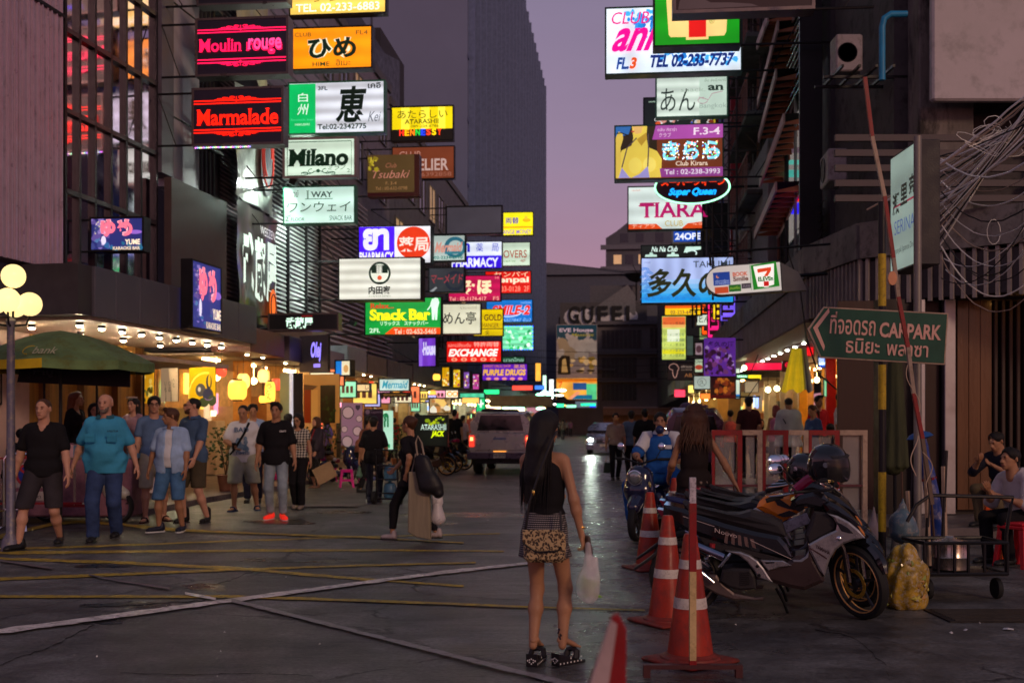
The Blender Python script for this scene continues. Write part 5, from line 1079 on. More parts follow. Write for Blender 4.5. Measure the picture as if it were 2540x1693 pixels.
def tpl(kind,h):
    h=round(h,3);k_=(kind,h)
    if k_ in _tpl: return _tpl[k_]
    q=[];k=.012
    if kind.startswith('head'):
        k=.02;fem='f' in kind[4:]
        q=[((0,.0,.035),(0,.03,.03),.078,.08,1.0),((0,-.03,-.02),(0,-.035,-.055),.066,.052 if fem else .058,1.0),((0,-.075,-.092),(0,-.076,-.093),.02,.02,1.3 if not fem else 1),
             ((-.03,-.086,.026),(.03,-.086,.026),.012,.012,1),((0,-.094,.012),(0,-.116,-.028),.009,.014,1),((-.014,-.105,-.034),(.014,-.105,-.034),.009,.009,1),
             ((-.018,-.094,-.064),(.018,-.094,-.064),.009,.009,1),((.078,.012,.012),(.082,.018,-.02),.014,.010,1,1,(1,0,0)),((-.078,.012,.012),(-.082,.018,-.02),.014,.010,1,1,(1,0,0)),
             ((0,.015,-.04),(0,.035,-.20),.050 if fem else .060,.052 if fem else .066,1),((.031,-.104,.006),(.032,-.104,.006),.013,.013,1,-1),((-.031,-.104,.006),(-.032,-.104,.006),.013,.013,1,-1)]
    elif kind.startswith('hand'):
        cu={'handr': .45,'handg': 1.05,'hando': .15}[kind];k=.007
        q=[((0,0,.03),(0,0,-.02),.024,.026,1.0),((.0,-.018,-.045),(.0,-.022,-.085),.016,.013,1),((.0,.002,-.04),(.0,.0,-.088),.017,.014,1),((0,.02,-.04),(.0,.022,-.082),.016,.013,1)]
        for i,(y,L) in enumerate(((-.030,.066),(-.010,.075),(.010,.070),(.029,.054))):
            z=-.086 if i<3 else -.08;p=Vector((.0,y,z));a=cu*.5
            for s_i,fr in enumerate((.45,.32,.26)):
                n_=p+Vector((math.sin(a),0,-math.cos(a)))*L*fr;q.append((tuple(p),tuple(n_),.0088-.0008*s_i,.0082-.001*s_i,1));p=n_;a+=cu*.75
        q+=[((.006,-.028,-.022),(.022,-.052,-.052),.013,.010,1),((.022,-.052,-.052),(.034,-.056,-.082),.0095,.008,1)]
    elif kind=='shoe':
        k=.02;q=[((0,.055,.038),(0,.03,.05),.036,.04,1),((0,.0,.035),(0,-.13,.028),.037,.033,1.25),((0,-.15,.022),(0,-.17,.02),.026,.020,1.6),((0,.05,.05),(0,.045,.095),.034,.036,1)]
    elif kind=='boot':
        k=.02;q=[((0,.055,.038),(0,.03,.05),.036,.04,1),((0,.0,.035),(0,-.13,.028),.037,.033,1.25),((0,-.15,.022),(0,-.17,.02),.026,.020,1.6),((0,.05,.05),(0,.035,.17),.04,.046,1)]
    elif kind=='foot':
        k=.012;q=[((0,.05,.03),(0,.02,.07),.027,.032,1),((0,.03,.04),(0,-.10,.022),.028,.02,1.5)]+[((-.028+.014*i,-.11,.018),(-.03+.015*i,-.155+.007*abs(i-1),.014),.009,.009-.0008*i,1) for i in range(5)]
    V,Q=field_mesh(q,h,k=k,clip=[(0,0,-1,0.0)] if kind in ('shoe', 'boot', 'foot') else None)
    _tpl[k_]=(np.asarray(V),Q);return _tpl[k_]
def xf(t,M4,mirror=False,s=1.0):
    V,Q=t;V=V*s
    if mirror: V=V*np.array([-1,1,1]);Q=Q[:,::-1]
    m=np.array(M4);return V@m[:3,:3].T+m[:3,3],Q
def ik(a,c,l1,l2,pole):
    v=c-a;D=v.length;D2=min(max(D,abs(l1-l2)+.01),l1+l2-.002)
    if D<1e-6: v=Vector((0,0,-1));D=1
    c=a+v/D*D2;x=(l1*l1-l2*l2+D2*D2)/(2*D2);y=math.sqrt(max(l1*l1-x*x,0));u=v/D;p=pole-u*pole.dot(u)
    p=p.normalized() if p.length>1e-5 else u.orthogonal().normalized()
    return a+u*x+p*y,c
SKIN={'fair': (.52,.27,.18),'tan': (.40,.20,.11),'mid': (.33,.16,.085),'dark': (.20,.10,.055)}
def skin(n): return M('skin_'+n,SKIN[n],.48,bump=.05,var=.1,vs=6)
def cloth(name,c,**k): return M('cloth_'+name,c,k.pop('rough', .85),spec=.12,bump=k.pop('bump', .95),bs=k.pop('bs', 11),var=k.pop('var', .22),vs=k.pop('vs', 5),**k)
HAIRM=M('hair_black', (.010,.008,.008),.55,bump=.5,bs=60,stretch=(6,6,.4));HAIRB=M('hair_brown', (.07,.028,.014),.45,bump=.5,bs=60,stretch=(6,6,.4));HAIRG=M('hair_grey', (.16,.12,.10),.6,bump=.5,bs=60);HAIRL=M('hair_blonde', (.45,.28,.14),.5,bump=.5)
EYEM=M('eye_dark', (.01,.007,.006),.2);LIPM=M('lips', (.32,.08,.07),.5);SOLE=M('shoe_sole', (.55,.55,.55),.6)
PEOPLE=[]
def person(label,px,py,H,rz=0,hair='short', hm=None,top=None,bot=None,shoes=('shoe', (.02,.02,.02)),lf=(.1,0,0),rf=(-.1,0,0),lh=None,rh=None,g=1.0,sk='fair', d=None,z0=0,sit=None,lean=(0,0),head=(0,0),hand=('handr', 'handr'),vox=None,group=None,fem=False,feetrot=(0,0),bust=0,kn=(None,None),glasses=False,beard=None,el=(None,None),faceon=None):
    if d is None: d=F*(1.5-z0)/(py-1044)
    X=(px-1270)/F*d;s=H/1.75;rad=R(rz)
    v=vox or max(.011,min(.034,d*.00085))
    root=thing('person', label,'person', (X,d,z0),rad,group)
    S=Vector((s,s,s));hipz=(.90 if sit is None else sit/s)
    lean_x,lean_y=lean
    foot=[Vector(lf),Vector(rf)];ank=[]
    hips=[];cen=Vector((0,0,hipz));
    reach=.835
    if sit is None:
        mz=min(math.sqrt(max(reach**2-(f.x-sg*.09)**2-(f.y)**2,.1))+f.z+.085 for f,sg in zip(foot,(1,-1)));hipz=min(.925,mz);cen.z=hipz
    for sg in (1,-1): hips.append(cen+Vector((sg*(.088 if not fem else .082),0,0)))
    chest=cen+Vector((lean_x*.5,lean_y*.5,.36));neck=cen+Vector((lean_x,lean_y,.56));
    if sit is not None and lean_y: chest.z-=abs(lean_y)*.25;neck.z-=abs(lean_y)*.6
    sw=(.176 if not fem else .152)*(1+.12*(g-1));sh=[neck+Vector((sg*sw,.01,-.068)) for sg in (1,-1)]
    hd=neck+Vector((head[0]*.0,-.02,.165)) if sit is None or not lean_y else neck+Vector((0,-.06,.15))
    q=[];legs=[];arms=[]
    for i,sg in enumerate((1,-1)):
        f=foot[i];a=Vector((f.x,f.y,f.z+.085));pole=Vector(kn[i]) if kn[i] else Vector((sg*.12,-1,.1))
        kne,a2=ik(hips[i]-Vector((0,0,.02)),a,.43,.41,pole);legs.append((hips[i],kne,a2));ank.append(a2)
        hnd=(lh,rh)[i];hnd=Vector(hnd) if hnd else Vector((sg*(.25+.06*(g-1)),-.04,hipz-.10));ep=Vector(el[i]) if el[i] else Vector((sg*.5,1,-.1))
        elb,w2=ik(sh[i],hnd,.285,.25,ep);arms.append((sh[i],elb,w2))
    gf=1+(g-1)
    torso=[(cen+Vector((0,.01,.0)),cen+Vector((0,.0,.07)),.105*(.94+.06*gf),.10*gf,1.5 if not fem else 1.42),(cen+Vector((0,-.02*(gf-1)*3,.12)),cen+Vector((0,-.045*(gf-1)*3,.2)),.088*gf,.092*gf,1.38 if not fem else 1.22),
             (chest+Vector((0,0,-.12)),chest+Vector((0,.0,.06)),.098*(.7+.3*gf),.105*(.75+.25*gf),1.45 if not fem else 1.25),(sh[0]+Vector((-.04,0,.012)),sh[1]+Vector((.04,0,.012)),.050,.050,1),(neck+Vector((0,.015,-.06)),hd+Vector((0,.01,-.05)),.062 if not fem else .05,.054 if not fem else .044,1)]
    if fem or bust: torso+=[(chest+Vector((sg*.068,-.075,-.03)),chest+Vector((sg*.068,-.085,-.045)),.052,.05,1) for sg in (1,-1)]
    if fem: torso+=[(cen+Vector((sg*.06,.055,-.02)),cen+Vector((sg*.07,.05,-.04)),.075,.07,1) for sg in (1,-1)]
    tk=(.9 if fem else 1.0)
    def limb(i,r=0): 
        a,b_,c=legs[i];return [(a,b_,(.082*(.8+.2*gf) if not fem else .08)+r,.053*tk+r,1),(b_,b_+(c-b_)*.35,.050*tk+r,.055*tk+r,1),(b_+(c-b_)*.35,c,.055*tk+r,.033*tk+r,1)]
    def arm(i,r=0,t=9):
        a,b_,c=arms[i];return [(a,b_,(.050 if not fem else .038)*(.8+.2*gf)+r,.040*tk**1.5+r,1),(b_,b_+(c-b_)*.3,.040*tk**1.5+r,.040*tk**1.5+r,1),(b_+(c-b_)*.3,c,.040*tk**1.5+r,.026*tk+r,1)]
    body=torso+limb(0)+limb(1)+arm(0)+arm(1)
    tp=lambda L: [tuple([tuple(Vector(p[0])*s),tuple(Vector(p[1])*s),p[2]*s,p[3]*s]+list(p[4:])) for p in L]
    chunks=[field_mesh(tp(body),v,k=.035*s)]
    hv=max(.007,v*.55)
    Mh=Matrix.Translation(hd*s) @ Matrix.Rotation(R(head[0]),4,'Z') @ Matrix.Rotation(R(head[1]),4,'X')
    chunks.append(xf(tpl('headf' if fem else 'head', hv),Mh,s=s))
    for i,sg in enumerate((1,-1)):
        a,b_,c=arms[i];u=(c-b_).normalized();zz=-u;fwd=Vector((0,-1,0));yy=-(fwd-zz*fwd.dot(zz));yy=yy.normalized() if yy.length>.1 else Vector((0,0,-1));xx=yy.cross(zz)
        m=Matrix((xx,yy,zz)).transposed().to_4x4();m.translation=c*s
        chunks.append(xf(tpl(hand[i],max(.006,v*.5)),m,mirror=(sg>0),s=s*(.92 if fem else 1.04)))
    bare=shoes[0] in ('sandal', 'foot', 'wedge')
    for i,sg in enumerate((1,-1)):
        if bare:
            m=Matrix.Translation(Vector((ank[i].x*s,ank[i].y*s-.03,max(0,(ank[i].z-.085)*s)+.02+(.05 if shoes[0]=='wedge' else 0)))) @ Matrix.Rotation(R(feetrot[i]),4,'Z') @ (Matrix.Rotation(R(16),4,'X') if shoes[0]=='wedge' else Matrix())
            chunks.append(xf(tpl('foot', max(.007,v*.6)),m,s=s*.95))
    mesh_np('body', chunks,skin(sk),root)
    if not bare:
        for i in (0,1):
            m=Matrix.Translation(Vector((ank[i].x*s,ank[i].y*s-.01,(ank[i].z-.085)*s+.012))) @ Matrix.Rotation(R(feetrot[i]),4,'Z')
            sh_=mesh_np('shoe', [xf(tpl(shoes[0],max(.009,v*.7)),m,s=s)],M('shoe_%.2f_%.2f' % (shoes[1][0],shoes[1][2]),shoes[1],.45,emit=shoes[1] if shoes[1][0]>.8 else None,es=.35,sampled=False),root)
            b=MB();pr=[(.034,.08),(.042,.0),(.05,-.1),(.04,-.17),(0,-.2),(-.04,-.17),(-.05,-.1),(-.042,0),(-.034,.08),(0,.1)]
            b.prism([(x*s,y*s) for x,y in pr],0,.014,SOLE if len(shoes)>2 else M('dark_sole', (.03,.03,.03),.7),axis='z');o=b.build('sole', None,sh_);o.matrix_local=m @ Matrix.Translation((0,0,-.012))
    elif shoes[0]=='sandal':
        for i in (0,1):
            m=Matrix.Translation(Vector((ank[i].x*s,ank[i].y*s-.03,max(0,(ank[i].z-.085)*s)))) @ Matrix.Rotation(R(feetrot[i]),4,'Z')
            b=MB();pr=[(.036,.07),(.044,.0),(.052,-.1),(.04,-.16),(0,-.175),(-.04,-.16),(-.05,-.1),(-.042,0),(-.034,.07),(0,.085)]
            b.prism([(x*s,y*s) for x,y in pr],0,.022,None,axis='z');b.path([(.045*s,-.02,.02),(.03*s,-.05,.07),(0,-.06,.078),(-.03*s,-.05,.07),(-.045*s,-.02,.02)],.014,6)
            o=b.build('sandal', M('sandal', shoes[1],.6),root);o.matrix_local=m
    if d<21 or faceon:
        for nm,mt,bx in (('eye', EYEM,[(.031,-.098,.006,.011,.005),(-.031,-.098,.006,.011,.005)]),('eyebrow', hm or HAIRM,[(.033,-.0995,.027,.019,.0042),(-.033,-.0995,.027,.019,.0042)]),('mouth', LIPM,[(0,-.1035,-.065,.022,.006)])):
            for x,y,z,rx,rz_ in bx:
                b=MB();b.ball((0,0,0),1,8,None,(rx,.007,rz_));o=b.build(nm,mt,root);o.matrix_local=Mh @ Matrix.Scale(s,4) @ Matrix.Translation((x,y,z))
        if glasses:
            b=MB()
            for x in (-.031,.031): b.path([(x+.024*math.cos(a),-.112,.006+.017*math.sin(a)) for a in [k*.628 for k in range(10)]],.0028,5,closed=True)
            for x in (-1,1): b.tube((x*.055,-.11,.01),(x*.082,.01,.012),.0025,n=4)
            b.tube((-.008,-.112,.01),(.008,-.112,.01),.003,n=4);o=b.build('glasses', BLK,root);o.matrix_local=Mh @ Matrix.Scale(s,4)
        if beard:
            o=mesh_np('beard', [xf(field_mesh([((0,-.045,-.04),(0,-.05,-.062),.062,.056,1),((0,-.08,-.09),(0,-.081,-.092),.024,.024,1.3),((0,-.06,.03),(0,-.06,-.02),.09,.055,1,-1),((0,-.12,-.062),(0,-.121,-.063),.018,.018,1.3,-1)],.009,k=.01),Mh,s=s)],beard,root)
    hm_=hm or HAIRM;hq=None;k=.015
    face=[((0,-.105,-.10),(0,-.10,.02),.07,.062,1.0,-1)]
    base=[((0,.002,.045),(0,.032,.035),.088,.091,1.0)]
    if hair=='short': hq=base+[((0,.05,.02),(0,.055,-.05),.07,.055,1.1),((0,.0,-.17),(0,-.02,-.07),.09,.06,1.2,-1)]+face
    elif hair=='quiff': hq=base+[((-.04,-.06,.105),(.045,-.07,.112),.034,.028,1),((0,.05,.02),(0,.055,-.04),.066,.05,1.1)]+face
    elif hair=='buzz': hq=[((0,.006,.04),(0,.033,.033),.0815,.084,1.0),((0,.04,-.16),(0,.0,-.06),.08,.05,1.2,-1)]+[((0,-.105,-.10),(0,-.10,.035),.075,.066,1.0,-1)]
    elif hair=='bald': hq=[((0,.05,.0),(0,.055,-.03),.062,.05,1.15),((0,-.1,.0),(0,-.03,.09),.09,.075,1.,-1)]
    elif hair=='long': hq=base+[((0,.05,.02),(0,.085,-.15),.085,.075,1.2),((0,.085,-.15),(0,.10,-.34),.07,.045,1.6)]+face
    elif hair=='bob': hq=base+[((0,.03,.0),(0,.04,-.11),.092,.088,1.1)]+face
    elif hair=='wavy': hq=base+[((0,.03,.04),(0,.05,-.02),.10,.11,1.1),((0,.05,-.02),(0,.08,-.25),.105,.08,1.35),((.08,.05,-.12),(.09,.05,-.30),.045,.03,1),((-.08,.05,-.12),(-.1,.05,-.28),.045,.03,1)]+face
    elif hair in ('bun', 'topbun'): hq=base+[((0,.05,.02),(0,.05,-.03),.062,.045,1),((0,.06,.115) if hair=='topbun' else (0,.10,.06),(0,.065,.12) if hair=='topbun' else (0,.11,.06),.036,.036,1)]+face
    elif hair=='pony': hq=base+[((0,.05,.02),(0,.06,-.03),.062,.045,1),((0,.10,.03),(0,.155,-.06),.026,.03,1),((0,.155,-.06),(0,.15,-.22),.03,.015,1)]+face
    if hq: mesh_np('hair', [xf(field_mesh(hq,max(.009,v*.7),k=k,fold=(.0035,int(px)) if hair!='buzz' else None),Mh,s=s)],hm_,root)
    if top:
        ls=top.get('loose', .016);sl=top.get('sleeve', .62);L=[]
        for t_ in torso[:3]: L.append((t_[0],t_[1],t_[2]+ls+.004,t_[3]+ls+.004)+tuple(t_[4:]))
        tt=torso[3]
        if sl: L+=[(tt[0],tt[1],tt[2]+ls*.7,tt[3]+ls*.7,1)]+[(neck+Vector((sg*.03,.02,-.005)),sh[0 if sg>0 else 1]+Vector((-sg*.02,.0,.02)),.045,.042,1) for sg in (1,-1)]
        if not sl: L.append((neck+Vector((.085,.0,-.05)),neck+Vector((-.085,0,-.05)),.04,.04,1))
        for t_ in torso[5:]: L.append((t_[0],t_[1],t_[2]+ls,t_[3]+ls)+tuple(t_[4:]))
        if top.get('hem', 0)<.12: L.append((cen+Vector((0,0,top.get('hem', 0)-.12)),cen+Vector((0,-.01,.06)),.105*(.9+.1*gf)+ls+top.get('flare', .0),.105*gf+ls,1.45))
        if gf>1.15: L.append((cen+Vector((0,-.05*gf,.10)),cen+Vector((0,-.06*gf,.16)),.10*gf,.10*gf,1.35))
        for i in (0,1):
            a,b_,c=arms[i]
            if sl>1.0: L+=[(a,b_,.050+ls*.5,.044+ls*.7,1),(b_,b_+(c-b_)*(sl-1),.044+ls*.7,.036+ls*.7,1)]
            elif sl: L.append((a,a+(b_-a)*sl,.048*(.8+.2*gf)+ls*.45,.046+ls,1))
        L.append((neck+Vector((0,-.01,.0)),neck+Vector((0,-.02,.09)),.062 if not fem else .06,.07,1,-1))
        if top.get('v'): L.append((neck+Vector((0,-.07,-.03)),neck+Vector((0,-.16,-.115)),.045,.008,1,-1))
        cl=[(0,0,-1,-(hipz+top.get('hem', -.04))*s)]
        if 0: L+=[(cen+Vector((.01,-.20*gf,-.2)),cen+Vector((.01,-.20*gf,.2)),.10,.10,1.2,-1),(cen+Vector((.01,-.20*gf,.2)),neck+Vector((0,-.13,.02)),.10,.06,1.2,-1)]
        fo=(top.get('fold', .0042),int(px)+3)
        mesh_np(top.get('name', 'shirt'),[field_mesh(tp(L),v,k=.022*s,clip=cl+e_,fold=fo) for e_ in ([[(-1,0,0,-.055)],[(1,0,0,-.035)]] if top.get('open') else [[]])],top['m'],root)
        if top.get('under'):
            L2=[(t_[0],t_[1],t_[2]+.024,t_[3]+.024)+tuple(t_[4:]) for t_ in torso[:3]]+[(tt[0]*.6+tt[1]*.4,tt[0]*.4+tt[1]*.6,.062,.062,1)]
            if gf>1.1: L2.append((cen+Vector((0,-.045*gf,.09)),cen+Vector((0,-.055*gf,.15)),.096*gf,.096*gf,1.3))
            mesh_np('undershirt', [field_mesh(tp(L2),v,k=.022*s,clip=[(0,0,-1,-(hipz-.0)*s)],fold=(.003,8))],top['under'],root)
        if top.get('collar'):
            b=MB();n=12
            for k_ in range(n):
                a0=-1.2+k_*(2*math.pi-.7)/n*1.0-.03
            pts=[neck+Vector((.082*math.cos(a),.0+.078*math.sin(a),.035+.012*math.sin(a))) for a in [-1.25+k_*(5.6/14) for k_ in range(15)]]
            vs=[];
            for p in pts: r_=(p-neck);r_.z=0;r_.normalize();vs+=[p*s,(p+r_*.028-Vector((0,0,.038)))*s,(p+r_*.036-Vector((0,0,.036)))*s,(p+r_*.008)*s]
            fs=[(4*i+a_,4*i+(a_+1) % 4,4*i+4+(a_+1) % 4,4*i+4+a_) for i in range(14) for a_ in range(4)]
            b.add(vs,fs,None,True);b.build('collar', top['collar'],root)
    if bot:
        ls=bot.get('loose', .014);L=[];hz=bot.get('len', .1)
        if bot.get('skirt'):
            L=[(cen+Vector((0,.0,.10)),cen+Vector((0,.015,-.02)),.112,.138,1.28),(cen+Vector((0,.02,-.02)),cen+Vector((0,.02,hz-hipz-.12)),.138,.172+bot.get('flare', .03),1.18)]
        else:
            L.append((cen+Vector((0,.01,-.02)),cen+Vector((0,0,.07)),.108*(.94+.06*gf)+ls*.6,.098*gf+ls*.4,1.5 if not fem else 1.42))
            for t_ in (torso[7:9] if fem else []): L.append((t_[0],t_[1],t_[2]+ls*.6,t_[3]+ls*.6,1))
            for i in (0,1):
                a,b_,c=legs[i];fl=bot.get('flare', 0)
                if hz>=.42: L.append((a,a+(b_-a)*min(1,(hipz-hz)/(hipz-b_.z) if hipz-b_.z>.15 else .95),.086*(.8+.2*gf)+ls,.066+ls+fl,1))
                else: 
                    w_=min(1,max(.2,(b_.z-hz)/max(.1,b_.z-c.z)))
                    L+=[(a,b_,.086*(.8+.2*gf)+ls*.8,.058+ls,1),(b_,b_+(c-b_)*w_,.058+ls,.045+ls+fl,1)]
        cl=[(0,0,1,(hipz+bot.get('top', .09))*s)]
        if sit is None: cl.append((0,0,-1,-hz*s))
        mesh_np(bot.get('name', 'skirt' if bot.get('skirt') else ('shorts' if hz>.4 else 'trousers')),[field_mesh(tp(L),v,k=.02*s,clip=cl,fold=(bot.get('fold', .003),int(px)+9))],bot['m'],root)
    root['_']=0;del root['_']
    J=dict(cen=cen*s,hipz=hipz*s,neck=neck*s,head=hd*s,Mh=Mh,hands=[a[2]*s for a in arms],el=[a[1]*s for a in arms],sh=[x*s for x in sh],ank=[a*s for a in ank],chest=chest*s,s=s,kn=[l[1]*s for l in legs])
    return root,J
def wpt(root,p): return Matrix.Translation(root.location) @ Matrix.Rotation(root.rotation_euler.z,4,'Z') @ Vector(p)
JEAN=cloth('jeans', (.035,.06,.15),var=.4,vs=4);BTEE=cloth('black', (.012,.011,.013));WTEE=cloth('white', (.62,.62,.64),var=.08)
GM='men walking in a group across the junction at the left'; GS='people strolling up the left pavement'; GF='people in the distance at the end of the street'; GB='people standing behind the red and white barrier'
S=dict
r,J=person('stocky man in black v-neck T-shirt and dark shorts, arms hanging', 108,1358,1.80,8,'buzz', HAIRB,S(m=BTEE,hem=-.05,v=1,sleeve=.72,loose=.022),S(m=cloth('charcoal', (.035,.03,.035)),len=.47,loose=.03),('shoe', (.012,.012,.013)),lf=(.14,.16,.03),rf=(-.20,-.26,0),g=1.15,lh=(.30,-.10,.80),rh=(-.34,.02,.74),group=GM,feetrot=(5,-40),head=(-10,0))
r,J=person('heavy balding man in turquoise short-sleeved shirt and blue jeans', 262,1341,1.84,6,'bald', HAIRG,S(m=cloth('turquoise', (.05,.29,.48),vs=3),hem=-.10,sleeve=.8,loose=.03,fold=.008,collar=cloth('collar_blue', (.03,.12,.16)),under=None),S(m=JEAN,len=.06,loose=.028),('shoe', (.014,.012,.012)),lf=(.09,.16,.03),rf=(-.11,-.14,0),g=1.38,lh=(.40,.02,.76),rh=(-.43,.08,.80),group=GM,beard=HAIRG,head=(-6,0))
W_=cloth('turquoise_pocket', (.04,.25,.42))
for x in (-.13,.13):
    b=MB();b.bbox(x-.06,-.245,1.24,x+.06,-.215,1.34,.004);b.box(x-.063,-.252,1.31,x+.063,-.225,1.345);b.build('pocket', W_,r)
b=MB();b.text('EXPEDITION', .08,1.365,.21,1.39,-.255,M('navy_print', (.01,.03,.05),.7),bold=.03);b.build('lettering', None,r)
person('tall man in mid-blue T-shirt and glasses, partly hidden behind the man in the open shirt', 382,1293,1.86,20,'short', HAIRM,S(m=cloth('steel_blue', (.10,.17,.32)),hem=-.04,sleeve=.6),S(m=cloth('cream', (.42,.38,.28)),len=.48,loose=.03),('sandal', (.05,.02,.02)),lf=(.14,.1,0),rf=(-.12,-.1,0),group=GM,glasses=True,feetrot=(30,-20),g=1.05)
r,J=person('short man in white T-shirt under an open pale blue shirt and denim shorts, looking left', 425,1317,1.67,-5,'quiff', HAIRB,S(m=cloth('pale_blue_shirt', (.30,.42,.62)),hem=-.08,sleeve=.75,loose=.035,open=1,fold=.007,under=WTEE,collar=cloth('pale_blue_shirt', (.30,.42,.62))),S(m=cloth('denim', (.06,.14,.27),var=.35),len=.46,loose=.028),('shoe', (.012,.014,.03),1),lf=(.17,-.02,0),rf=(-.14,-.10,0),g=1.25,lh=(.25,-.10,.86),rh=(-.36,.02,.80),el=((1,.6,0),None),group=GM,sk='mid', head=(-58,4),feetrot=(0,-45))
r,J=person('man in dusty blue polo shirt, brown shorts and glasses, turned to the left', 480,1296,1.84,-28,'buzz', HAIRM,S(m=cloth('dusty_blue', (.06,.105,.19)),hem=-.07,sleeve=.8,loose=.025,collar=cloth('dusty_blue', (.06,.105,.19))),S(m=cloth('brown_shorts', (.07,.055,.035)),len=.50,loose=.035),('boot', (.01,.01,.01)),lf=(.14,.12,0),rf=(-.12,-.05,0),g=1.25,lh=(.22,-.22,.90),rh=(-.32,.0,.80),group=GM,head=(-35,-4),beard=HAIRB,glasses=True,feetrot=(20,0))
r,J=person('man in white T-shirt with blue print, crossbody strap and khaki shorts', 603,1266,1.77,10,'buzz', HAIRM,S(m=WTEE,hem=-.10,sleeve=.75,loose=.035,fold=.007),S(m=cloth('khaki', (.36,.36,.26)),len=.46,loose=.045,flare=.01),('sandal', (.02,.04,.10)),lf=(.22,.10,0),rf=(-.14,-.08,0),lh=(.28,-.02,.80),rh=(-.12,-.30,1.06),el=(None,(-1,.3,-.5)),sk='tan', g=1.1,group=GS,head=(-8,16),feetrot=(10,-25))
b=MB();b.path([J['sh'][0]+Vector((-.08,-.09,.06)),J['chest']+Vector((.02,-.19,.0)),J['cen']+Vector((-.13,-.18,.12)),J['cen']+Vector((-.20,-.05,.03))],.022,6);b.build('shoulder_strap', cloth('black_strap', (.01,.01,.01)),r)
b=MB();rr=random.Random(4)
b.text('BAD', -.13,1.32,.10,1.40,-.165,M('blue_print', (.08,.14,.24),.8),bold=.02);b.text('TIMES', -.12,.95,.12,1.00,-.20,M('blue_print', (.08,.14,.24),.8),bold=.03)
for k in range(16): 
    x,z,rd=rr.uniform(-.08,.08),rr.uniform(1.03,1.27),rr.uniform(.025,.05);b.add([(x+rd*math.cos(a),-.178-k*.0006-abs(1.1-z)*.02,z+rd*1.3*math.sin(a)) for a in (0,1,2.1,3.2,4.2,5.2)],[(0,1,2,3,4,5)],M('blue_print2', rr.choice([(.10,.18,.28),(.16,.24,.32)]),.8))
b.build('shirt_print', None,r)
b=MB();b.bbox(-.035,-.008,-.07,.035,.008,.07,.005);o=b.build('phone', BLK,r);o.location=J['hands'][1]+Vector((0,-.07,.02));o.rotation_euler=(R(40),0,0)
person('man in light blue shirt walking behind the two young men', 628,1246,1.80,5,'quiff', HAIRM,S(m=cloth('sky_shirt', (.30,.40,.60)),hem=-.05),S(m=cloth('navy', (.02,.02,.04)),len=.08),sk='tan', group=GS,head=(10,12))
r,J=person('young man in black T-shirt, pale jeans and bright red trainers', 685,1288,1.77,4,'quiff', HAIRM,S(m=BTEE,hem=-.09,sleeve=.8,loose=.03,fold=.006),S(m=cloth('pale_jeans', (.24,.29,.33),var=.3),len=.10,loose=.016),('shoe', (.95,.03,.015),1),lf=(.11,-.06,0),rf=(-.09,.06,0),lh=(.30,-.06,.82),rh=(-.31,.0,.80),sk='tan', group=GS,feetrot=(20,-20),head=(-5,3))
b=MB();b.text('CRAFT', .07,1.335,.17,1.362,-.155,WHT,bold=.04);b.build('lettering', None,r)
LAT=M('lattice_blouse', (.45,.42,.36),.8);
def lattice():
    m=bpy.data.materials.new('lattice_blouse');m.use_nodes=True;t=m.node_tree;b_=t.nodes['Principled BSDF'];co=nn(t,'ShaderNodeTexCoord').outputs['Object']
    mp=nn(t,'ShaderNodeMapping', {0: co,'Rotation': (0,R(45),0),'Scale': (32,0.01,32)});ck=nn(t,'ShaderNodeTexChecker', {'Vector': mp.outputs[0],'Scale': 1.0,'Color1': (.5,.46,.38,1),'Color2': (.03,.025,.025,1)})
    t.links.new(ck.outputs[0],b_.inputs['Base Color']);b_.inputs['Roughness'].default_value=.85;return m
r,J=person('woman in lattice-patterned sleeveless blouse, black trousers and glasses', 740,1262,1.62,-4,'bob', HAIRM,S(m=lattice(),hem=.03,sleeve=.3,loose=.02),S(m=BTEE,len=.08,loose=.02),('shoe', (.25,.20,.16)),fem=True,lf=(.07,-.05,0),rf=(-.06,.06,0),sk='tan', group=GS,head=(-12,14),glasses=True)
r,J=person('woman in dark cardigan with a red edge carrying a brown shopping bag', 786,1212,1.58,-50,'bob', HAIRB,S(m=cloth('dark_cardigan', (.03,.022,.035)),hem=-.18,sleeve=1.7,loose=.05),S(m=BTEE,len=.3,loose=.02),('foot', (.1,.1,.1)),fem=True,lh=(.22,-.2,.80),hand=('handg', 'handr'),group=GS)
b=MB();b.path([J['sh'][0]+Vector((-.06,-.11,.05)),J['chest']+Vector((.05,-.2,-.1)),J['cen']+Vector((.04,-.2,.0))],.018,6);b.build('red_trim', REDP,r)
t=thing('shopping_bag', 'brown paper shopping bag held by the woman in the dark cardigan', 'bag', P(806,1172,24.5));b=MB();b.cbox((0,0,0),(.42,.14,.36),Matrix.Rotation(R(-28),3,'Y'));b.build('bag_body', M('kraft', (.30,.19,.11),.8),t)
b=MB();b.path([(-.10,0,.12),(-.16,0,.30),(-.02,0,.36),(.06,0,.24)],.012,5);b.build('handle', BLK,t)
r,J=person('man in black T-shirt seen from behind pushing a hand trolley of water', 927,1247,1.58,176,'short', HAIRM,S(m=BTEE,hem=-.10,sleeve=.8,loose=.03),S(m=cloth('dark_jeans', (.018,.018,.028)),len=.08,loose=.015),('shoe', (.10,.10,.11),1),lf=(.08,.1,0),rf=(-.09,-.06,0),lh=(.33,-.1,.80),rh=(-.22,-.2,.95),sk='tan')
BAGG=M('green_plastic', (.10,.22,.14),.35,trans=.3)
t=thing('carrier_bag', 'green plastic bag hanging from the hand of the man with the trolley', 'bag', P(891,1168,20.9));
mesh_np('bag_body', [field_mesh([((0,0,.04),(0,0,-.07),.03,.055,1.1),((0,0,.12),(0,0,.04),.012,.03,1.1)],.016,k=.03,fold=(.006,4))],BAGG,t)
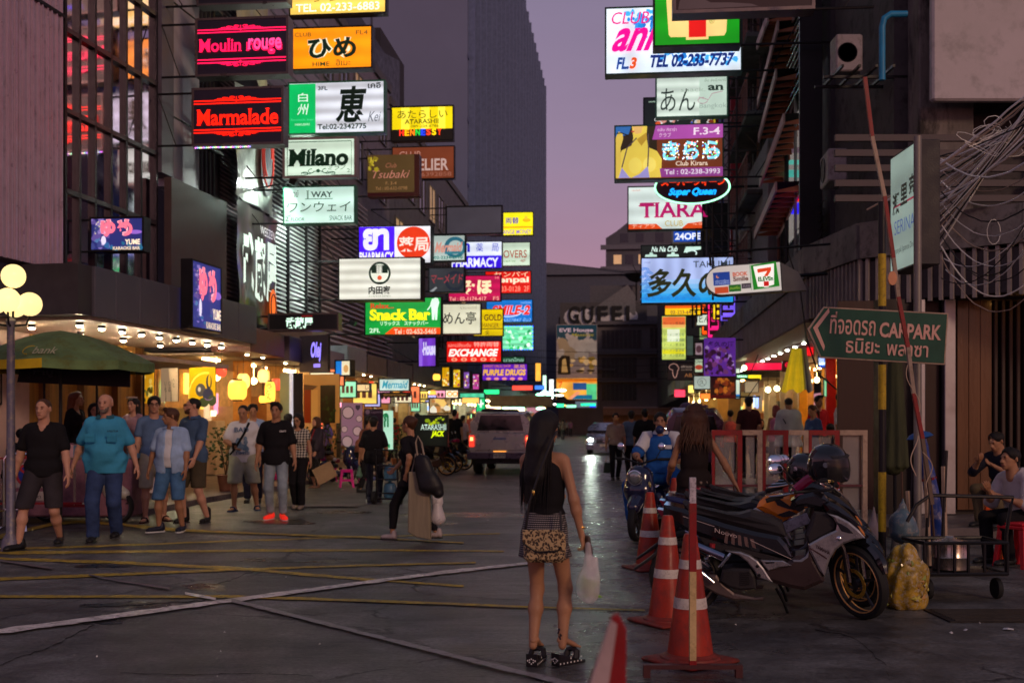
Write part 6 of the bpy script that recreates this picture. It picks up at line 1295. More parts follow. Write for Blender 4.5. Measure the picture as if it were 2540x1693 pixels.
t=thing('hand_trolley', 'black steel hand trolley loaded with blue water bottles', 'trolley', P(962,1240,20.6)*1,R(170));t.location.z=0
b=MB()
for x in (-.2,.2): b.tube((x,0,.12),(x,.12,1.0),.018,n=6)
for z in (.2,.45,.7,.98): b.tube((-.2,(z-.12)*.13,z),(.2,(z-.12)*.13,z),.014,n=6)
b.box(-.22,-.28,.08,.22,0,.11);b.build('frame', BLK,t)
for x in (-.24,.24):
    b=MB();b.lathe([(.001,-.03),(.12,-.03),(.12,.03),(.001,.03)],14,(0,0,0),ax='x');o=b.build('wheel', RUB,t);o.location=(x,.05,.12)
for z,i in ((.11,0),(.42,1)):
    b=MB();b.lathe([(.10,0),(.12,.03),(.118,.08),(.122,.14),(.118,.2),(.09,.26),(.03,.28),(.03,.31)],14,(0,-.14,z));b.build('water_bottle', M('water_blue', (.10,.25,.42),.15,trans=.5),t)
r,J=person('woman in black walking away to the left with her arm swung out', 1022,1341,1.60,236,'bun', HAIRB,S(m=BTEE,hem=-.12,sleeve=.6,loose=.02,flare=.02),S(m=BTEE,len=.16,loose=.008),('shoe', (.42,.34,.33)),fem=True,lf=(.06,-.30,0),rf=(-.08,.36,.05),lh=(.20,.06,.92),rh=(-.10,-.42,.95),el=(None,(-.4,1,0)),sk='tan', feetrot=(0,25),lean=(0,-.03),hand=('handr', 'handg'))
r.children[0].name
def bag_mesh(parent,prims,mat,h=.014,k=.03,fold=.006,seed=1,name='bag_body', clip=None): return mesh_np(name,[field_mesh(prims,h,k=k,fold=(fold,seed),clip=clip)],mat,parent)
t=thing('tote_bag', 'large limp black shoulder bag on the walking woman', 'bag', P(1056,1170,13.9),R(-10))
bag_mesh(t,[((-.06,0,.16),(.06,0,-.18),.06,.10,1.6),((-.08,0,.10),(.16,0,-.26),.05,.07,1)],M('black_leather', (.012,.011,.013),.45,bump=.2));b=MB();b.path([(-.10,0,.18),(-.13,.02,.36),(-.11,.04,.44),(-.06,.03,.36),(-.02,0,.2)],.012,6);b.build('handle', M('tan_handle', (.3,.24,.18),.6),t)
t=thing('long_bag', 'tall flat beige bag hanging almost to the ground beside the walking woman', 'bag', P(1041,1250,14.0),R(-8))
b=MB();b.prism([(-.13,.40),(-.14,-.34),(-.04,-.40),(.14,-.43),(.13,.30),(.0,.40)],-.05,.05,M('beige_cloth', (.26,.21,.14),.85,bump=.3,bs=8,stretch=(6,1,.5)),.015);b.build('bag_body', None,t)
b=MB();b.path([(-.1,0,.39),(-.05,0,.62),(.02,0,.62),(.05,0,.38)],.010,5);b.build('handle', M('tan_handle', (.3,.24,.18),.6),t)
PLB=M('white_plastic', (.75,.68,.70),.3,trans=.25,bump=.35,bs=25)
t=thing('carrier_bag', 'white plastic carrier bag swinging beside the beige bag', 'bag', P(1085,1262,14.2))
bag_mesh(t,[((0,0,.10),(0,0,-.12),.045,.085,1.1),((-.05,0,.08),(-.055,0,.2),.02,.012,1),((.05,0,.08),(.04,0,.22),.022,.012,1)],PLB,seed=4)
r,J=person('man seen from behind in black T-shirt with pink letters and pale shorts', 1127,1161,1.86,178,'short', HAIRM,S(m=BTEE,hem=-.12,sleeve=.4,loose=.03),S(m=cloth('pink_shorts', (.5,.33,.26)),len=.48,loose=.02),('shoe', (.03,.04,.05),1),lf=(.17,0,0),rf=(-.17,0,0))
b=MB();pk=M('pink_print', (.6,.35,.38),.7)
for i,tx_ in enumerate(('MOR', 'T L', 'ITY')): b.text(tx_,-.13,1.36-i*.16,.13,1.44-i*.16,.165,pk,bold=.03)
o=b.build('lettering', None,r);o.rotation_euler=(0,0,math.pi);o.location=(0,0,0)
person('person in pink-white shirt beside the man with printed back', 1148,1157,1.68,150,'short', HAIRM,S(m=cloth('pinkish', (.5,.38,.42)),hem=-.02),S(m=BTEE,len=.5),sk='tan')
person('dark-shirted man half hidden at the yellow-lit signboard', 1035,1160,1.72,200,'short', HAIRM,S(m=cloth('teal_dark', (.02,.04,.05)),hem=-.05),S(m=BTEE,len=.1),sk='tan', d=33)
rr=random.Random(12)
far=[(1276,1092,'pale pink top beside the white-shirted walker', (.5,.3,.3),(.03,.03,.03),0,1.6),(1296,1076,'black top in the farthest crowd', (.03,.03,.03),(.03,.03,.03),0,1.66),(1324,1080,'mustard top in the farthest crowd', (.4,.28,.08),(.04,.03,.03),180,1.62),(1349,1079,'white top in the farthest crowd', (.6,.58,.56),(.04,.04,.05),0,1.6),(1382,1074,'blue top in the farthest crowd', (.08,.14,.3),(.03,.03,.04),0,1.68),(1396,1090,'grey-brown top beside the pale car bonnet', (.2,.15,.12),(.05,.05,.05),180,1.66),(1415,1082,'pink top, left of the headlight', (.5,.2,.28),(.05,.05,.05),0,1.6),(1427,1076,'pale top just behind the headlight', (.5,.48,.45),(.05,.05,.05),0,1.66),(960,1150,'white shirt under the Mermaid sign', (.5,.48,.46),(.03,.03,.04),20,1.68),(978,1142,'red top under the Mermaid sign', (.4,.03,.04),(.03,.03,.04),200,1.62),(1066,1120,'olive shirt behind the lit signboard', (.14,.14,.07),(.03,.03,.04),0,1.7),(1098,1112,'pale blue shirt behind the lit signboard', (.25,.32,.45),(.03,.03,.04),180,1.7),(880,1168,'orange top between the menu board and the stools', (.5,.2,.06),(.03,.03,.04),160,1.62),(715,1236,'dark top behind the man in red trainers', (.05,.03,.04),(.03,.03,.04),190,1.64),(1289,1107,'white shirt and black trousers, walking away', (.5,.42,.42),(.02,.02,.02),180,1.62),(1315,1100,'dark clothes near the white-shirted walker', (.03,.03,.035),(.02,.02,.03),0,1.66),(1330,1104,'long pale dress', (.35,.30,.28),(.3,.25,.22),20,1.58),(1357,1096,'white shirt with a round dark motif', (.6,.58,.56),(.04,.04,.05),0,1.66),(1343,1088,'blue shirt', (.1,.15,.25),(.03,.03,.04),180,1.68),(1372,1084,'tan shirt, nearest the green shop light', (.35,.24,.16),(.04,.03,.03),0,1.65),(1388,1082,'grey top, left of the pale car', (.2,.2,.22),(.03,.03,.03),10,1.62),(1301,1085,'teal top far down the street', (.05,.16,.16),(.03,.03,.03),180,1.65),(1405,1080,'cream top beside the pale car', (.5,.45,.36),(.05,.05,.05),0,1.64),(1362,1078,'red-brown top in the farthest row', (.25,.08,.06),(.03,.03,.03),180,1.66)]
for px,py,lb,c1,c2,rz,H in far:
    w_=rr.uniform(.05,.2);person('distant person in '+lb,px,py,H,rz+rr.uniform(-15,15),'short', HAIRM,S(m=cloth('far%d' % px,c1),hem=-.06),S(m=cloth('farb%d' % px,c2),len=.08),lf=(.09,w_,0),rf=(-.09,-w_,0),sk='tan', group=GF,vox=.034)
r,J=person('man in beige shirt and black trousers walking towards the camera with a small bag', 1527,1189,1.70,5,'short', HAIRM,S(m=cloth('beige', (.33,.24,.19)),hem=0,sleeve=.8),S(m=BTEE,len=.06),lf=(.08,.14,0),rf=(-.1,-.1,0),rh=(-.27,-.02,.80),sk='tan', hand=('handr', 'handg'))
t=thing('handbag', 'small dark green handbag hanging from the hand of the man in beige', 'bag', P(1508,1156,29.2));b=MB();b.prism([(-.12,-.17),(.12,-.17),(.09,.10),(-.09,.10)],-.05,.05,M('green_bag', (.03,.05,.03),.6),.012);b.build('bag_body', None,t);b=MB();b.path([(-.06,0,.1),(-.03,0,.26),(.03,0,.26),(.06,0,.1)],.01,5);b.build('handle', CREAM,t)
person('man in blue-grey short-sleeved shirt walking away, left of the man in black', 1566,1188,1.76,182,'short', HAIRM,S(m=cloth('blue_grey', (.12,.17,.25)),hem=-.05,sleeve=.9,loose=.04),S(m=BTEE,len=.06),lf=(.08,.1,0),rf=(-.1,-.1,0),g=1.15,sk='tan')
person('man in loose black shirt walking away beside the scooter rider', 1600,1192,1.80,178,'short', HAIRM,S(m=BTEE,hem=-.12,sleeve=.9,loose=.045),S(m=BTEE,len=.06),lf=(.08,-.1,0),rf=(-.1,.1,0),g=1.2,sk='tan')
person('person in pale blue shirt farther off behind the man in black', 1630,1165,1.66,180,'short', HAIRM,S(m=cloth('ice', (.3,.36,.5)),hem=-.05),S(m=BTEE,len=.06),sk='tan')
person('person in dark red top beyond the scooter rider', 1650,1163,1.66,150,'short', HAIRM,S(m=cloth('dkred', (.1,.03,.03)),hem=-.05),S(m=BTEE,len=.06),sk='tan')
Z_=.14
crowd=[(1857,985,26,'broad man in dark maroon shirt, seen from behind', 'short', HAIRM,(.06,.018,.02),(.02,.02,.02),180,.2,False,1.15,.7),(1925,1006,27,'woman with red hair and pink camisole', 'bob', M('hair_red', (.16,.02,.03),.5),(.65,.22,.36),(.05,.05,.06),170,.2,True,1,0),
 (1812,1018,30,'woman in coral vest near the purple van', 'bun', HAIRM,(.75,.14,.10),(.05,.05,.06),175,.14,True,1,0),(2030,983,25,'young man in bright red T-shirt looking over his shoulder', 'quiff', HAIRM,(.55,.02,.03),(.02,.02,.03),20,.2,False,1,.7),
 (2017,1006,23.5,'young woman in blue T-shirt with ponytail, looking down', 'pony', HAIRB,(.07,.13,.27),(.02,.02,.03),-60,.1,True,1,.7),(2086,974,23,'man with top knot in white T-shirt with blue cuffs', 'topbun', HAIRM,(.62,.62,.66),(.02,.02,.02),60,.2,False,.95,.75),
 (2262,992,17.6,'waiter in white shirt seen between the pole and the rolled parasol', 'short', HAIRM,(.42,.42,.42),(.02,.02,.02),30,.16,False,1,.8)]
for px,py,d,lb,hr,hm,c1,c2,rz,zb,fem,g,sl in crowd:
    H=1.5+(1044-py)/F*d-zb;H=min(H,1.86);zb=1.5+(1044-py)/F*d-H
    person(lb,px,None,H,rz,hr,hm,S(m=cloth('cr%d' % px,c1),hem=-.06,sleeve=sl,loose=.02),S(m=cloth('crb%d' % px,c2),len=.1),d=d,z0=zb,fem=fem,g=g,sk='tan', head=(0,14 if 'down' in lb else 0),group=GB,vox=.02)
r,J=person('person in loose pale grey blouse with black shoulder bag, seen from behind', 1956,None,1.80,183,'buzz', HAIRM,S(m=cloth('pale_grey', (.46,.47,.48),var=.1),hem=-.2,sleeve=1.5,loose=.07,flare=.06),S(m=BTEE,len=.1),d=25,z0=.2,sk='tan', group=GB,vox=.02,g=1.05)
b=MB();b.path([J['sh'][0]+Vector((-.04,.0,.08)),J['sh'][0]+Vector((-.02,.12,-.1)),J['cen']+Vector((.12,.2,.30))],.014,5);b.prism([(.02,.24),(.24,.24),(.26,.40),(.0,.40)],.20,.28,None,.01);o=b.build('shoulder_bag', M('black_leather', (.012,.011,.013),.45,bump=.2),r);
for px,py,d,lb,hr,hm,c,rz in [(2060,1046,24,'seated diner with black hair just above the barrier rail', 'short', HAIRM,(.02,.02,.03),160),(2113,1036,24,'seated woman with blonde-brown hair by the purple booth', 'wavy', HAIRL,(.02,.02,.02),-80),(1887,1035,30,'small seated person in white top behind the barrier', 'bob', HAIRM,(.5,.5,.5),10),(2135,1050,23,'dark-clad seated diner leaning at the right end of the barrier', 'short', HAIRM,(.015,.015,.018),120)]:
    zt=1.5+(1044-py)/F*d;t,J=person(lb,px,None,1.66,rz,hr,hm,S(m=cloth('st%d' % px,c),hem=.0,sleeve=.8),S(m=BTEE,len=.1),d=d,z0=max(0,zt-1.32),sit=.48,lf=(.12,-.42,0),rf=(-.12,-.42,0),lh=(.12,-.36,.74),rh=(-.12,-.36,.74),fem=hr in ('wavy', 'bob'),sk='tan', vox=.022,group='diners seated behind the barrier')
    b=MB();b.cbox((0,.02,.2),(.34,.34,.40),None,None,.8);b.build('seat_block', REDP,t) if False else None
r,J=person('woman with long auburn hair and black top behind the stall, in profile', 188,None,1.66,72,'long', M('hair_auburn', (.16,.045,.02),.4,bump=.4),S(m=BTEE,hem=0,sleeve=1.5,v=1),S(m=BTEE,len=.1),d=17.6,z0=.28,fem=True,sk='tan', head=(10,0))
r,J=person('woman behind the stall holding a phone to her cheek', 234,None,1.58,20,'bob', HAIRM,S(m=cloth('or', (.5,.25,.15)),hem=0,sleeve=0),S(m=BTEE,len=.1),d=17.4,z0=.18,fem=True,sk='fair', rh=(-.08,-.16,1.38),head=(10,6))
r,J=person('smiling woman with long dark hair and glittering headband at the stall', 331,None,1.68,-12,'long', HAIRM,S(m=cloth('dusty_pink', (.34,.2,.24)),hem=0,sleeve=.8),S(m=cloth('ruddy', (.2,.08,.07)),len=.3),d=18.3,z0=.18,fem=True,sk='fair', rh=(-.2,-.2,1.0))
b=MB();b.path([(.09*math.cos(a),-.02+.07*math.sin(a),.12) for a in [math.pi+k*.314 for k in range(11)]],.012,6,M('sparkle_band', (.7,.5,.4),.3,.5));o=b.build('headband', None,r);o.matrix_local=J['Mh']
for px,py,lb,c,rz,hm in [(62,1033,'seated man in grey-green shirt seen from behind at the far left', (.28,.30,.28),160,HAIRM),(28,1040,'seated person in dark clothes at the far left edge', (.02,.018,.02),120,HAIRM)]:
    person(lb,px,None,1.70,rz,'buzz', hm,S(m=cloth('sl%d' % px,c),hem=-.02,sleeve=.9,loose=.03),S(m=BTEE,len=.1),d=17.2,z0=.2,sit=.46,lf=(.14,-.40,0),rf=(-.14,-.40,0),sk='tan', lean=(0,-.12))
person('person in violet top crouched at the clothes stall', 812,None,1.6,120,'bob', HAIRM,S(m=cloth('violet', (.16,.12,.42)),hem=0,sleeve=.9),S(m=BTEE,len=.1),d=28,z0=.05,fem=True,sk='tan')
person('barefoot vendor bending over the goods beside the menu boards', 893,None,1.6,100,'short', HAIRM,S(m=cloth('ven', (.2,.07,.04)),hem=0,sleeve=.7),S(m=BTEE,len=.1),d=24,z0=.0,lean=(0,-.2),sk='tan')
STO=M('orange_plastic', (.72,.10,.02),.35,bump=.03);STR=M('red_plastic', (.62,.02,.03),.35,bump=.03);STP=M('magenta_plastic', (.7,.01,.28),.35);STW=M('white_stool_plastic', (.62,.55,.6),.4)
def stool(label,loc,mat,rz=0,group=None,s=1.0):
    t=thing('plastic_stool', label,'stool', loc,rz,group)
    b=MB();b.bbox(-.15*s,-.15*s,.42*s,.15*s,.15*s,.455*s,.012);b.bbox(-.158*s,-.158*s,.385*s,.158*s,.158*s,.42*s,.008);b.build('seat', mat,t)
    for sx_ in (-1,1):
        for sy in (-1,1):
            b=MB();v=[]
            for z,r_,w_ in ((.40,.148,.055),(0,.185,.04)):
                cx_,cy=sx_*(r_-w_/2)*s,sy*(r_-w_/2)*s;w2=w_*s/2;v+=[(cx_-w2,cy-w2,z*s),(cx_+w2,cy-w2,z*s),(cx_+w2,cy+w2,z*s),(cx_-w2,cy+w2,z*s)]
            b.add(v,[(0,1,2,3),(7,6,5,4),(0,4,5,1),(1,5,6,2),(2,6,7,3),(3,7,4,0)]);b.build('leg', mat,t)
    for a in ((-.16,-.165,.16,-.15),(-.16,.15,.16,.165)): 
        b=MB();b.box(a[0]*s,a[1]*s,.16*s,a[2]*s,a[3]*s,.20*s);b.build('brace', mat,t)
    return t
g2=G(2545,1395);stool('orange-red plastic stool under the man in the white shirt', (g2.x,g2.y,0),STO,.25,'plastic stools at the corner restaurant', 1.02)
r,J=person('man in white shirt bent over his meal on a red stool at the right edge', 2545,1395,1.72,-70,'short', HAIRM,S(m=cloth('white_shirt', (.55,.50,.50),var=.1),hem=.02,sleeve=1.15,loose=.035,fold=.008),S(m=BTEE,len=.1),sit=.50,lf=(.16,-.38,0),rf=(-.1,-.42,0),lh=(.12,-.42,.72),rh=(-.12,-.40,.78),lean=(0,-.16),sk='tan', g=1.15)
g3=G(2462,1400);stool('bright red plastic stool at the near right, empty', (g3.x+.22,g3.y-.15,0),STR,.5,'plastic stools at the corner restaurant', 1.02)
p4=P(2488,1300,14.9);stool('orange plastic stool on the step under the man in dark shirt', (p4.x,14.9,.13),STO,.1,'plastic stools at the corner restaurant', 1.02)
r,J=person('young man in dark shirt bent over, seated behind the man in white', 2495,None,1.72,-60,'short', HAIRM,S(m=cloth('ink', (.018,.018,.03)),hem=-.02,sleeve=1.3,loose=.03),S(m=cloth('olive', (.12,.09,.05)),len=.1),d=14.9,z0=.13,sit=.49,lf=(.2,-.35,0),rf=(-.1,-.4,0),lh=(.14,-.40,.80),rh=(-.1,-.42,.86),lean=(0,-.14),sk='tan', head=(0,22))
for (px,py,lb,m,s) in ((860,1208,'magenta plastic stool on the left pavement', STP,.9),(905,1203,'magenta plastic stool beside the trolley man', STP,.9),(822,1194,'magenta plastic stool behind the shopping bag', STP,.8),(320,1248,'white plastic stool nearest the man in turquoise', STW,.95),(345,1244,'white plastic stool in the middle of the three by the stall', STW,.95),(365,1240,'white plastic stool at the right of the three by the stall', STW,.95)):
    g=G(px,py);stool(lb,(g.x,g.y,0),m,.2,'plastic stools on the left pavement', s)
# ================================================================ the woman in front
def stripes(nm,c1,c2,per,ax=2,thr=.5):
    m=bpy.data.materials.new(nm);m.use_nodes=True;t=m.node_tree;b_=t.nodes['Principled BSDF'];co=nn(t,'ShaderNodeTexCoord').outputs['Object']
    sp=nn(t,'ShaderNodeSeparateXYZ', {0: co});s1=nn(t,'ShaderNodeMath', {0: sp.outputs[ax],1: 6.283/per},operation='MULTIPLY');s2=nn(t,'ShaderNodeMath', {0: s1.outputs[0]},operation='SINE')
    k=nn(t,'ShaderNodeMath', {0: sp.outputs[0],1: 6.283/per},operation='MULTIPLY');k=nn(t,'ShaderNodeMath', {0: k.outputs[0]},operation='SINE');k=nn(t,'ShaderNodeMath', {0: k.outputs[0],1: .35,2: s2.outputs[0]},operation='MULTIPLY_ADD')
    r=nn(t,'ShaderNodeMapRange', {0: k.outputs[0],1: thr,2: thr+.25,3: 0.,4: 1.});mx=nn(t,'ShaderNodeMixRGB', {0: r.outputs[0],1: c4(c1),2: c4(c2)});t.links.new(mx.outputs[0],b_.inputs[0]);b_.inputs['Roughness'].default_value=.8;return m
def leopard():
    m=bpy.data.materials.new('leopard_print');m.use_nodes=True;t=m.node_tree;b_=t.nodes['Principled BSDF'];co=nn(t,'ShaderNodeTexCoord').outputs['Object']
    no=nn(t,'ShaderNodeTexNoise', {'Vector': co,'Scale': 30.0});wp=nn(t,'ShaderNodeMixRGB', {0: .04,1: co,2: no.outputs[1]})
    vo=nn(t,'ShaderNodeTexVoronoi', {'Vector': wp.outputs[0],'Scale': 62.0});r=nn(t,'ShaderNodeValToRGB', {0: vo.outputs[0]});e=r.color_ramp.elements
    e[0].position=.22;e[0].color=(.12,.06,.02,1);e[1].position=.66;e[1].color=(.48,.34,.17,1)
    for p_,c_ in ((.30,(.014,.009,.008,1)),(.46,(.016,.01,.008,1)),(.54,(.42,.29,.14,1))): x=e.new(p_);x.color=c_
    t.links.new(r.outputs[0],b_.inputs[0]);b_.inputs['Roughness'].default_value=.45;return m
r,J=person('young woman with waist-long black hair, black top and short checked skirt, seen from behind', 1352,1650,1.50,158,None,HAIRM,S(m=BTEE,hem=.11,sleeve=0,loose=.008,name='top', fold=.002),S(m=stripes('checked_skirt', (.012,.011,.013),(.33,.28,.28),.0125),skirt=1,len=.725,loose=.0,flare=.018,top=.13,fold=.006),('wedge', (.1,.1,.1)),z0=.05,fem=True,lf=(.085,.02,0),rf=(-.11,-.06,.0),lh=(.06,-.30,1.12),rh=(-.265,-.03,.885),sk='tan', d=6.98,hand=('handr', 'handg'),feetrot=(6,-26),vox=.0085,head=(-16,0),faceon=True)
s=J['s']
hq=[((0,.002,.045),(0,.032,.035),.088,.091,1.0),((0,.05,.02),(.0,.075,-.12),.088,.088,1.12),((0,.075,-.12),(.01,.10,-.34),.086,.078,1.2),((.01,.10,-.34),(.03,.10,-.50),.074,.045,1.2),((.04,.10,-.44),(.07,.10,-.60),.035,.012,1.2),((.0,.10,-.4),(.015,.10,-.56),.03,.010,1.2),((0,-.105,-.10),(0,-.10,.02),.066,.06,1.0,-1)]
h_=mesh_np('hair', [xf(field_mesh(hq,.008,k=.02,fold=(.003,7)),J['Mh'],s=s)],HAIRM,r)
b=MB();rr=random.Random(8)
for k in range(150):
    a=rr.uniform(-1.5,1.5);x0=.092*math.sin(a);x1=x0*1.25+.015+rr.uniform(-.02,.03);z1=-.50-rr.uniform(-.10,.12)*1;y0=.03+.075*math.cos(a)
    pts=[Vector((x0*.8,y0,.03)),Vector((x0*1.12,y0+.035,-.14)),Vector((x1,y0+.055,-.34)),Vector((x1*.9+.012+rr.uniform(-.012,.012),y0+.05,z1))]
    b.path([J['Mh'] @ (p*s) for p in pts],[.0035,.0035,.003,.0008],4)
tag(b.build('hair_strand', HAIRM,r),kind='stuff')
DOT=M('sandal_black', (.014,.012,.014),.4)
for i in (0,1):
    a=J['ank'][i];m=Matrix.Translation((a.x,a.y-.03,-.05)) @ Matrix.Rotation(R((6,-26)[i]),4,'Z')
    b=MB();pr=[(.075,0),(-.155,0),(-.155,.018),(-.10,.024),(.0,.060),(.078,.080)]
    b.prism(pr,-.036,.036,DOT,.005,axis='x');b.path([(.044,-.06,.035),(.036,-.075,.078),(0,-.08,.092),(-.036,-.075,.078),(-.044,-.06,.035)],.020,6,DOT)
    for u in range(7):
        for v_ in range(2 if u>2 else 1): b.ball((.037,.065-u*.03,.018+v_*.024),.006,5,WHT,(.3,1,1));b.ball((-.037,.065-u*.03,.018+v_*.024),.006,5,WHT,(.3,1,1))
    for u in range(-2,3): b.ball((u*.012,.079,.02+abs(u)*.01),.005,5,WHT,(1,.3,1));b.ball((u*.012,.079,.05-abs(u)*.006),.005,5,WHT,(1,.3,1))
    o=b.build('wedge_sandal', None,r);o.matrix_local=m
b=MB();b.lathe([(.022,0),(.024,.008),(.022,.014)],14);o=b.build('bracelet', M('gold', (.8,.5,.12),.25,1),r);o.location=J['hands'][1]+Vector((0,.0,.035))
an=J['ank'][1];b=MB();rr=random.Random(3)
for k in range(9): x,z,q=an.x+rr.uniform(-.008,.010),an.z+.05+k*.007,rr.uniform(.004,.010);b.add([(x+q*math.cos(a),an.y+.047+.004*math.cos(x*9),z+q*math.sin(a)) for a in (0,1.3,2.2,3.6,5)],[(4,3,2,1,0)])
b.build('ankle_tattoo', M('tattoo_ink', (.02,.015,.02),.6),r)
t=thing('leopard_handbag', 'leopard-print shoulder bag resting on the hip of the woman in front', 'bag', P(1351,1352,6.76),R(-8))
LEO=leopard()
b=MB();b.bbox(-.125,-.03,-.10,.125,.045,.085,.022,LEO);b.build('bag_body', None,t)
b=MB();b.prism([(-.128,.095),(.095,.10),(.10,-.0),(.08,-.025),(-.05,-.03),(-.128,.02)],-.046,-.030,LEO,.006);b.build('flap', None,t)
b=MB();b.path([(-.13,-.048,.02),(-.05,-.049,-.034),(.082,-.049,-.028),(.103,-.047,0)],.0045,5);b.build('flap_piping', BLK,t)
b=MB();b.path([(-.115,.0,.09),(-.09,-.02,.25),(-.02,.0,.46),(.04,.02,.62),(.07,.05,.68)],.0075,5);b.path([(.10,.0,.09),(.09,.04,.2)],.0075,5);b.build('strap', BLK,t)
b=MB();b.ball((-.066,-.016,.315),.012,8,M('gold', (.8,.5,.12),.25,1),(.8,.6,1.6));b.build('buckle', None,t)
hp=wpt(r,J['hands'][1]);
t=thing('carrier_bag', 'white translucent plastic bag with green vegetables in the front woman\'s hand', 'bag', (hp.x+.045,hp.y-.02,hp.z-.11))
bag_mesh(t,[((0,0,-.16),(0,0,-.235),.068,.070,1.0),((0,0,-.05),(0,0,-.17),.026,.060,1.0),((-.005,0,.05),(0,0,-.06),.010,.026,1.0),((.045,0,-.03),(.03,0,-.12),.014,.03,1.)],M('thin_plastic', (.85,.78,.80),.2,trans=.1,alpha=.42,bump=.5,bs=22,stretch=(3,3,.6)),.007,.02,.005,3)
VEG=M('green_veg', (.22,.42,.04),.45)
rr=random.Random(2)
for k in range(16):
    a=rr.uniform(0,6.28);rd=rr.uniform(0,.045);b=MB();c=Vector((rd*math.cos(a),rd*math.sin(a),-.235+rr.uniform(-.025,.07)));u=Vector((rr.uniform(-1,1),rr.uniform(-1,1),rr.uniform(-.4,.4))).normalized()*.04
    b.path([c-u,c,c+u],[.006,.015,.005],6);b.build('vegetable', VEG,t)
t=thing('wallet', 'dark brown wallet held beside the plastic bag by the woman in front', 'wallet', (hp.x+.035,hp.y+.02,hp.z-.065),.4);b=MB();b.bbox(-.012,-.045,-.06,.012,.045,.06,.006);b.build('cover', M('brown_leather', (.06,.03,.025),.5),t);t.rotation_euler=(0,R(-12),.4)
# ================================================================ motorbikes
BY=math.atan2(-.31,1.263)
def bl(x,y,off=0.0):
    """trace point on the first motorbike's own side plane (off: metres nearer than its middle)"""
    px=1540+x/2.703;py=980+y/2.703;k=(px-1270)/F;o=-off
    X0=1.364+math.sin(BY)*off;d0=8.93-math.cos(BY)*off
    t_=(k*d0-X0)/(1.263+k*.31);d=d0-.31*t_
    return (t_*1.3,1.5+(1044-py)/F*d)
BLKG=M('gloss_black', (.010,.009,.012),.12,coat=1,bump=.02,var=.1,rv=.04);SIL=M('silver_paint', (.40,.37,.37),.30,.7,coat=.6,bump=.02,var=.08,wear=(.24,.23,.24));SEAT=M('seat_vinyl', (.022,.020,.024),.55,bump=.35,bs=140)
DPL=M('dark_plastic', (.025,.022,.024),.5,bump=.15,bs=80);BRP=M('dark_brown_plastic', (.045,.028,.028),.35,bump=.1)
def wheel(parent,c,r,wd,rimc,steer=0,lean=0,disc=None,spokes=5,name='wheel', tread=True):
    M4=Matrix.Translation(c) @ Matrix.Rotation(steer,4,'Z') @ Matrix.Rotation(lean,4,'X')
    root=None;b=MB();pr=[];n=40
    prof=[(r-.055,-wd*.30),(r-.035,-wd*.5),(r-.012,-wd*.42),(r,-wd*.15),(r,wd*.15),(r-.012,wd*.42),(r-.035,wd*.5),(r-.055,wd*.30)]
    v=[];
    for k in range(n):
        a=6.2832*k/n
        for rr_,y in prof: v.append((rr_*math.cos(a),y,rr_*math.sin(a)))
    f=[(k*8+j,k*8+(j+1) % 8,((k+1) % n)*8+(j+1) % 8,((k+1) % n)*8+j) for k in range(n) for j in range(8)]
    b.add(v,f,RUB,True);root=b.build(name,None,parent);root.matrix_local=M4
    b=MB();b.path([((r-.055)*math.cos(a),-wd*.33,(r-.055)*math.sin(a)) for a in [6.2832*k/36 for k in range(36)]],.0065,6,closed=True);b.path([((r-.055)*math.cos(a),wd*.33,(r-.055)*math.sin(a)) for a in [6.2832*k/36 for k in range(36)]],.006,6,closed=True);b.build('rim', rimc,root)
    b=MB();b.lathe([(.001,-.05),(.035,-.045),(.04,0),(.035,.045),(.001,.05)],14,ax='y')
    for k in range(spokes):
        a=6.2832*k/spokes+.3;u=Vector((math.cos(a),0,math.sin(a)));b.path([u*.03,u*(r*.5),u*(r-.055)],[.018,.011,.014],6)
    b.build('spokes', M('wheel_black', (.02,.018,.02),.4),root)
    if disc:
        b=MB();n=30;v=[]
        for k in range(n):
            a=6.2832*k/n
            for q_,y in ((.085,-.045),(.115,-.045),(.115,-.040),(.085,-.040)): v.append((q_*math.cos(a),y,q_*math.sin(a)))
        b.add(v,[(k*4+j,k*4+(j+1) % 4,((k+1) % n)*4+(j+1) % 4,((k+1) % n)*4+j) for k in range(n) for j in range(4)]);b.build('brake_disc', disc,root)
    return root
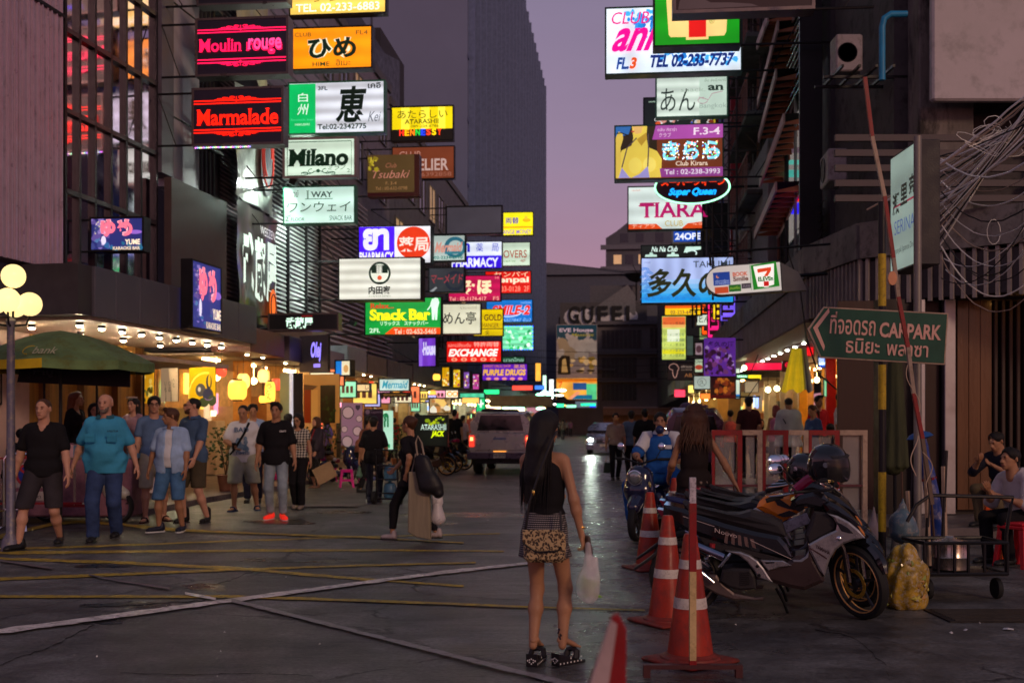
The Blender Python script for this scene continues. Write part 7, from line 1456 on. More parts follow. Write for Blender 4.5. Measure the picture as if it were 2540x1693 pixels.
def helmet(label,loc,col,rz=0,visor=None,tilt=0,s=1.0):
    t=thing('helmet', label,'helmet', loc,rz);t.rotation_euler=(tilt,0,rz);t.scale=(s,s,s)
    mesh_np('shell', [field_mesh([((-.02,0,.03),(.01,0,.03),.125,.125,1),((-.04,0,-.03),(.05,0,-.05),.118,.105,1),((0,0,-.17),(.0,0,-.22),.13,.13,1,-1),((.18,0,-.02),(.24,0,-.04),.085,.10,1,-1),((.0,0,-.06),(0,0,-.14),.09,.09,1,-1)],.010,k=.03)],col,t)
    v=[];
    for i in range(13):
        a=-1.25+i*2.5/12
        for z,q in ((.055,.142),(.01,.153),(-.05,.155),(-.105,.143)): v.append((q*math.cos(a)-.005,q*math.sin(a)*.94,z))
    b=MB();b.add(v,[(i*4+j,i*4+j+1,i*4+4+j+1,i*4+4+j) for i in range(12) for j in range(3)],None,True);b.build('visor', visor or M('smoke_visor', (.05,.045,.045),.06,trans=.6,alpha=.75,bump=.01),t)
    b=MB();b.add([(.11*math.cos(a)+dx_,.12*math.sin(a),z) for dx_,z in ((0,.085),(.04,.062),(0,.07)) for a in [-1.1+k*.22 for k in range(11)]],[(k,k+1,12+k,11+k) for k in range(10)]+[(11+k,12+k,23+k,22+k) for k in range(10)],None,True);b.build('peak', DPL,t)
    for sg in (-1,1):
        b=MB();b.lathe([(.001,.128),(.02,.128),(.022,.115),(.001,.11)],12,(.03,0,.02),ax='y', sy=1);o=b.build('pivot_cap', CHR,t);o.scale=(1,sg,1)
    return t
def poly2(mb,pts,y0,y1,off,mat=None,bev=.012): mb.prism([bl(x,y,off) for x,y in pts],y0,y1,mat,bev)
def big_bike(label,col_side,col_shield,main=True,group=None):
    t=thing('motorbike', label,'motorbike', (1.364,8.93,0),BY,group)
    P2=lambda nm,pts,y0,y1,mat,bev=.012: (lambda b: (poly2(b,pts,y0,y1,-y0,mat,bev),b.build(nm,None,t))[1])(MB())
    P2('tail_fairing', [(290,724),(360,735),(430,752),(520,792),(700,852),(900,905),(1060,935),(1110,990),(1155,1095),(1080,1075),(960,1050),(800,1012),(620,962),(440,900),(340,842),(285,790)],-.13,.13,col_side,.03)
    P2('seat', [(415,708),(470,735),(520,752),(620,770),(700,790),(790,792),(870,772),(930,790),(1010,812),(1080,850),(1110,940),(1060,945),(900,905),(700,852),(520,790),(430,745)],-.115,.115,SEAT,.035)
    P2('tail_light', [(246,756),(300,766),(352,838),(322,856),(292,838)],-.07,.07,M('tail_red', (.30,.005,.03),.12,coat=1),.01)
    P2('rear_mudguard', [(325,868),(345,880),(312,972),(262,1055),(190,1108),(110,1160),(82,1172),(88,1155),(150,1112),(225,1055),(275,985),(300,900)],-.035,.035,DPL,.006)
    P2('underseat_cover', [(520,930),(700,975),(900,1030),(1060,1080),(1150,1100),(1060,1130),(900,1080),(760,1050),(640,1040),(560,1000)],-.10,.10,DPL,.01)
    P2('leg_shield_inner', [(1295,768),(1400,778),(1452,840),(1442,892),(1258,988),(1240,930),(1270,860)],-.12,.10,DPL,.02)
    P2('leg_shield', [(1256,990),(1350,935),(1442,892),(1448,856),(1425,812),(1380,778),(1450,796),(1530,838),(1590,888),(1638,946),(1560,960),(1492,984),(1440,1025),(1405,1080),(1384,1135),(1366,1205),(1330,1160),(1292,1085),(1266,1035)],-.16,-.02,col_shield,.014)
    P2('shield_line', [(1262,1012),(1275,1012),(1352,1058),(1384,1082),(1380,1088),(1345,1066)],-.163,-.159,M('line_dark', (.05,.02,.02),.5),0)
    P2('air_intake', [(1440,836),(1470,845),(1520,875),(1562,914),(1530,912),(1478,898),(1462,870)],-.166,-.15,BLKG,.004)
    P2('front_cowl', [(1350,712),(1400,700),(1470,738),(1540,796),(1600,862),(1648,940),(1636,950),(1590,886),(1530,836),(1450,794),(1380,772)],-.14,.14,BLKG,.03)
    P2('turn_signal', [(1585,862),(1602,868),(1632,912),(1634,934),(1606,902)],-.15,-.12,M('amber_lens', (.75,.25,.05),.15,coat=1),.004)
    P2('handlebar_cowl', [(1140,700),(1200,660),(1290,640),(1360,660),(1400,705),(1350,760),(1250,740),(1170,745)],-.10,.10,BLKG,.03)
    P2('floor_fairing', [(880,1150),(985,1150),(1100,1122),(1170,1070),(1240,1060),(1262,1020),(1300,1090),(1362,1200),(1366,1240),(1232,1300),(1130,1282),(1020,1248),(930,1215)],-.15,.15,BRP,.03)
    P2('step_rail', [(1150,1092),(1200,1092),(1240,1068),(1262,1028),(1256,1075),(1215,1106),(1160,1106)],-.155,-.13,M('step_grey', (.25,.27,.33),.3,.5),.003)
    P2('engine_cover', [(700,1030),(800,1038),(862,1062),(915,1098),(958,1150),(992,1205),(1018,1243),(920,1208),(890,1160),(848,1105),(790,1060)],-.17,-.10,SIL,.01)
    P2('side_strip', [(938,1092),(990,1096),(1085,1096),(1146,1130),(1060,1142),(990,1164),(958,1128)],-.165,-.12,SIL,.008)
    P2('vent', [(962,1106),(1030,1104),(1030,1112),(975,1118)],-.168,-.16,BLK,0)
    P2('engine_case', [(680,1160),(740,1150),(870,1152),(900,1200),(906,1290),(800,1300),(720,1280),(660,1240)],-.16,.1,DPL,.02)
    for k in range(7): P2('cooling_fin', [(800,1180+k*13),(862,1174+k*13),(862,1179+k*13),(800,1186+k*13)],-.168,-.158,BLK,0)
    P2('swing_arm', [(560,1195),(640,1195),(690,1260),(760,1320),(900,1350),(960,1345),(950,1368),(760,1366),(650,1330),(560,1280),(520,1230)],-.14,-.08,M('cast_metal', (.16,.12,.11),.45,.6,bump=.2),.015)
    for (bx,by,rr_) in ((915,1135,9),(928,1195,8)):
        x,z=bl(bx,by,.17);b=MB();b.lathe([(.001,-.176),(.012,-.176),(.014,-.165),(.001,-.165)],10,(x,0,z),ax='y');b.build('bolt', DK,t)
    x0,z0=bl(440,965,.16);x1,z1=bl(690,1075,.16);b=MB();b.path([(x0-.02,-.15,z0),(x0+.02,-.15,z0-.01),(x1,-.15,z1)],[.018,.034,.036],12);b.build('silencer', M('blued_steel', (.28,.32,.42),.18,1,bump=.03),t)
    x0,z0=bl(535,1175,.16);x1,z1=bl(625,1245,.16);b=MB();b.path([(x0,-.17,z0),(x1,-.17,z1)],[.03,.018],10);b.build('exhaust_tip', CHR,t)
    x0,z0=bl(615,985,.13);x1,z1=bl(572,1110,.13);b=MB()
    b.path([(x0,-.12,z0),(x0-.005,-.12,z0-.05)],.022,8,M('shock_red', (.3,.02,.03),.4));
    b.path([(x0+(x1-x0)*k/40+.017*math.cos(k*1.2),-.12+.017*math.sin(k*1.2),z0-.04+(z1-z0+.04)*k/40) for k in range(41)],.0045,5,CHR);b.build('shock_absorber', None,t)
    x0,z0=bl(668,1132,.2);x1,z1=bl(735,1050,.2);b=MB();b.path([(x0,-.20,z0),(x1,-.17,z1)],.012,6,CHR);b.path([(x0-.01,-.24,z0+.0),(x0+.06,-.26,z0+.085)],.008,6,CHR);b.build('footrest', None,t)
    x0,z0=bl(1040,1290);b=MB();b.path([(x0,.0,z0),(x0+.06,.04,z0-.12),(x0+.085,.10,.01)],.012,6);b.build('side_stand', DK,t)
    wheel(t,(0,0,.285),.285,.10,M('rim_dark', (.3,.26,.2),.3,.9))
    fw=Vector((1.30,0,.285));st=R(-50)
    wheel(t,fw,.285,.085,M('rim_glint', (1,.55,.2),.35,.5),st,R(9),M('disc_gold', (.9,.55,.08),.25,.9))  # orange glint of a lamp is put into the rim colour
    hx_,hz_=bl(1330,700)
    b=MB();U=Matrix.Rotation(st,3,'Z')
    for sg in (-1,1): b.path([Vector((hx_+.06,0,hz_-.05))+U @ Vector((0,sg*.065,0)),fw+U @ Vector((-.075,sg*.075,.24)),fw+U @ Vector((-.02,sg*.07,.0))],[.018,.022,.02],8)
    b.build('fork', M('fork_dark', (.05,.045,.05),.3,.8),t)
    b=MB();b.path([fw+U @ Vector((.29*math.cos(a),0,.305*math.sin(a))) for a in [R(20+k*14) for k in range(9)]],[.02]+[.045]*7+[.02],8);b.build('front_mudguard', BLKG,t)
    b=MB();hb=Vector((hx_-.02,0,hz_+.07))
    b.path([hb+U @ Vector((-.14,-.34,-.06)),hb+U @ Vector((-.04,-.2,.0)),hb,hb+U @ Vector((-.04,.2,.0)),hb+U @ Vector((-.14,.34,-.06))],.012,8);b.build('handlebar', DK,t)
    for sg in (-1,1):
        b=MB();b.path([hb+U @ Vector((-.15,sg*.36,-.065)),hb+U @ Vector((-.09,sg*.25,-.03))],.018,8);b.build('grip', RUB,t)
        b=MB();b.path([hb+U @ Vector((-.0,sg*.22,.0)),hb+U @ Vector((-.06,sg*.30,-.02)),hb+U @ Vector((-.12,sg*.36,-.03))],.006,5);b.build('brake_lever', CHR,t)
        b=MB();b.path([hb+U @ Vector((-.02,sg*.18,.01)),hb+U @ Vector((-.06,sg*.26,.10)),hb+U @ Vector((-.08,sg*.30,.15))],.006,5)
        mm=b.build('mirror', DK,t);b=MB();b.ball((0,0,0),.062,14,None,(.25,1.15,.72));o=b.build('mirror_glass', M('mirror', (.7,.75,.85),.03,1,bump=0),mm);o.location=hb+U @ Vector((-.09,sg*.32,.18));o.rotation_euler=(0,R(-10),st)
    return t
g_='motorbikes parked in a row beyond the cones'
mb1=big_bike('nearest motorbike, glossy black with silver leg shield and gold-rimmed front wheel', BLKG,SIL,group=g_)
mb1.rotation_euler=(R(3),0,BY)
x0,z0=bl(632,898,.135);x1,z1=bl(1150,1080,.135)
b=MB();V,Fc=text_geo('Nouvo', bold=-.005);PW=M('decal_pink', (.62,.50,.48),.4)
b.add([(x0+.165*a+.0,-.138,z0-.042*a-.01+.034*c) for a,c in V],Fc,PW);b.path([bl3 for bl3 in [Vector((bl(420,800,.135)[0],-.136,bl(420,800,.135)[1])),Vector((bl(630,868,.135)[0],-.138,bl(630,868,.135)[1]))]],.0022,4,PW);b.path([Vector((bl(870,960,.135)[0],-.136,bl(870,960,.135)[1])),Vector((bl(1145,1088,.135)[0],-.136,bl(1145,1088,.135)[1]))],.0025,4,PW)
b.build('lettering', None,mb1)
b=MB();DB=M('decal_brown', (.20,.13,.12),.3,.3)
for k in range(5): p_=[bl(705+k*40,900+k*12,.135),bl(722+k*42,905+k*12,.135),bl(716+k*48,985+k*8,.135),bl(694+k*47,975+k*8,.135)];b.prism(p_,-.1345,-.132,DB)
b.build('side_decal', None,mb1)
x0,z0=bl(1305,985,.163);b=MB();V,Fc=text_geo('YAMAHA', bold=.03);b.add([(x0+.105*a,-.1645,z0-.052*a-.028+.028*c) for a,c in V],Fc,M('decal_dark', (.04,.02,.02),.4));b.build('lettering', None,mb1)
x0,z0=bl(1462,948,.163);b=MB();b.lathe([(.001,-.170),(.014,-.168),(.02,-.163),(.001,-.16)],12,(x0,0,z0),ax='y');b.cbox((x0+.018,-.165,z0+.018),(.035,.004,.006),Matrix.Rotation(R(-25),3,'Y'));b.cbox((x0-.018,-.165,z0-.018),(.035,.004,.006),Matrix.Rotation(R(-25),3,'Y'));b.build('emblem', CHR,mb1)
b=MB();x0,z0=bl(620,560);b.build
def recol(t,mp,label,group=None):
    for c in t.children:
        if c.data and c.name.split('.')[0] in mp:
            c.data=c.data.copy();c.data.materials.clear();c.data.materials.append(mp[c.name.split('.')[0]])
    tag(t,label,None,group)
proto=big_bike('dark blue motorbike second in the row, with an orange and black tank cover', M('navy_gloss', (.012,.012,.06),.15,coat=1),M('navy_gloss', (.012,.012,.06),.15,coat=1),group=g_)
def place(t,off,side,rz,sc_=1.0,lean=-5):
    u=Vector((math.cos(BY),math.sin(BY),0));n=Vector((-math.sin(BY),math.cos(BY),0));t.location=Vector((1.364,8.93,0))+u*off+n*side;t.rotation_euler=(R(lean),0,BY+R(rz));t.scale=(sc_,)*3
third=copy_tree(proto);fourth=copy_tree(proto);fifth=copy_tree(proto)
place(proto,-.04,.58,0,1.04,3);place(third,-.02,1.15,0,1.03,3);place(fourth,.0,1.75,0,1.0,3);place(fifth,.04,2.35,1,1.0,3)
MG=M('magenta_gloss', (.35,.01,.08),.15,coat=1);RG=M('red_gloss', (.30,.012,.03),.15,coat=1)
recol(third,{'tail_fairing': BLKG,'leg_shield': BLKG,'handlebar_cowl': MG},'black motorbike with a magenta handlebar cowl, third in the row', g_)
recol(fourth,{'tail_fairing': RG,'leg_shield': RG,'front_cowl': RG},'dark red motorbike fourth in the row, half hidden', g_)
recol(fifth,{'tail_fairing': RG,'leg_shield': SIL},'red and silver motorbike farthest in the row by the barrier', g_)
t=proto;inv=(Matrix.Translation(proto.location) @ proto.rotation_euler.to_matrix().to_4x4() @ Matrix.Scale(1.04,4)).inverted()
def onplane(nm,pts,y0,y1,mat,bev,back):
    b=MB();b.prism([bl(x,y,-back) for x,y in pts],y0,y1,mat,bev);o=b.build(nm,None,proto)
    o.matrix_parent_inverse=Matrix();o.matrix_local=inv @ Matrix.Translation((1.364,8.93,0)) @ Matrix.Rotation(BY,4,'Z');return o
ORG=M('orange_gloss', (.78,.22,.01),.16,coat=1,bump=.02)
o=onplane('tank_cover', [(908,752),(925,715),(965,680),(1020,662),(1110,660),(1180,672),(1225,700),(1255,748),(1170,800),(1090,846),(1062,842),(960,782)],.20,.46,ORG,.04,.2)
onplane('tank_graphic', [(1020,682),(1060,690),(1140,745),(1180,770),(1120,760),(1050,735)],.190,.2,BLK,0,.2);onplane('tank_graphic', [(1045,800),(1130,770),(1185,795),(1120,812),(1090,815)],.190,.2,BLK,0,.2);onplane('tank_graphic', [(1150,700),(1215,740),(1240,756),(1200,780),(1130,752)],.190,.2,BLK,0,.2)
onplane('magenta_cowl', [(1138,648),(1160,600),(1225,545),(1310,500),(1330,548),(1260,600),(1185,655)],.16,.26,M('magenta_gloss', (.35,.01,.08),.15,coat=1),.02,.2)
onplane('frame_panel', [(1060,866),(1160,818),(1245,786),(1275,852),(1180,890),(1102,926)],.17,.23,M('pale_grey_panel', (.32,.33,.38),.35,.3,wear=(.1,.1,.1),vs=9),.006,.2)
onplane('frame_panel', [(870,770),(905,752),(985,800),(960,812),(915,800)],.18,.22,M('pale_grey_panel', (.32,.33,.38),.35,.3,wear=(.1,.1,.1),vs=9),.006,.2)
hp_=P(1540+1395/2.703,980+465/2.703,8.55);helmet('large glossy black helmet with smoked visor hung on the nearest handlebar', hp_,BLKG,BY+R(-25),tilt=R(8),s=1.04)
hp_=P(1540+1225/2.703,980+505/2.703,9.3);helmet('black helmet with a small shield badge behind the larger helmet', hp_,BLKG,BY+R(160),s=.95)
NV=M('navy_scooter', (.010,.012,.05),.12,coat=1,bump=.02)
def scooter(label,loc,rz,col,group=None,far=False):
    t=thing('scooter', label,'scooter', loc,rz,group)
    mesh_np('body', [field_mesh([((0,-.42,.62),(0,-.40,.80),.17,.15,1.15),((0,-.44,.45),(0,-.42,.62),.11,.17,1.1),((0,.35,.48),(0,.75,.56),.15,.12,1.15),((0,-.25,.27),(0,.3,.30),.07,.09,1.9)],.02,k=.05)],col,t)
    mesh_np('front_mudguard', [field_mesh([((0,-.62,.40),(0,-.50,.50),.10,.10,.9),((0,-.5,.27),(0,-.52,.28),.235,.235,.24,-1)] if 0 else [((0,-.66,.43),(0,-.50,.54),.085,.10,1.0)],.018,k=.03)],col,t)
    b=MB();b.bbox(-.13,.15,.72,.13,.85,.80,.035);b.build('seat', SEAT,t)
    w1_=wheel(t,(0,-.56,.245),.245,.10,CHR,R(90));wheel(t,(0,.62,.245),.245,.10,CHR,R(90))
    b=MB();b.path([(-.09,-.44,.60),(-.095,-.53,.36),(-.09,-.56,.245)],.021,8);b.path([(.09,-.44,.60),(.095,-.53,.36),(.09,-.56,.245)],.021,8);b.build('fork', STL,t)
    b=MB();b.lathe([(.001,0),(.085,.0),(.10,-.02),(.10,-.035),(.09,-.04)],24,(0,0,0),ax='y');o=b.build('headlight', CHR,t);o.location=(0,-.585,.80);o.rotation_euler=(R(10),0,0)
    b=MB();b.ball((0,-.03,0),.088,18,None,(1,.45,1));b.build('lens', M('headlamp_glass', (.35,.38,.36),.05,.7,bump=.8,bs=30,coat=1),o)
    for x in (-.15,.15): b=MB();b.ball((x,-.50,.70),.04,10,None,(.7,.5,1.2));b.build('turn_signal', M('amber_lens2', (.5,.4,.1),.1,.4,coat=1),t)
    b=MB();b.path([(-.34,-.28,1.02),(-.2,-.36,1.02),(0,-.40,.96),(.2,-.36,1.02),(.34,-.28,1.02)],.013,8);b.build('handlebar', DK,t)
    for x in (-1,1):
        b=MB();b.path([(x*.36,-.27,1.02),(x*.24,-.34,1.02)],.019,8);b.build('grip', RUB,t)
        b=MB();b.path([(x*.2,-.36,1.03),(x*.26,-.36,1.14)],.006,5);mm=b.build('mirror', DK,t);b=MB();b.ball((x*.27,-.36,1.18),.05,12,None,(1,.3,1));b.build('mirror_glass', M('mirror', (.7,.75,.85),.03,1,bump=0),mm)
    return t
sc1=scooter('dark blue retro scooter with a big round headlight, ridden towards the camera', (P(1612,1200,14.7).x,14.75,0),R(-24),NV)
r,J=person('scooter rider in blue and white polo with a dark ball at his chin', 1640,None,1.74,-12,'short', HAIRM,S(m=cloth('royal_blue', (.02,.10,.35)),hem=0,sleeve=.8,loose=.035,fold=.007,collar=WTEE),S(m=cloth('royal_blue_trousers', (.012,.08,.30)),len=.24,loose=.05),('sandal', (.03,.025,.02)),d=14.95,z0=.0,sit=.82,lf=(.30,-.28,.20),rf=(-.34,-.30,.16),lh=(.30,-.42,1.02),rh=(-.26,-.42,1.02),kn=((1.2,-1,.3),(-1.2,-1,.3)),sk='tan', vox=.013,lean=(0,-.06))
for sg in (-1,1):
    i_=0 if sg>0 else 1;a_,e_=J['sh'][i_],J['el'][i_];b=MB();b.path([a_+Vector((-sg*.07,-.03,.055)),a_+Vector((sg*.0,-.02,.03)),a_.lerp(e_,.3)+Vector((0,-.02,0)),a_.lerp(e_,.66)+Vector((0,-.02,0))],[.05,.085,.087,.083],14);b.build('white_sleeve_panel', WTEE,r)
b=MB();b.bbox(.03,-.175,1.14,.15,-.150,1.19,.003);o=b.build('chest_pocket', WTEE,r)
b=MB();b.ball(J['head']+Vector((0,-.125,-.10)),.058,14);b.build('dark_ball', M('ball_navy', (.02,.03,.09),.25),r)
r,J=person('woman with long wavy brown hair in black halter top, sitting back-on at the parked bikes', 1722,None,1.66,186,'wavy', HAIRB,S(m=cloth('black_sheer', (.02,.014,.014)),hem=-.02,sleeve=0,loose=.012,name='top'),S(m=BTEE,len=.3),('shoe', (.02,.02,.02)),d=11.4,z0=.0,sit=.86,lf=(.14,-.3,0),rf=(-.14,-.3,0),lh=(.22,-.22,.98),rh=(-.42,.12,.90),el=((.3,1,0),(-.3,1,0)),fem=True,sk='mid', vox=.012,g=1.12,hand=('handr', 'hando'))
b=MB();
for k in range(14): a=k*.449;b.bbox(.155*math.cos(a)-.014,.12*math.sin(a)-.01,.86,.155*math.cos(a)+.014,.12*math.sin(a)+.01,.905,.004)
b.build('studded_belt', M('belt_studs', (.25,.2,.18),.3,.9),r)
b=MB();rr=random.Random(5)
for k in range(110):
    a=rr.uniform(-1.9,1.9);x0=.10*math.sin(a);y0=.03+.09*math.cos(a);L=rr.uniform(.30,.46);w_=rr.uniform(0,6)
    b.path([J['Mh'] @ (Vector((x0*(1+.75*q)+.018*math.sin(w_+q*9),y0+.05*q+.012*math.cos(w_+q*9),.06-q*L))*J['s']) for q in (0,.2,.4,.6,.8,1)],[.006,.006,.006,.005,.004,.001],4)
tag(b.build('hair_strand', HAIRB,r),kind='stuff')
sc2=copy_tree(sc1);sc2.location=(P(190,1280,16.6).x,16.9,0);sc2.rotation_euler=(0,0,R(78));tag(sc2,'white and dark scooter parked behind the metal barrier at the left', 'scooter')
for c in sc2.children:
    if c.name.startswith(('body', 'front_mud')): c.data=c.data.copy();c.data.materials.clear();c.data.materials.append(M('white_gloss', (.5,.48,.42),.2,coat=1))
for i,(px,d,rz,lb) in enumerate([(1058,30.5,40,'nearest of the dark motorbikes by the yellow-lit signboard'),(1088,32,48,'second dark motorbike by the yellow-lit signboard'),(1112,34,44,'dark motorbike behind the man with printed back'),(835,26.5,60,'dark motorbike among the goods on the left pavement')]):
    c=copy_tree(sc1 if i==3 else third);c.location=(P(px,1100,d).x-(.0 if i==3 else .5),d,0);c.rotation_euler=(0,0,R(rz));c.scale=(1,1,1);tag(c,lb,None,'motorbikes parked along the left pavement')
# ================================================================ cones, posts, barriers
CON=M('cone_orange', (.40,.032,.014),.42,bump=.45,bs=12,var=.35,vs=3,wear=(.24,.03,.018),wl=.46);CBW=M('cone_band', (.62,.56,.50),.5,wear=(.4,.35,.3),vs=14)
def cone(label,px,py,hgt=.80,rz=0,first=None):
    g=G(px,py)
    if first is not None: t=copy_tree(first);t.location=g;t.rotation_euler=(0,0,rz);t.scale=(1,1,hgt/.80);tag(t,label);return t
    t=thing('traffic_cone', label,'traffic cone', g,rz,'orange traffic cones beside the motorbikes')
    b=MB();b.lathe([(.146,.03),(.144,.05),(.043,.78),(.036,.797),(.03,.80)],24,mat=CON);b.build('cone_body', None,t)
    rz_=lambda z: .146-(z-.03)*.1375+.0035
    for z0,z1 in ((.34,.405),(.585,.64)):
        b=MB();b.lathe([(rz_(z0)-.003,z0),(rz_(z0),z0),(rz_(z1),z1),(rz_(z1)-.003,z1)],24);b.build('white_band', CBW,t)
    b=MB();b.bbox(-.22,-.22,.0,.22,.22,.028,.01);b.lathe([(.19,.027),(.185,.04),(.165,.045),(.15,.06)],24);b.build('base', M('cone_base', (.22,.03,.02),.5,bump=.4,bs=15,wear=(.1,.03,.02)),t)
    return t
c1=cone('nearest traffic cone, with the thin red and cream post standing in front of it', 1712,1640,.79,R(38))
cone('middle traffic cone beside the rear wheel of the nearest motorbike', 1656,1543,.80,R(30),c1);cone('traffic cone below the front wheel of the blue scooter', 1612,1410,.78,R(20),c1);cone('traffic cone mostly hidden between scooter and woman', 1674,1345,.80,R(5),c1)
t=thing('marker_post', 'thin red and cream post on a low steel foot in front of the nearest cone', 'post', G(1718,1678));d_=t.location.y
b=MB();b.box(-.020,-.02,.62,.020,.02,1.02,REDP);b.box(-.0201,-.0201,0.045,.0201,.0201,.10,REDP);b.build('red_section', None,t)
b=MB();b.box(-.019,-.019,.10,.019,.019,.62);b.build('cream_section', M('cream_post', (.60,.42,.20),.5,wear=(.4,.28,.12),vs=12),t)
b=MB();b.box(-.018,-.018,1.02,.018,.018,1.17);b.build('white_top', M('white_lattice', (.55,.5,.55),.4,wear=(.1,.08,.1),vs=30),t)
b=MB();b.box(-.29,-.025,.05,.29,.025,.075);b.box(-.29,-.025,0,-.25,.025,.05);b.box(.25,-.025,0,.29,.025,.05);b.build('foot', M('dark_red_steel', (.07,.02,.022),.45),t)
t=thing('barrier_board', 'out of focus red and white barrier board end at the bottom edge', 'barrier', P(1520,1620,2.3))
b=MB();b.prism([(-.055,-.40),(.025,-.40),(.028,.05),(.012,.08),(-.0,.075),(-.06,-.10),(-.10,-.40)],0,.03,REDP,.004);b.build('red_board', None,t)
b=MB();b.prism([(-.10,-.38),(-.055,-.38),(.008,.06),(-.006,.07),(-.05,-.07)],-.012,-.001,M('white_reflective', (.42,.30,.30),.4),.002);b.build('white_stripe', None,t)
t=thing('screen_barrier', 'red and cream framed barrier with clear plastic sheets behind the motorbikes', 'barrier', (0,13.6,0))
D=13.6;ztop=1.5-22/F*D
xs=[(1755,1764,1),(1764,1840,0),(1840,1890,1),(1890,1955,0),(1955,2004,1),(2004,2080,1),(2080,2150,0)]
fx=lambda px: (px-1270)/F*D
for x0,x1,red in ((1765,1840,1),(1841,1890,0),(1891,1954,1),(1955,2004,0),(2005,2081,1),(2082,2150,0)):
    m_=REDP if red else CREAM;b=MB();b.box(fx(x0),-.03,ztop-.06,fx(x1),.03,ztop);b.build('top_rail', m_,t)
    b=MB();b.box(fx(x1)-.055,-.028,.1,fx(x1),.028,ztop-.06);b.box(fx(x0),-.028,.1,fx(x0)+.035,.028,ztop-.06) if red else None;b.build('upright', m_,t)
    b=MB();b.box(fx(x0),-.02,.72,fx(x1),.02,.745);b.build('mid_rail', M('dk_red', (.10,.02,.03),.5),t)
    b=MB();b.box(fx(x0)+.05,.031,.12,fx(x1)-.08,.034,ztop-.06);b.build('clear_sheet', M('clear_sheet', (.75,.72,.70),.08,trans=.0,alpha=.16,bump=.6,bs=6,coat=1),t)
b=MB()
for x in (1770,1880,2000,2145): b.box(fx(x)-.04,-.25,0,fx(x)+.04,.25,.1)
b.build('feet', CREAM,t)
t=thing('striped_pole', 'upright pole painted in yellow and black bands beside the hanging parasol', 'pole', (P(2188,1200,10.9).x,10.9,0))
zz=[0,.05,.445,1.013,1.612,2.04,2.6,3.1,3.6]
yb=M('yellow_band', (.50,.34,.02),.5,wear=(.3,.2,.02),vs=9)
for i in range(1,len(zz)-1):
    b=MB();b.tube((0,0,zz[i]),(0,0,zz[i+1]),.038,n=14);b.build('yellow_band' if i in (2,4,6) else 'black_band', yb if i in (2,4,6) else BLK,t)
b=MB();b.bbox(-.1,-.1,0,.1,.1,.05,.01);b.build('base_plate', DK,t)
t=thing('steel_sign_pole', 'grey steel pole carrying the green sign and the tall light box', 'pole', (P(2276,1044,10.4).x,10.4,0));b=MB();b.tube((0,0,0),(0,0,4.1),.036,n=14);b.build('shaft', M('galvanised', (.22,.20,.18),.5,.5,bump=.2),t)
s=Sign('car_park_sign', 'green arrow-shaped car park sign with Thai lettering, pointing left', (1980,700,2.612),(65,155,943,532),9.9,'0a5a38', 1,None,br=None,shape='arrow', lit=False,t=.06,roll=-3.6)
def arrow(k,y0,y1,mat,nm):
    W,H=s.W/2,s.H*.44
    pts=[(-W+k*1.6,.0+.02),(-W+.125+k*.5,H-k),(W-k,H-k),(W-k,-H+k),(-W+.125+k*.5,-H+k)]
    b=MB();b.prism(pts,y0,y1,mat);return b.build(nm,None,s.root)
arrow(0,-.02,.02,M('sign_back_grey', (.2,.2,.2),.5,.5),'plate');arrow(.0,-.026,-.021,CREAM,'border');arrow(.012,-.031,-.027,M('sign_green', (.012,.075,.045),.35,bump=.03,var=.15),'green_face')
s.y0=-.033;s.lit=False;cr_='d8a898'
s.po([(98,318),(190,185),(196,212),(128,318),(180,432),(176,465)],cr_).tx('ที่จอดรถ', 205,206,492,350,cr_,bold=.012).tx('CARPARK', 518,258,905,356,cr_,bold=.03).tx('ธนิยะ', 312,370,525,468,cr_,bold=.012).tx('พลาซา', 570,396,830,470,cr_,bold=.012).done()
X_=(2277-1270)/F*11;t=thing('light_box_sign', 'tall narrow light box, lit face towards the street and dark side towards the camera', 'sign', (X_,11.0,0))
zb,zt_=1.5+(1044-655)/F*11,1.5+(1044-345)/F*11
b=MB();b.bbox(0,0,zb,.215,.80,zt_,.006);b.build('casing', M('box_dark', (.03,.025,.03),.5),t)
b=MB();b.add([(-.004,.02,zb+.02),(-.004,.02,zt_-.02),(-.004,.78,zt_-.02),(-.004,.78,zb+.02)],[(0,1,2,3)]);b.build('lit_face', EM(hx('a0b8ac'),.5,'h', 2),t)
def sidetext(body,y0,y1,z0,z1,c,nm='lettering', **k):
    b=MB();V,Fc=text_geo(body,**k);b.add([(-.0065,y0+(y1-y0)*(1-a),z0+(z1-z0)*c_) for a,c_ in V],Fc,EM(hx(c),.5,sampled=False));return b.build(nm,None,t)
for i,ch in enumerate('瀬里奈'): sidetext(ch,.52-i*.24,.72-i*.24,zt_-.62+i*.06,zt_-.40+i*.05,'101814', bold=.03)
sidetext('SERINA', .08,.66,zb+.38,zb+.52,'2c50a0', bold=-.01);sidetext('Teppanyaki Japanese Dining', .05,.72,zb+.17,zb+.25,'303838')
b=MB();b.add([(-.0062,.1,zb+.66),(-.0062,.1,zb+.68),(-.0062,.7,zb+.68),(-.0062,.7,zb+.66)],[(0,1,2,3)]);b.build('red_line', EM(hx('a02040'),.6,sampled=False),t)
t=thing('boom_arm', 'long red and white boom arm leaning across the green sign', 'barrier arm', P(2312,1250,9.3));a=P(2312,1250,9.3);
pts=[(2312,1250),(2288,1087),(2266,975),(2252,861),(2228,736),(2216,640),(2194,487),(2163,339),(2145,192)]
mt=[M('weathered_wood', (.16,.11,.08),.8,bump=.4),REDP,M('pale_section', (.35,.26,.2),.7,wear=(.2,.15,.1)),REDP,M('pale_section', (.35,.26,.2),.7,wear=(.2,.15,.1)),REDP,CREAM,REDP]
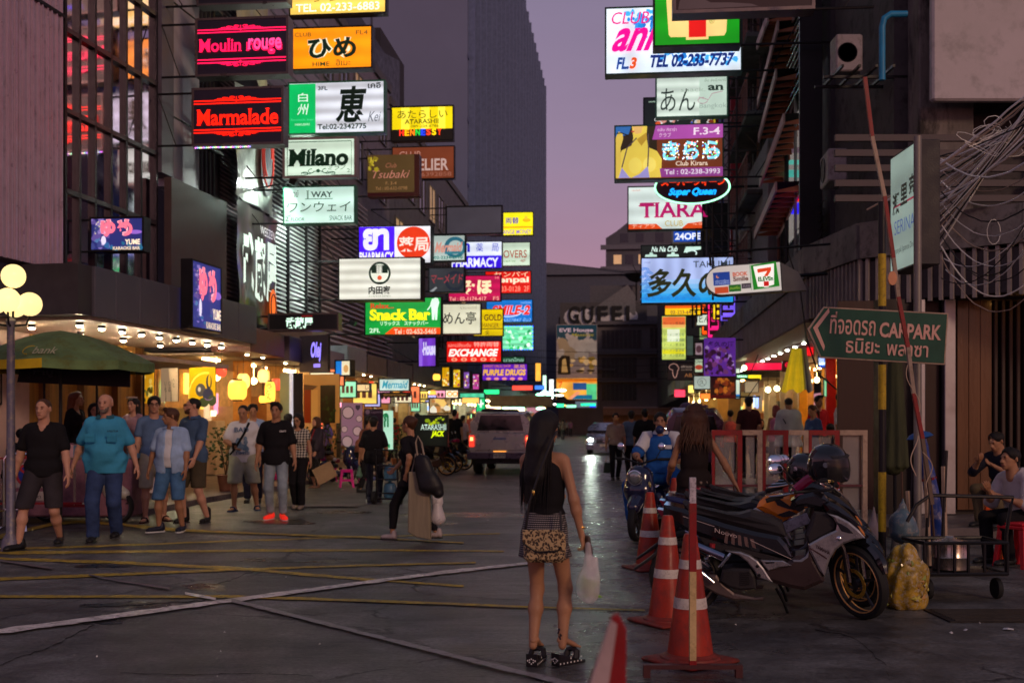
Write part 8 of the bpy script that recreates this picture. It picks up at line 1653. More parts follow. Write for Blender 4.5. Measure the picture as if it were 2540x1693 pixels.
for i in range(8): b=MB();b.path([P(*pts[i],9.3)-a,P(*pts[i+1],9.3)-a],.021,4,mt[i]);b.build(['pole_section', 'red_section'][mt[i] is REDP],None,t)
b=MB();b.lathe([(.001,-.012),(.036,-.012),(.036,.012),(.001,.012)],14,P(2213,690,9.26)-a,ax='y', sx=1,sy=1.6);b.build('reflector', M('reflector_orange', (.6,.25,.12),.3),t)
b=MB();b.path([P(2248,905,9.25)-a+Vector((-.03*math.sin(k*.28)+.004*k,-.03,-.018*k)) for k in range(22)],.004,4);b.path([P(2285,1120,9.25)-a+Vector((.05*math.sin(k*.35)+.006*k,-.03,-.022*k)) for k in range(14)],.005,4);b.path([P(2265,1080,9.25)-a+Vector((.03*math.cos(k*.4),-.03,-.025*k)) for k in range(14)],.005,4);b.build('string_wrap', M('string', (.45,.33,.24),.8),t)
DGR=M('dark_green_cloth', (.045,.05,.022),.75,bump=.5,bs=12,var=.4,vs=3,stretch=(5,5,.6))
t=thing('folded_parasol', 'folded dark green parasol hanging behind the striped pole', 'parasol', (P(2220,1044,12).x,12,0))
mesh_np('cloth', [field_mesh([((0,0,2.3),(0,0,1.6),.05,.085,1.1),((0,0,1.6),(-.02,0,1.05),.085,.12,1.15)]+[((math.cos(a)*.05,math.sin(a)*.05,2.2),(math.cos(a)*.12,math.sin(a)*.12,1.03),.02,.03,1) for a in [k*.785 for k in range(8)]],.016,k=.02)],DGR,t)
b=MB();b.tube((0,0,0),(0,0,2.5),.02,n=8);b.build('pole', DK,t);b=MB();b.lathe([(.25,0),(.25,.06),(.05,.1),(.03,.3)],16);b.build('base', CONCD,t)
t=thing('rolled_tarpaulin', 'rolled blue tarpaulin tied with red string leaning behind the cart', 'tarpaulin', (P(2345,1300,10.9).x,10.9,.1));t.rotation_euler=(0,R(-11),0)
mesh_np('roll', [field_mesh([((0,0,.1),(0,0,1.25),.085,.055,1)],.012,fold=(.006,3))],M('blue_tarp', (.02,.05,.24),.3,bump=.3,bs=14,wear=(.25,.22,.25),vs=2.5),t)
b=MB();b.lathe([(.07,1.25),(.13,1.27),(.10,1.30),(.03,1.33)],14,sy=.8);b.build('cap', M('blue_cap', (.02,.09,.3),.5),t);b=MB();b.path([(.075*math.cos(k),.075*math.sin(k),.85+.002*k) for k in range(14)],.006,5);b.build('red_string', REDP,t)
t=thing('hand_cart', 'low black steel hand cart holding a shiny metal drum', 'cart', (P(2372,1480,9.7).x,9.75,0),R(4))
b=MB();fr=[(-.33,.05,.10),(.36,.05,.10)]
for z in (.22,.48):
    b.path([(-.36,-.22,z),(.36,-.22,z),(.36,.22,z),(-.36,.22,z)],.016,6,closed=True)
for x in (-.36,-.24,-.1,.02,.16,.36): b.tube((x,-.22,.22),(x,-.22,.48),.013,n=6)
b.path([(.36,-.2,.22),(.36,-.2,.55),(.40,-.2,.80),(.62-.2,-.2,.86),(-.30,-.2,.88),(-.42,-.2,.80),(-.50,-.2,.66)],.016,7);b.box(-.36,-.22,.2,.36,.22,.22);b.build('frame', BLK,t)
for x in (.30,): b=MB();b.lathe([(.001,-.02),(.085,-.02),(.09,0),(.085,.02),(.001,.02)],16,(0,0,0),ax='x');o=b.build('wheel', RUB,t);o.location=(x,-.15,.09);c=o.copy();COL.objects.link(c);c.location=(-.3,-.15,.09)
t=thing('metal_drum', 'shiny dented steel drum standing in the black cart', 'drum', (P(2362,1400,9.75).x,9.8,.225));b=MB();b.lathe([(.14,0),(.15,.01),(.148,.10),(.153,.11),(.148,.12),(.15,.24),(.14,.25),(.05,.27),(.03,.29)],22);b.build('drum_body', M('drum_steel', (.5,.42,.36),.25,.9,bump=.3,bs=8),t)
def clear(nm,c,a=.85,**k): return M(nm,c,.25,trans=.1,alpha=a,bump=.8,bs=13,var=.5,vs=9,**k)
t=thing('rubbish_bag', 'large clear bag bulging with yellow rubbish on the ground by the cart', 'rubbish bag', (P(2248,1515,9.1).x,9.12,0))
mesh_np('bag_body', [field_mesh([((0,0,.10),(0,0,.26),.155,.165,1.0),((-.02,0,.28),(-.02,0,.42),.15,.10,1.0),((-.01,0,.42),(-.01,0,.53),.06,.02,1),((.12,0,.05),(.13,0,.06),.06,.06,1)],.010,k=.03,fold=(.017,5),clip=[(0,0,-1,0)])],M('yellow_rubbish', (.40,.25,.03),.32,bump=1,bs=22,var=.6,vs=12,wear=(.48,.42,.34)),t)
rr=random.Random(9)
for k in range(34):
    a=rr.uniform(2.6,6.8);z=rr.uniform(.04,.40);rd=.160-max(0,z-.25)*.25;b=MB();c=Vector((rd*math.cos(a),rd*math.sin(a),z));s_q=rr.uniform(.02,.045)
    u=Vector((-math.sin(a),math.cos(a),0));w_=Vector((0,0,1));o_=Vector((math.cos(a),math.sin(a),0))*.012
    b.add([c-u*s_q+o_*.2,c-w_*s_q*.7*rr.uniform(.5,1)+o_,c+u*s_q*rr.uniform(.5,1)+o_*.2,c+w_*s_q*rr.uniform(.5,1)+o_,c+o_*1.6],[(0,1,4),(1,2,4),(2,3,4),(3,0,4)])
    b.build('crumpled_wrapper', M('wrap%d' % (k % 5),[(.5,.42,.05),(.45,.3,.04),(.5,.42,.3),(.25,.3,.05),(.42,.22,.05)][k % 5],.35,coat=.4),t)
for (px,py,d,prim,mt_,lb) in ((2240,1290,10.2,[((0,0,.20),(0,0,.12),.012,.03,1),((0,0,.12),(.0,0,-.02),.035,.10,1),((0,0,-.02),(.01,0,-.10),.11,.12,1.05)],M('blue_grey_bag', (.10,.16,.20),.35,bump=.8,bs=12,var=.5,vs=6,wear=(.35,.28,.24)),'blue-grey knotted plastic bag hanging from the cart handle'),(2168,1310,11.2,[((0,0,.22),(0,0,.0),.012,.05,1),((0,0,0),(0,0,-.12),.06,.075,1)],M('milky_bag', (.4,.32,.38),.35,alpha=.6,bump=.8,bs=12),'limp milky plastic bag tied to the striped pole')):
    t=thing('hanging_bag', lb,'bag', P(px,py,d));mesh_np('bag_body', [field_mesh(prim,.010,k=.03,fold=(.008,6))],mt_,t)
t=thing('sticks_bundle', 'bundle of brown poles and slats leaning in the cart', 'poles', (P(2290,1350,10.4).x,10.4,.1))
for k in range(9):
    b=MB();x=-.18+k*.05;b.path([(x,.02*(k % 3),0),(x+.06*math.sin(k*2),.05,rr.uniform(.75,1.15))],.011+.006*(k % 3),5);b.build('stick', [M('stick_brown', (.09,.05,.035),.7),M('stick_dark', (.03,.025,.025),.6),CREAM][k % 3],t)
t=thing('overhead_cables', 'tangle of pale and dark cables sagging past the light box at the upper right', 'cables', P(2400,500,12))
rr=random.Random(21);o0=P(2400,500,12)
cabs=[((2620,150+k*9),(2345-k*2,560-k*13),.05) for k in range(14)]+[((2620,330+k*34),(2335,395+k*27),.30+.03*k) for k in range(10)]+[((2630,120+k*14),(2330-k*4,610-k*11),.04+.012*k) for k in range(12)]+[((2600,470),(2340,640),.35),((2600,520),(2345,600),.5),((2620,170),(2190,505),.06),((2620,190),(2150,520),.08),((2620,180),(2230,600),.10),((2540,560),(2335,690),.25),((2560,590),(2345,668),.3),((2600,210),(2345,420),.02)]
for k,(a,c,sag) in enumerate(cabs):
    A_=P(a[0],a[1],11.2+rr.uniform(-.2,.2))-o0;B_=P(c[0],c[1],12.6+rr.uniform(-.3,.3))-o0;j=rr.uniform(.0,.005);ph=rr.uniform(0,6)
    pts=[A_.lerp(B_,q/16)+Vector((j*math.sin(q*1.7+ph),0,-sag*4*(q/16)*(1-q/16)*1.0+j*math.sin(q*2.3+ph))) for q in range(17)]
    b=MB();b.path(pts,rr.choice([.006,.008,.011]),5);b.build('cable', [M('cable_pale', (.80,.78,.72),.4),M('cable_black', (.02,.02,.02),.5),M('cable_pale', (.80,.78,.72),.4),M('cable_tan', (.4,.3,.22),.5)][k % 4],t)
b=MB()
for q in range(9):
    c=P(2440+rr.uniform(-50,60),330+rr.uniform(-30,60),11.8)-o0;b.path([c+Vector((.12*math.cos(k*.7)*(1+q*.05),.0,.07*math.sin(k*.7+q)))+Vector((.01*k,0,-.004*k)) for k in range(11)],.004,4)
c=P(2465,575,11.8)-o0;b.path([c+Vector((.07*math.cos(k*.5),0,.13*math.sin(k*.5))) for k in range(13)],.004,4)
tag(b.build('cable_loop', M('cable_pale', (.80,.78,.72),.4),t),kind='stuff')
t=thing('air_conditioner', 'grey air conditioner unit on a steel bracket high on the right wall', 'air conditioner', P(2100,138,17.3));b=MB();b.bbox(-.2,-.15,-.28,.2,.2,.28,.02);b.build('casing', M('ac_grey', (.30,.26,.28),.6,wear=(.2,.17,.18)),t)
b=MB();b.lathe([(.001,-.155),(.13,-.155),(.14,-.165),(.15,-.155)],20,(-.03,0,.0),ax='y');b.build('fan_grille', DK,t)
b=MB();
for x in (-.25,.0,.25,.5): b.box(x,-.6,-.36,x+.035,.5,-.32)
b.box(-.4,-.2,-.40,.9,-.15,-.36);b.box(-.4,.3,-.40,.9,.35,-.36);b.build('bracket', BLK,t)
t=thing('blue_pipe', 'bright blue water pipe bending down the right wall', 'pipe', P(2188,120,16.0));b=MB();b.path([(.35,0,.48),(.12,0,.48),(.03,0,.42),(0,0,.30),(0,0,-.45)],.045,12);b.build('pipe_run', M('pipe_blue', (.02,.22,.42),.4),t)
# ================================================================ vehicles in the road
def panel(nm,parent,pts,mat,bev=.0,y0=0,y1=.02): b=MB();b.prism(pts,y0,y1,mat,bev);return b.build(nm,None,parent)
def carwheel(parent,x,y,r=.37,w_=.25):
    b=MB();b.lathe([(.2,-w_/2),(r-.03,-w_/2),(r,-w_/2+.04),(r,w_/2-.04),(r-.03,w_/2),(.2,w_/2)],24,ax='x');o=b.build('wheel', RUB,parent);o.location=(x,y,r);b=MB();b.lathe([(.001,-w_/2-.001),(.19,-w_/2-.001),(.2,w_/2+.001),(.001,w_/2+.001)],14,ax='x');b.build('rim', STL,o)
VW=M('silver_car', (.42,.40,.38),.3,.5,coat=1,bump=0,var=.05);VP=M('purple_car', (.085,.05,.10),.25,.5,coat=1,bump=0);VB=M('pale_blue_car', (.30,.30,.42),.3,.5,coat=1,bump=0)
t=thing('pickup_truck', 'silver pickup truck with a covered bed, driving away with red tail lights on', 'pickup truck', (P(1240,1044,32).x,32,0),RZF)
def hull(prof,mat,nm,parent,lean=.1):
    """prof: (y, half-width bottom, z0, half-width top, z1) stations joined as one shell"""
    v=[];
    for y,wb,z0,wt,z1 in prof:
        zm=z0+(z1-z0)*.55;v+=[(-wb*.94,y,z0),(-wb,y,z0+.12),(-wb,y,zm),(-wt,y,z1-.06),(-wt+.08,y,z1),(wt-.08,y,z1),(wt,y,z1-.06),(wb,y,zm),(wb,y,z0+.12),(wb*.94,y,z0)]
    n=len(prof);f=[tuple(range(10)),tuple((n-1)*10+k for k in range(9,-1,-1))]
    for i in range(n-1):
        for k in range(10): f.append((i*10+(k+1) % 10,i*10+k,(i+1)*10+k,(i+1)*10+(k+1) % 10))
    b=MB();b.add(v,f,mat,True);return b.build(nm,None,parent)
hull([(0,.88,.62,.86,1.16),(.06,.92,.60,.89,1.18),(1.5,.92,.50,.89,1.18),(3.6,.92,.45,.88,1.16),(4.9,.90,.45,.80,1.08),(5.1,.8,.5,.7,.9)],VW,'body', t)
hull([(.10,.86,1.17,.70,1.70),(.35,.87,1.17,.74,1.79),(3.0,.87,1.15,.74,1.80),(3.9,.84,1.12,.5,1.20)],VW,'canopy', t)
panel('rear_window', t,[(-.66,1.24),(.66,1.24),(.56,1.66),(-.56,1.66)],GLS,.01,.06,.16)
panel('tailgate', t,[(-.70,.68),(.70,.68),(.70,1.15),(-.70,1.15)],VW,.02,-.03,.0);panel('tailgate_handle', t,[(-.20,.98),(.20,.98),(.17,1.04),(-.17,1.04)],M('handle_blue', (.16,.22,.36),.2,.6),.005,-.045,-.03)
panel('spoiler', t,[(-.55,1.76),(.55,1.76),(.5,1.84),(-.5,1.84)],BLK,.01,.0,.2)
for x in (-.80,.80): panel('tail_light', t,[(x-.07,.78),(x+.07,.78),(x+.07,1.10),(x-.07,1.10)],M('tl_lit', (.4,.01,.01),.2,emit=(1,.04,.02),es=1.2),.01,-.02,.05)
for x in (-.80,.80): panel('brake_glow', t,[(x-.045,.95),(x+.045,.95),(x+.045,1.05),(x-.045,1.05)],EM((1,.15,.05),8),0,-.03,-.021)
panel('rear_bumper', t,[(-.92,.44),(.92,.44),(.92,.62),(-.92,.62)],M('bumper_dk', (.09,.07,.10),.3,.6),.02,-.14,.1)
panel('number_plate', t,[(-.17,.47),(.17,.47),(.17,.60),(-.17,.60)],M('plate_w', (.45,.42,.40),.5),0,-.150,-.141);b=MB();b.text('กข 5714', -.15,.50,.15,.58,-.152,BLK);b.build('lettering', None,t)
panel('third_light', t,[(-.18,.64),(.18,.64),(.18,.665),(-.18,.665)],EM((1,.35,.05),1.5),0,-.05,-.031)
for x in (-.72,.72): carwheel(t,x,.9);carwheel(t,x,4.1)
panel('underbody', t,[(-.7,.3),(.7,.3),(.7,.5),(-.7,.5)],BLK,.0,.1,4.8)
t=thing('purple_van', 'purple people carrier with luggage on its roof, seen from the rear', 'van', (P(1724,1044,31).x,31,0),RZF);t.scale=(1,1,1.1)
hull([(0,.80,.35,.76,1.05),(.08,.84,.32,.80,1.08),(3.6,.84,.32,.80,1.05),(4.5,.80,.35,.70,.85)],VP,'body', t)
hull([(.05,.78,1.04,.60,1.58),(.35,.80,1.05,.64,1.70),(2.6,.80,1.05,.64,1.70),(3.5,.76,1.02,.5,1.1)],VP,'cabin', t)
panel('rear_window', t,[(-.62,1.10),(.62,1.10),(.50,1.50),(-.50,1.50)],GLS,.01,.0,.12);panel('high_light', t,[(-.16,1.585),(.16,1.585),(.16,1.62),(-.16,1.62)],M('tl_dim', (.3,.01,.01),.2),0,-.02,.1)
for x in (-.74,.74): panel('tail_light', t,[(x-.07,.72),(x+.07,.72),(x+.06,1.02),(x-.06,1.02)],M('tl_dim', (.3,.01,.01),.2,emit=None),.01,-.03,.05)
panel('rear_bumper', t,[(-.84,.34),(.84,.34),(.84,.52),(-.84,.52)],VP,.02,-.1,.1);panel('number_plate', t,[(-.17,.62),(.17,.62),(.17,.74),(-.17,.74)],M('plate_w', (.45,.42,.40),.5),0,-.04,-.02)
for x in (-.68,.68): carwheel(t,x,.7,.31,.2);carwheel(t,x,3.4,.31,.2)
mesh_np('roof_luggage', [field_mesh([((-.25,.9,1.74),(.2,.9,1.76),.09,.07,1),((.1,1.1,1.74),(.4,1.1,1.73),.06,.05,1),((-.3,1.1,1.74),(-.1,1.0,1.80),.07,.05,1)],.02,fold=(.008,3))],M('luggage', (.16,.10,.18),.5),t)
t=thing('pale_car', 'pale blue saloon car with one bright headlight facing the camera far down the road', 'car', (P(1499,1044,51).x,51,0),RZF)
hull([(0,.80,.25,.72,.78),(.15,.86,.22,.82,.86),(1.3,.87,.22,.82,.98),(4.0,.87,.25,.8,1.0),(4.4,.8,.3,.7,.9)],VB,'body', t);hull([(1.0,.80,.95,.74,1.0),(1.75,.78,.96,.60,1.42),(3.0,.78,.96,.58,1.44),(3.9,.76,.96,.7,1.0)],VB,'cabin', t)
b=MB();b.add([(-.70,1.10,1.00),(.70,1.10,1.00),(.56,1.66,1.37),(-.56,1.66,1.37)],[(0,1,2,3)],GLS);b.build('windscreen', None,t)
for x,e_ in ((-.62,16),(.62,1.5)): b=MB();b.ball((x,.0,.66),.10,12,None,(1.25,.5,.8));b.build('headlight', EM((.85,1,.85),e_*2.2 if e_>2 else e_),t)
hl=bpy.data.lights.new('headlight_beam', 'SPOT');ho=bpy.data.objects.new('headlight_beam', hl);COL.objects.link(ho);ho.location=(t.location.x-.62,50.8,.66);ho.rotation_euler=(R(88),0,R(180-4));hl.energy=90;hl.spot_size=R(50);hl.spot_blend=.6;hl.color=(.85,1,.85);hl.shadow_soft_size=.08
ho.rotation_euler=(R(87),0,R(180)+.02)
panel('grille', t,[(-.40,.52),(.40,.52),(.36,.66),(-.36,.66)],M('grille', (.08,.08,.09),.3,.6),.01,-.03,.1);panel('emblem', t,[(-.07,.58),(.07,.58),(.07,.62),(-.07,.62)],CHR,0,-.04,-.03);panel('number_plate', t,[(-.2,.36),(.2,.36),(.2,.47),(-.2,.47)],M('plate_w2', (.7,.62,.6),.5),0,-.05,-.03)
panel('front_bumper', t,[(-.82,.22),(.82,.22),(.82,.48),(-.82,.48)],VB,.02,-.04,.2)
for x in (-.7,.7): carwheel(t,x,.9,.31,.2);carwheel(t,x,3.5,.31,.2)
# ================================================================ left pavement furniture
t=thing('globe_lamp', 'street lamp with a cluster of glowing globes at the left edge', 'street lamp', (P(27,1044,13.2).x,13.2,0))
b=MB();b.lathe([(.11,0),(.10,.12),(.055,.2),(.048,1.2),(.042,2.6),(.06,2.66),(.03,2.7)],14);b.build('post', M('lamp_post', (.16,.15,.20),.5,.4,bump=.3,wear=(.28,.24,.2),vs=6),t)
for x,y,z in ((.03,0,3.18),(.045,-.18,2.885),(.20,.05,2.86),(-.17,-.03,2.88),(-.05,.22,2.86)):
    b=MB();b.ball((x,y,z),.138,24);b.build('globe', EM((1,.76,.32),1.25),t);b=MB();b.path([(0,0,2.6),(x*.8,y*.8,2.62),(x,y,z-.13)],.014,6);b.build('lamp_arm', DK,t)
UMB=M('umbrella_green', (.11,.18,.07),.7,bump=.3,var=.35,vs=2,wear=(.10,.12,.03));YB=M('yellow_cloth', (.50,.34,.01),.7)
t=thing('market_umbrella', 'large green market umbrella with yellow panels and a crescent logo, over the stall', 'umbrella', (P(150,1044,15.6).x,15.6,0),.2)
n=8;r_=1.24;ap=2.74
for k in range(n):
    a0,a1=6.2832*k/n,6.2832*(k+1)/n;v=[];q=5
    for i in range(q+1):
        f_=i/q;z=ap-.44*f_**1.5
        for j in range(4):
            a=a0+(a1-a0)*j/3;rr2=r_*f_*(1-.05*math.sin(math.pi*j/3)*f_);v.append((rr2*math.cos(a),rr2*math.sin(a),z-.02*math.sin(math.pi*j/3)*f_))
    b=MB();b.add(v,[(i*4+j,(i+1)*4+j,(i+1)*4+j+1,i*4+j+1) for i in range(q) for j in range(3)],UMB,True)
    e0=v[-4:];b.add(list(e0)+[(x,y,z-.12) for x,y,z in e0],[(j,j+4,j+5,j+1) for j in range(3)],YB if k in (5,3,1) else UMB,True);b.build('canopy_panel', None,t)
b=MB();b.tube((0,0,0),(0,0,2.72),.022,n=8);b.build('pole', DK,t)
b=MB()
for k in range(n): a=6.2832*k/n;b.tube((0,0,2.25),(.8*math.cos(a),.8*math.sin(a),2.37),.008,n=4)
b.build('rib', DK,t)
def cyl_text(body,x0,x1,z0,z1,f,**k):
    V,Fc=text_geo(body,**k);return [(x0+(x1-x0)*a,f(x0+(x1-x0)*a,z0+(z1-z0)*c),z0+(z1-z0)*c) for a,c in V],Fc
b=MB();fy=lambda x,z: -math.sqrt(max(.01,(r_*1.03*(max(0,(ap-z)/.44))**.667)**2-x*x))*1.0-.015
pc=M('umbrella_print', (.42,.40,.26),.7);V,Fc=cyl_text('bank', -.02,.26,2.36,2.46,fy,bold=.0);b.add(V,Fc,pc)
pts=[(-.08+.075*math.cos(a),0,2.41+.06*math.sin(a)) for a in [1.2+k*.4 for k in range(10)]];b.path([(x,fy(x,z),z) for x,y,z in pts],.006,4,YB);o=b.build('lettering', None,t);o.rotation_euler=(0,0,-.1)
t=thing('stall_awning', 'dark drooping awning with faint lettering below the green umbrella', 'awning', (P(210,1044,16.6).x,16.6,0),.05)
b=MB();b.prism([(-.78,2.05),(.79,1.98),(.79,2.28),(.7,2.33),(-.72,2.33)],-.5,-.47,M('awning_dark', (.03,.024,.035),.8),.003);b.box(-.75,-.47,2.3,.78,.8,2.33);b.build('cloth', M('awning_dark', (.03,.024,.035),.8),t)
b=MB();b.text('ชาบู', -.56,2.12,-.28,2.22,-.505,M('faint_print', (.08,.06,.09),.8),bold=.03);b.build('lettering', None,t)
b=MB()
for x in (-.72,-.2,.3,.74): b.tube((x,-.4 if x in (-.2,.3) else .4,.1),(x,-.4 if x in (-.2,.3) else .4,2.3),.018,n=6)
b.build('post', DK,t)
t=thing('market_stall', 'stall counter crowded with goods under the dark awning', 'stall', (P(190,1044,17.0).x,17.0,.1))
b=MB();b.bbox(-1.0,-.25,0,.9,.3,.85,.02);b.build('counter', M('stall_cloth', (.22,.10,.14),.7,var=.4),t)
rr=random.Random(31)
for k in range(26):
    x=rr.uniform(-.95,.85);h=rr.uniform(.06,.24);b=MB();b.bbox(x,rr.uniform(-.25,0),.85,x+rr.uniform(.06,.16),rr.uniform(.05,.25),.85+h,.008);b.build('goods_item', M('goods%d' % (k % 7),[(.5,.3,.35),(.4,.05,.05),(.5,.45,.4),(.1,.2,.3),(.4,.3,.05),(.05,.05,.06),(.3,.12,.2)][k % 7],.5),t)
t=thing('no_parking_barrier', 'chrome tube barrier with a round blue no-parking sign at the left edge', 'barrier', (P(55,1044,15.7).x,15.7,0),.1)
b=MB();b.path([(-.30,0,.02),(-.24,0,.06),(-.24,0,.98),(-.18,0,1.05),(.42,0,1.05),(.50,0,.98),(.50,0,.06)],.024,8);b.path([(-.5,-.3,.0),(-.42,-.28,.26),(-.24,0,.28),(.0,0,.28),(.10,-.25,.25),(.14,-.3,0)],.022,8)
b.build('tube_frame', CHR,t)
b=MB();b.box(-.30,-.01,.35,.8,.01,.38);b.box(-.3,-.01,.98,.5,.01,1.0);b.build('red_rail', REDP,t)
b=MB();b.bbox(-.14,-.035,.58,.30,-.01,.92,.01);b.build('sign_plate', M('plate_grey', (.35,.30,.28),.5),t)
b=MB();
b.lathe([(.001,-.042),(.155,-.042),(.155,-.036),(.001,-.036)],26,(.08,0,.76),ax='y', mat=M('sign_red', (.35,.02,.03),.4));b.lathe([(.001,-.046),(.118,-.046),(.118,-.042),(.001,-.042)],26,(.08,0,.76),ax='y', mat=M('sign_blue', (.012,.03,.22),.4));b.cbox((.08,-.048,.76),(.26,.003,.032),Matrix.Rotation(R(42),3,'Y'),M('sign_red', (.35,.02,.03),.4));b.build('no_parking_symbol', None,t)
b=MB();b.bbox(-.13,-.035,.40,.30,-.012,.53,.01,M('plate_grey', (.35,.30,.28),.5));b.text('ห้ามจอด', -.05,.44,.26,.49,-.037,BLK);b.build('lower_plate', None,t)
t=thing('rail_barrier', 'white-barred barrier with red lower rail between the two men at the left', 'barrier', (P(185,1044,15.9).x,15.9,0),-.05)
b=MB();b.box(-.30,-.015,.30,.32,.015,.34);b.box(.30,-.02,0,.33,.02,1.05);b.build('red_rail', REDP,t)
for x in (-.22,.0,.17): b=MB();b.tube((x,0,.33),(x,0,.98),.018,n=6);b.build('upright', CREAM,t)
b=MB();b.tube((-.3,0,.98),(.3,0,.98),.018,n=6);b.build('top_rail', CREAM,t)
def flatpx(nm,lb,cat,x0,y0,x1,y1,d,mat,t_=.03,rz=RZF-.5): pass
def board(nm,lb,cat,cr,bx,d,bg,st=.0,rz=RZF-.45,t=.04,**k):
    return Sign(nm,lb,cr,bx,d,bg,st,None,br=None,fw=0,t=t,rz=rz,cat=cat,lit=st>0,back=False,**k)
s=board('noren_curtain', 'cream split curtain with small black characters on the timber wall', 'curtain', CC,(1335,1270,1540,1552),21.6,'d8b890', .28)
s.po([(1398,1420),(1404,1552),(1396,1552)],'402010').po([(1462,1420),(1468,1552),(1460,1552)],'402010')
for tx_,x0,y0,x1,y1 in (('い', 1385,1385,1408,1420),('ろ', 1382,1430,1410,1470),('に', 1436,1385,1458,1418),('ほ', 1434,1425,1460,1470),('へ', 1490,1360,1510,1385),('と', 1488,1395,1512,1430)): s.tx(tx_,x0,y0,x1,y1,'20140c')
s.done()
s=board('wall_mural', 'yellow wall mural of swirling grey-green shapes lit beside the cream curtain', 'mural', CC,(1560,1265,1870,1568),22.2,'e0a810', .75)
s.arc(1760,1500,200,190,3.0,4.9,16,'f4d850').el(1700,1455,60,55,'5c5248', .5).el(1790,1500,62,60,'3c3848', .5).el(1800,1390,34,62,'383040', .5).el(1806,1380,16,50,'e0a810').el(1740,1560,60,40,'48502c', .5).el(1840,1545,50,45,'48502c', .5).el(1690,1450,18,20,'c8b8a0', .6).arc(1800,1520,45,20,0,3.1,6,'a070a0', .6).done()
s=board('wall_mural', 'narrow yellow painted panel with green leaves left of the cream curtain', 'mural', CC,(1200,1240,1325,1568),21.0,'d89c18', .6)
s.blobs(1210,1260,1315,1560,18,['3c5018', '6c6828', 'e8c860', '504010'],12,30,4).done()
LAN=EM((1,.52,.06),1.7)
def lantern(lb,px,py,d,r_,h,chars=None,mat=None):
    t=thing('paper_lantern', lb,'lantern', P(px,py,d),0,'paper lanterns hung along the left shops')
    pr=[];n=14
    for k in range(n+1): z=-h/2+h*k/n;pr.append((r_*(1-abs(2*k/n-1)**4*.35)*(1 if k % 2 else .975),z))
    b=MB();b.lathe(pr,18);b.build('paper_body', mat or LAN,t);b=MB();b.lathe([(r_*.5,h/2),(r_*.5,h/2+.03)],12);b.lathe([(r_*.5,-h/2-.03),(r_*.5,-h/2)],12);b.tube((0,0,h/2),(0,0,h/2+.3),.006,n=4);b.build('cap', BLK,t)
    if chars:
        b=MB();q=h*.8/len(chars)
        for i,c in enumerate(chars): b.text(c,-r_*.5,h*.4-q*(i+.9),r_*.5,h*.4-q*i,-r_-.004,EM((.25,.06,.01),.4,sampled=False))
        b.build('lettering', None,t)
lantern('large plump yellow lantern beside the mural', 589,967,22.6,.19,.38);lantern('tall yellow lantern with characters near the pale column', 670,972,25.4,.12,.46,'うどん');lantern('small dome lantern beside the tall lettered one', 652,990,25.2,.09,.16)
lantern('small orange lantern in the arcade beyond the Mermaid sign', 1083,935,36,.12,.2);
s=board('pale_column', 'pale green-grey column between the lanterns and the wood shop', 'column', CS,(705,925,742,1130),25.6,'889078', .0,t=.4);s.done()
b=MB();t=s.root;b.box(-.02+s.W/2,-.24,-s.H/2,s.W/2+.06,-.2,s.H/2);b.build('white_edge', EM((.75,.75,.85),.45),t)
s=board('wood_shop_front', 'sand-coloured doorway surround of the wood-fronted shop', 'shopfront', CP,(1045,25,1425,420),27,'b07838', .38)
s.po([(1052,105),(1202,120),(1130,160),(1130,420),(1052,420)],'5c3820', .35).re(1228,115,1385,420,'201408', .3).re(1130,150,1200,420,'c08840', .4).re(1060,150,1128,420,'802808', .4).blobs(1240,180,1380,400,22,['203010', '384818', '182008'],10,26,7,.25).done()
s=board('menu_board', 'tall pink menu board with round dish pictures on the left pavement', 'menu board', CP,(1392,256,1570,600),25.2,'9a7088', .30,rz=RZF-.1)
for x,y,q in ((1450,335,52),(1545,385,28),(1420,470,28),(1530,485,40),(1445,570,48)): s.el(x,y,q,q,'281818', .3).el(x,y,q*.85,q*.85,'c0a0a0', .35)
s.po([(1515,275),(1555,275),(1555,300),(1535,320),(1515,300)],'302030', .3).done()
s=board('menu_board', 'dark menu board with a round crest next to the pink one', 'menu board', CP,(1575,305,1735,560),25.8,'281824', .3,rz=RZF-.1)
s.el(1608,330,18,20,'705868').tx('เมนูอาหาร', 1640,328,1725,345,'806878').done()
s=board('lit_shop_sign', 'bright white and green upright sign behind the man with the trolley', 'sign', CP,(1735,320,1815,640),26.5,'a8d8c0', .9,rz=RZF)
s.arc(1755,370,20,26,3.1,6.3,9,'107040').re(1771,365,1780,450,'107040').re(1740,345,1752,352,'107040').re(1738,590,1790,620,'0c9050').tx('ก', 1740,345,1780,452,'107040', bold=.05).done()
for (bx,c,es,lb) in (((1090,325,1350,400),'585068', .25,'clothes rack shelf with pale goods on the left pavement'),):
    s=board('goods_shelf', lb,'shelf', CP,bx,28,c,es,rz=RZF,t=.4);s.blobs(1100,330,1340,395,30,['a0a0c8', 'c0a0b0', '302838', '7868a0', 'd0c8d8'],6,18,2).done()
rr=random.Random(77)
t=thing('street_goods', 'jumble of small goods, bags and baskets heaped on the left pavement', 'goods', (P(820,1044,27).x,27,0))
for k in range(60):
    x=rr.uniform(-1.3,1.3);z=rr.uniform(0,.9);q=rr.uniform(.05,.14);b=MB();b.ball((x,rr.uniform(-.4,.4),z*.9+q),q,7,None,(1,rr.uniform(.5,1.1),rr.uniform(.5,1)));b.build('goods_item', M('sg%d' % (k % 8),[(.35,.25,.4),(.5,.1,.12),(.06,.05,.06),(.55,.5,.55),(.1,.12,.3),(.3,.15,.05),(.5,.02,.2),(.05,.05,.05)][k % 8],.4),t)
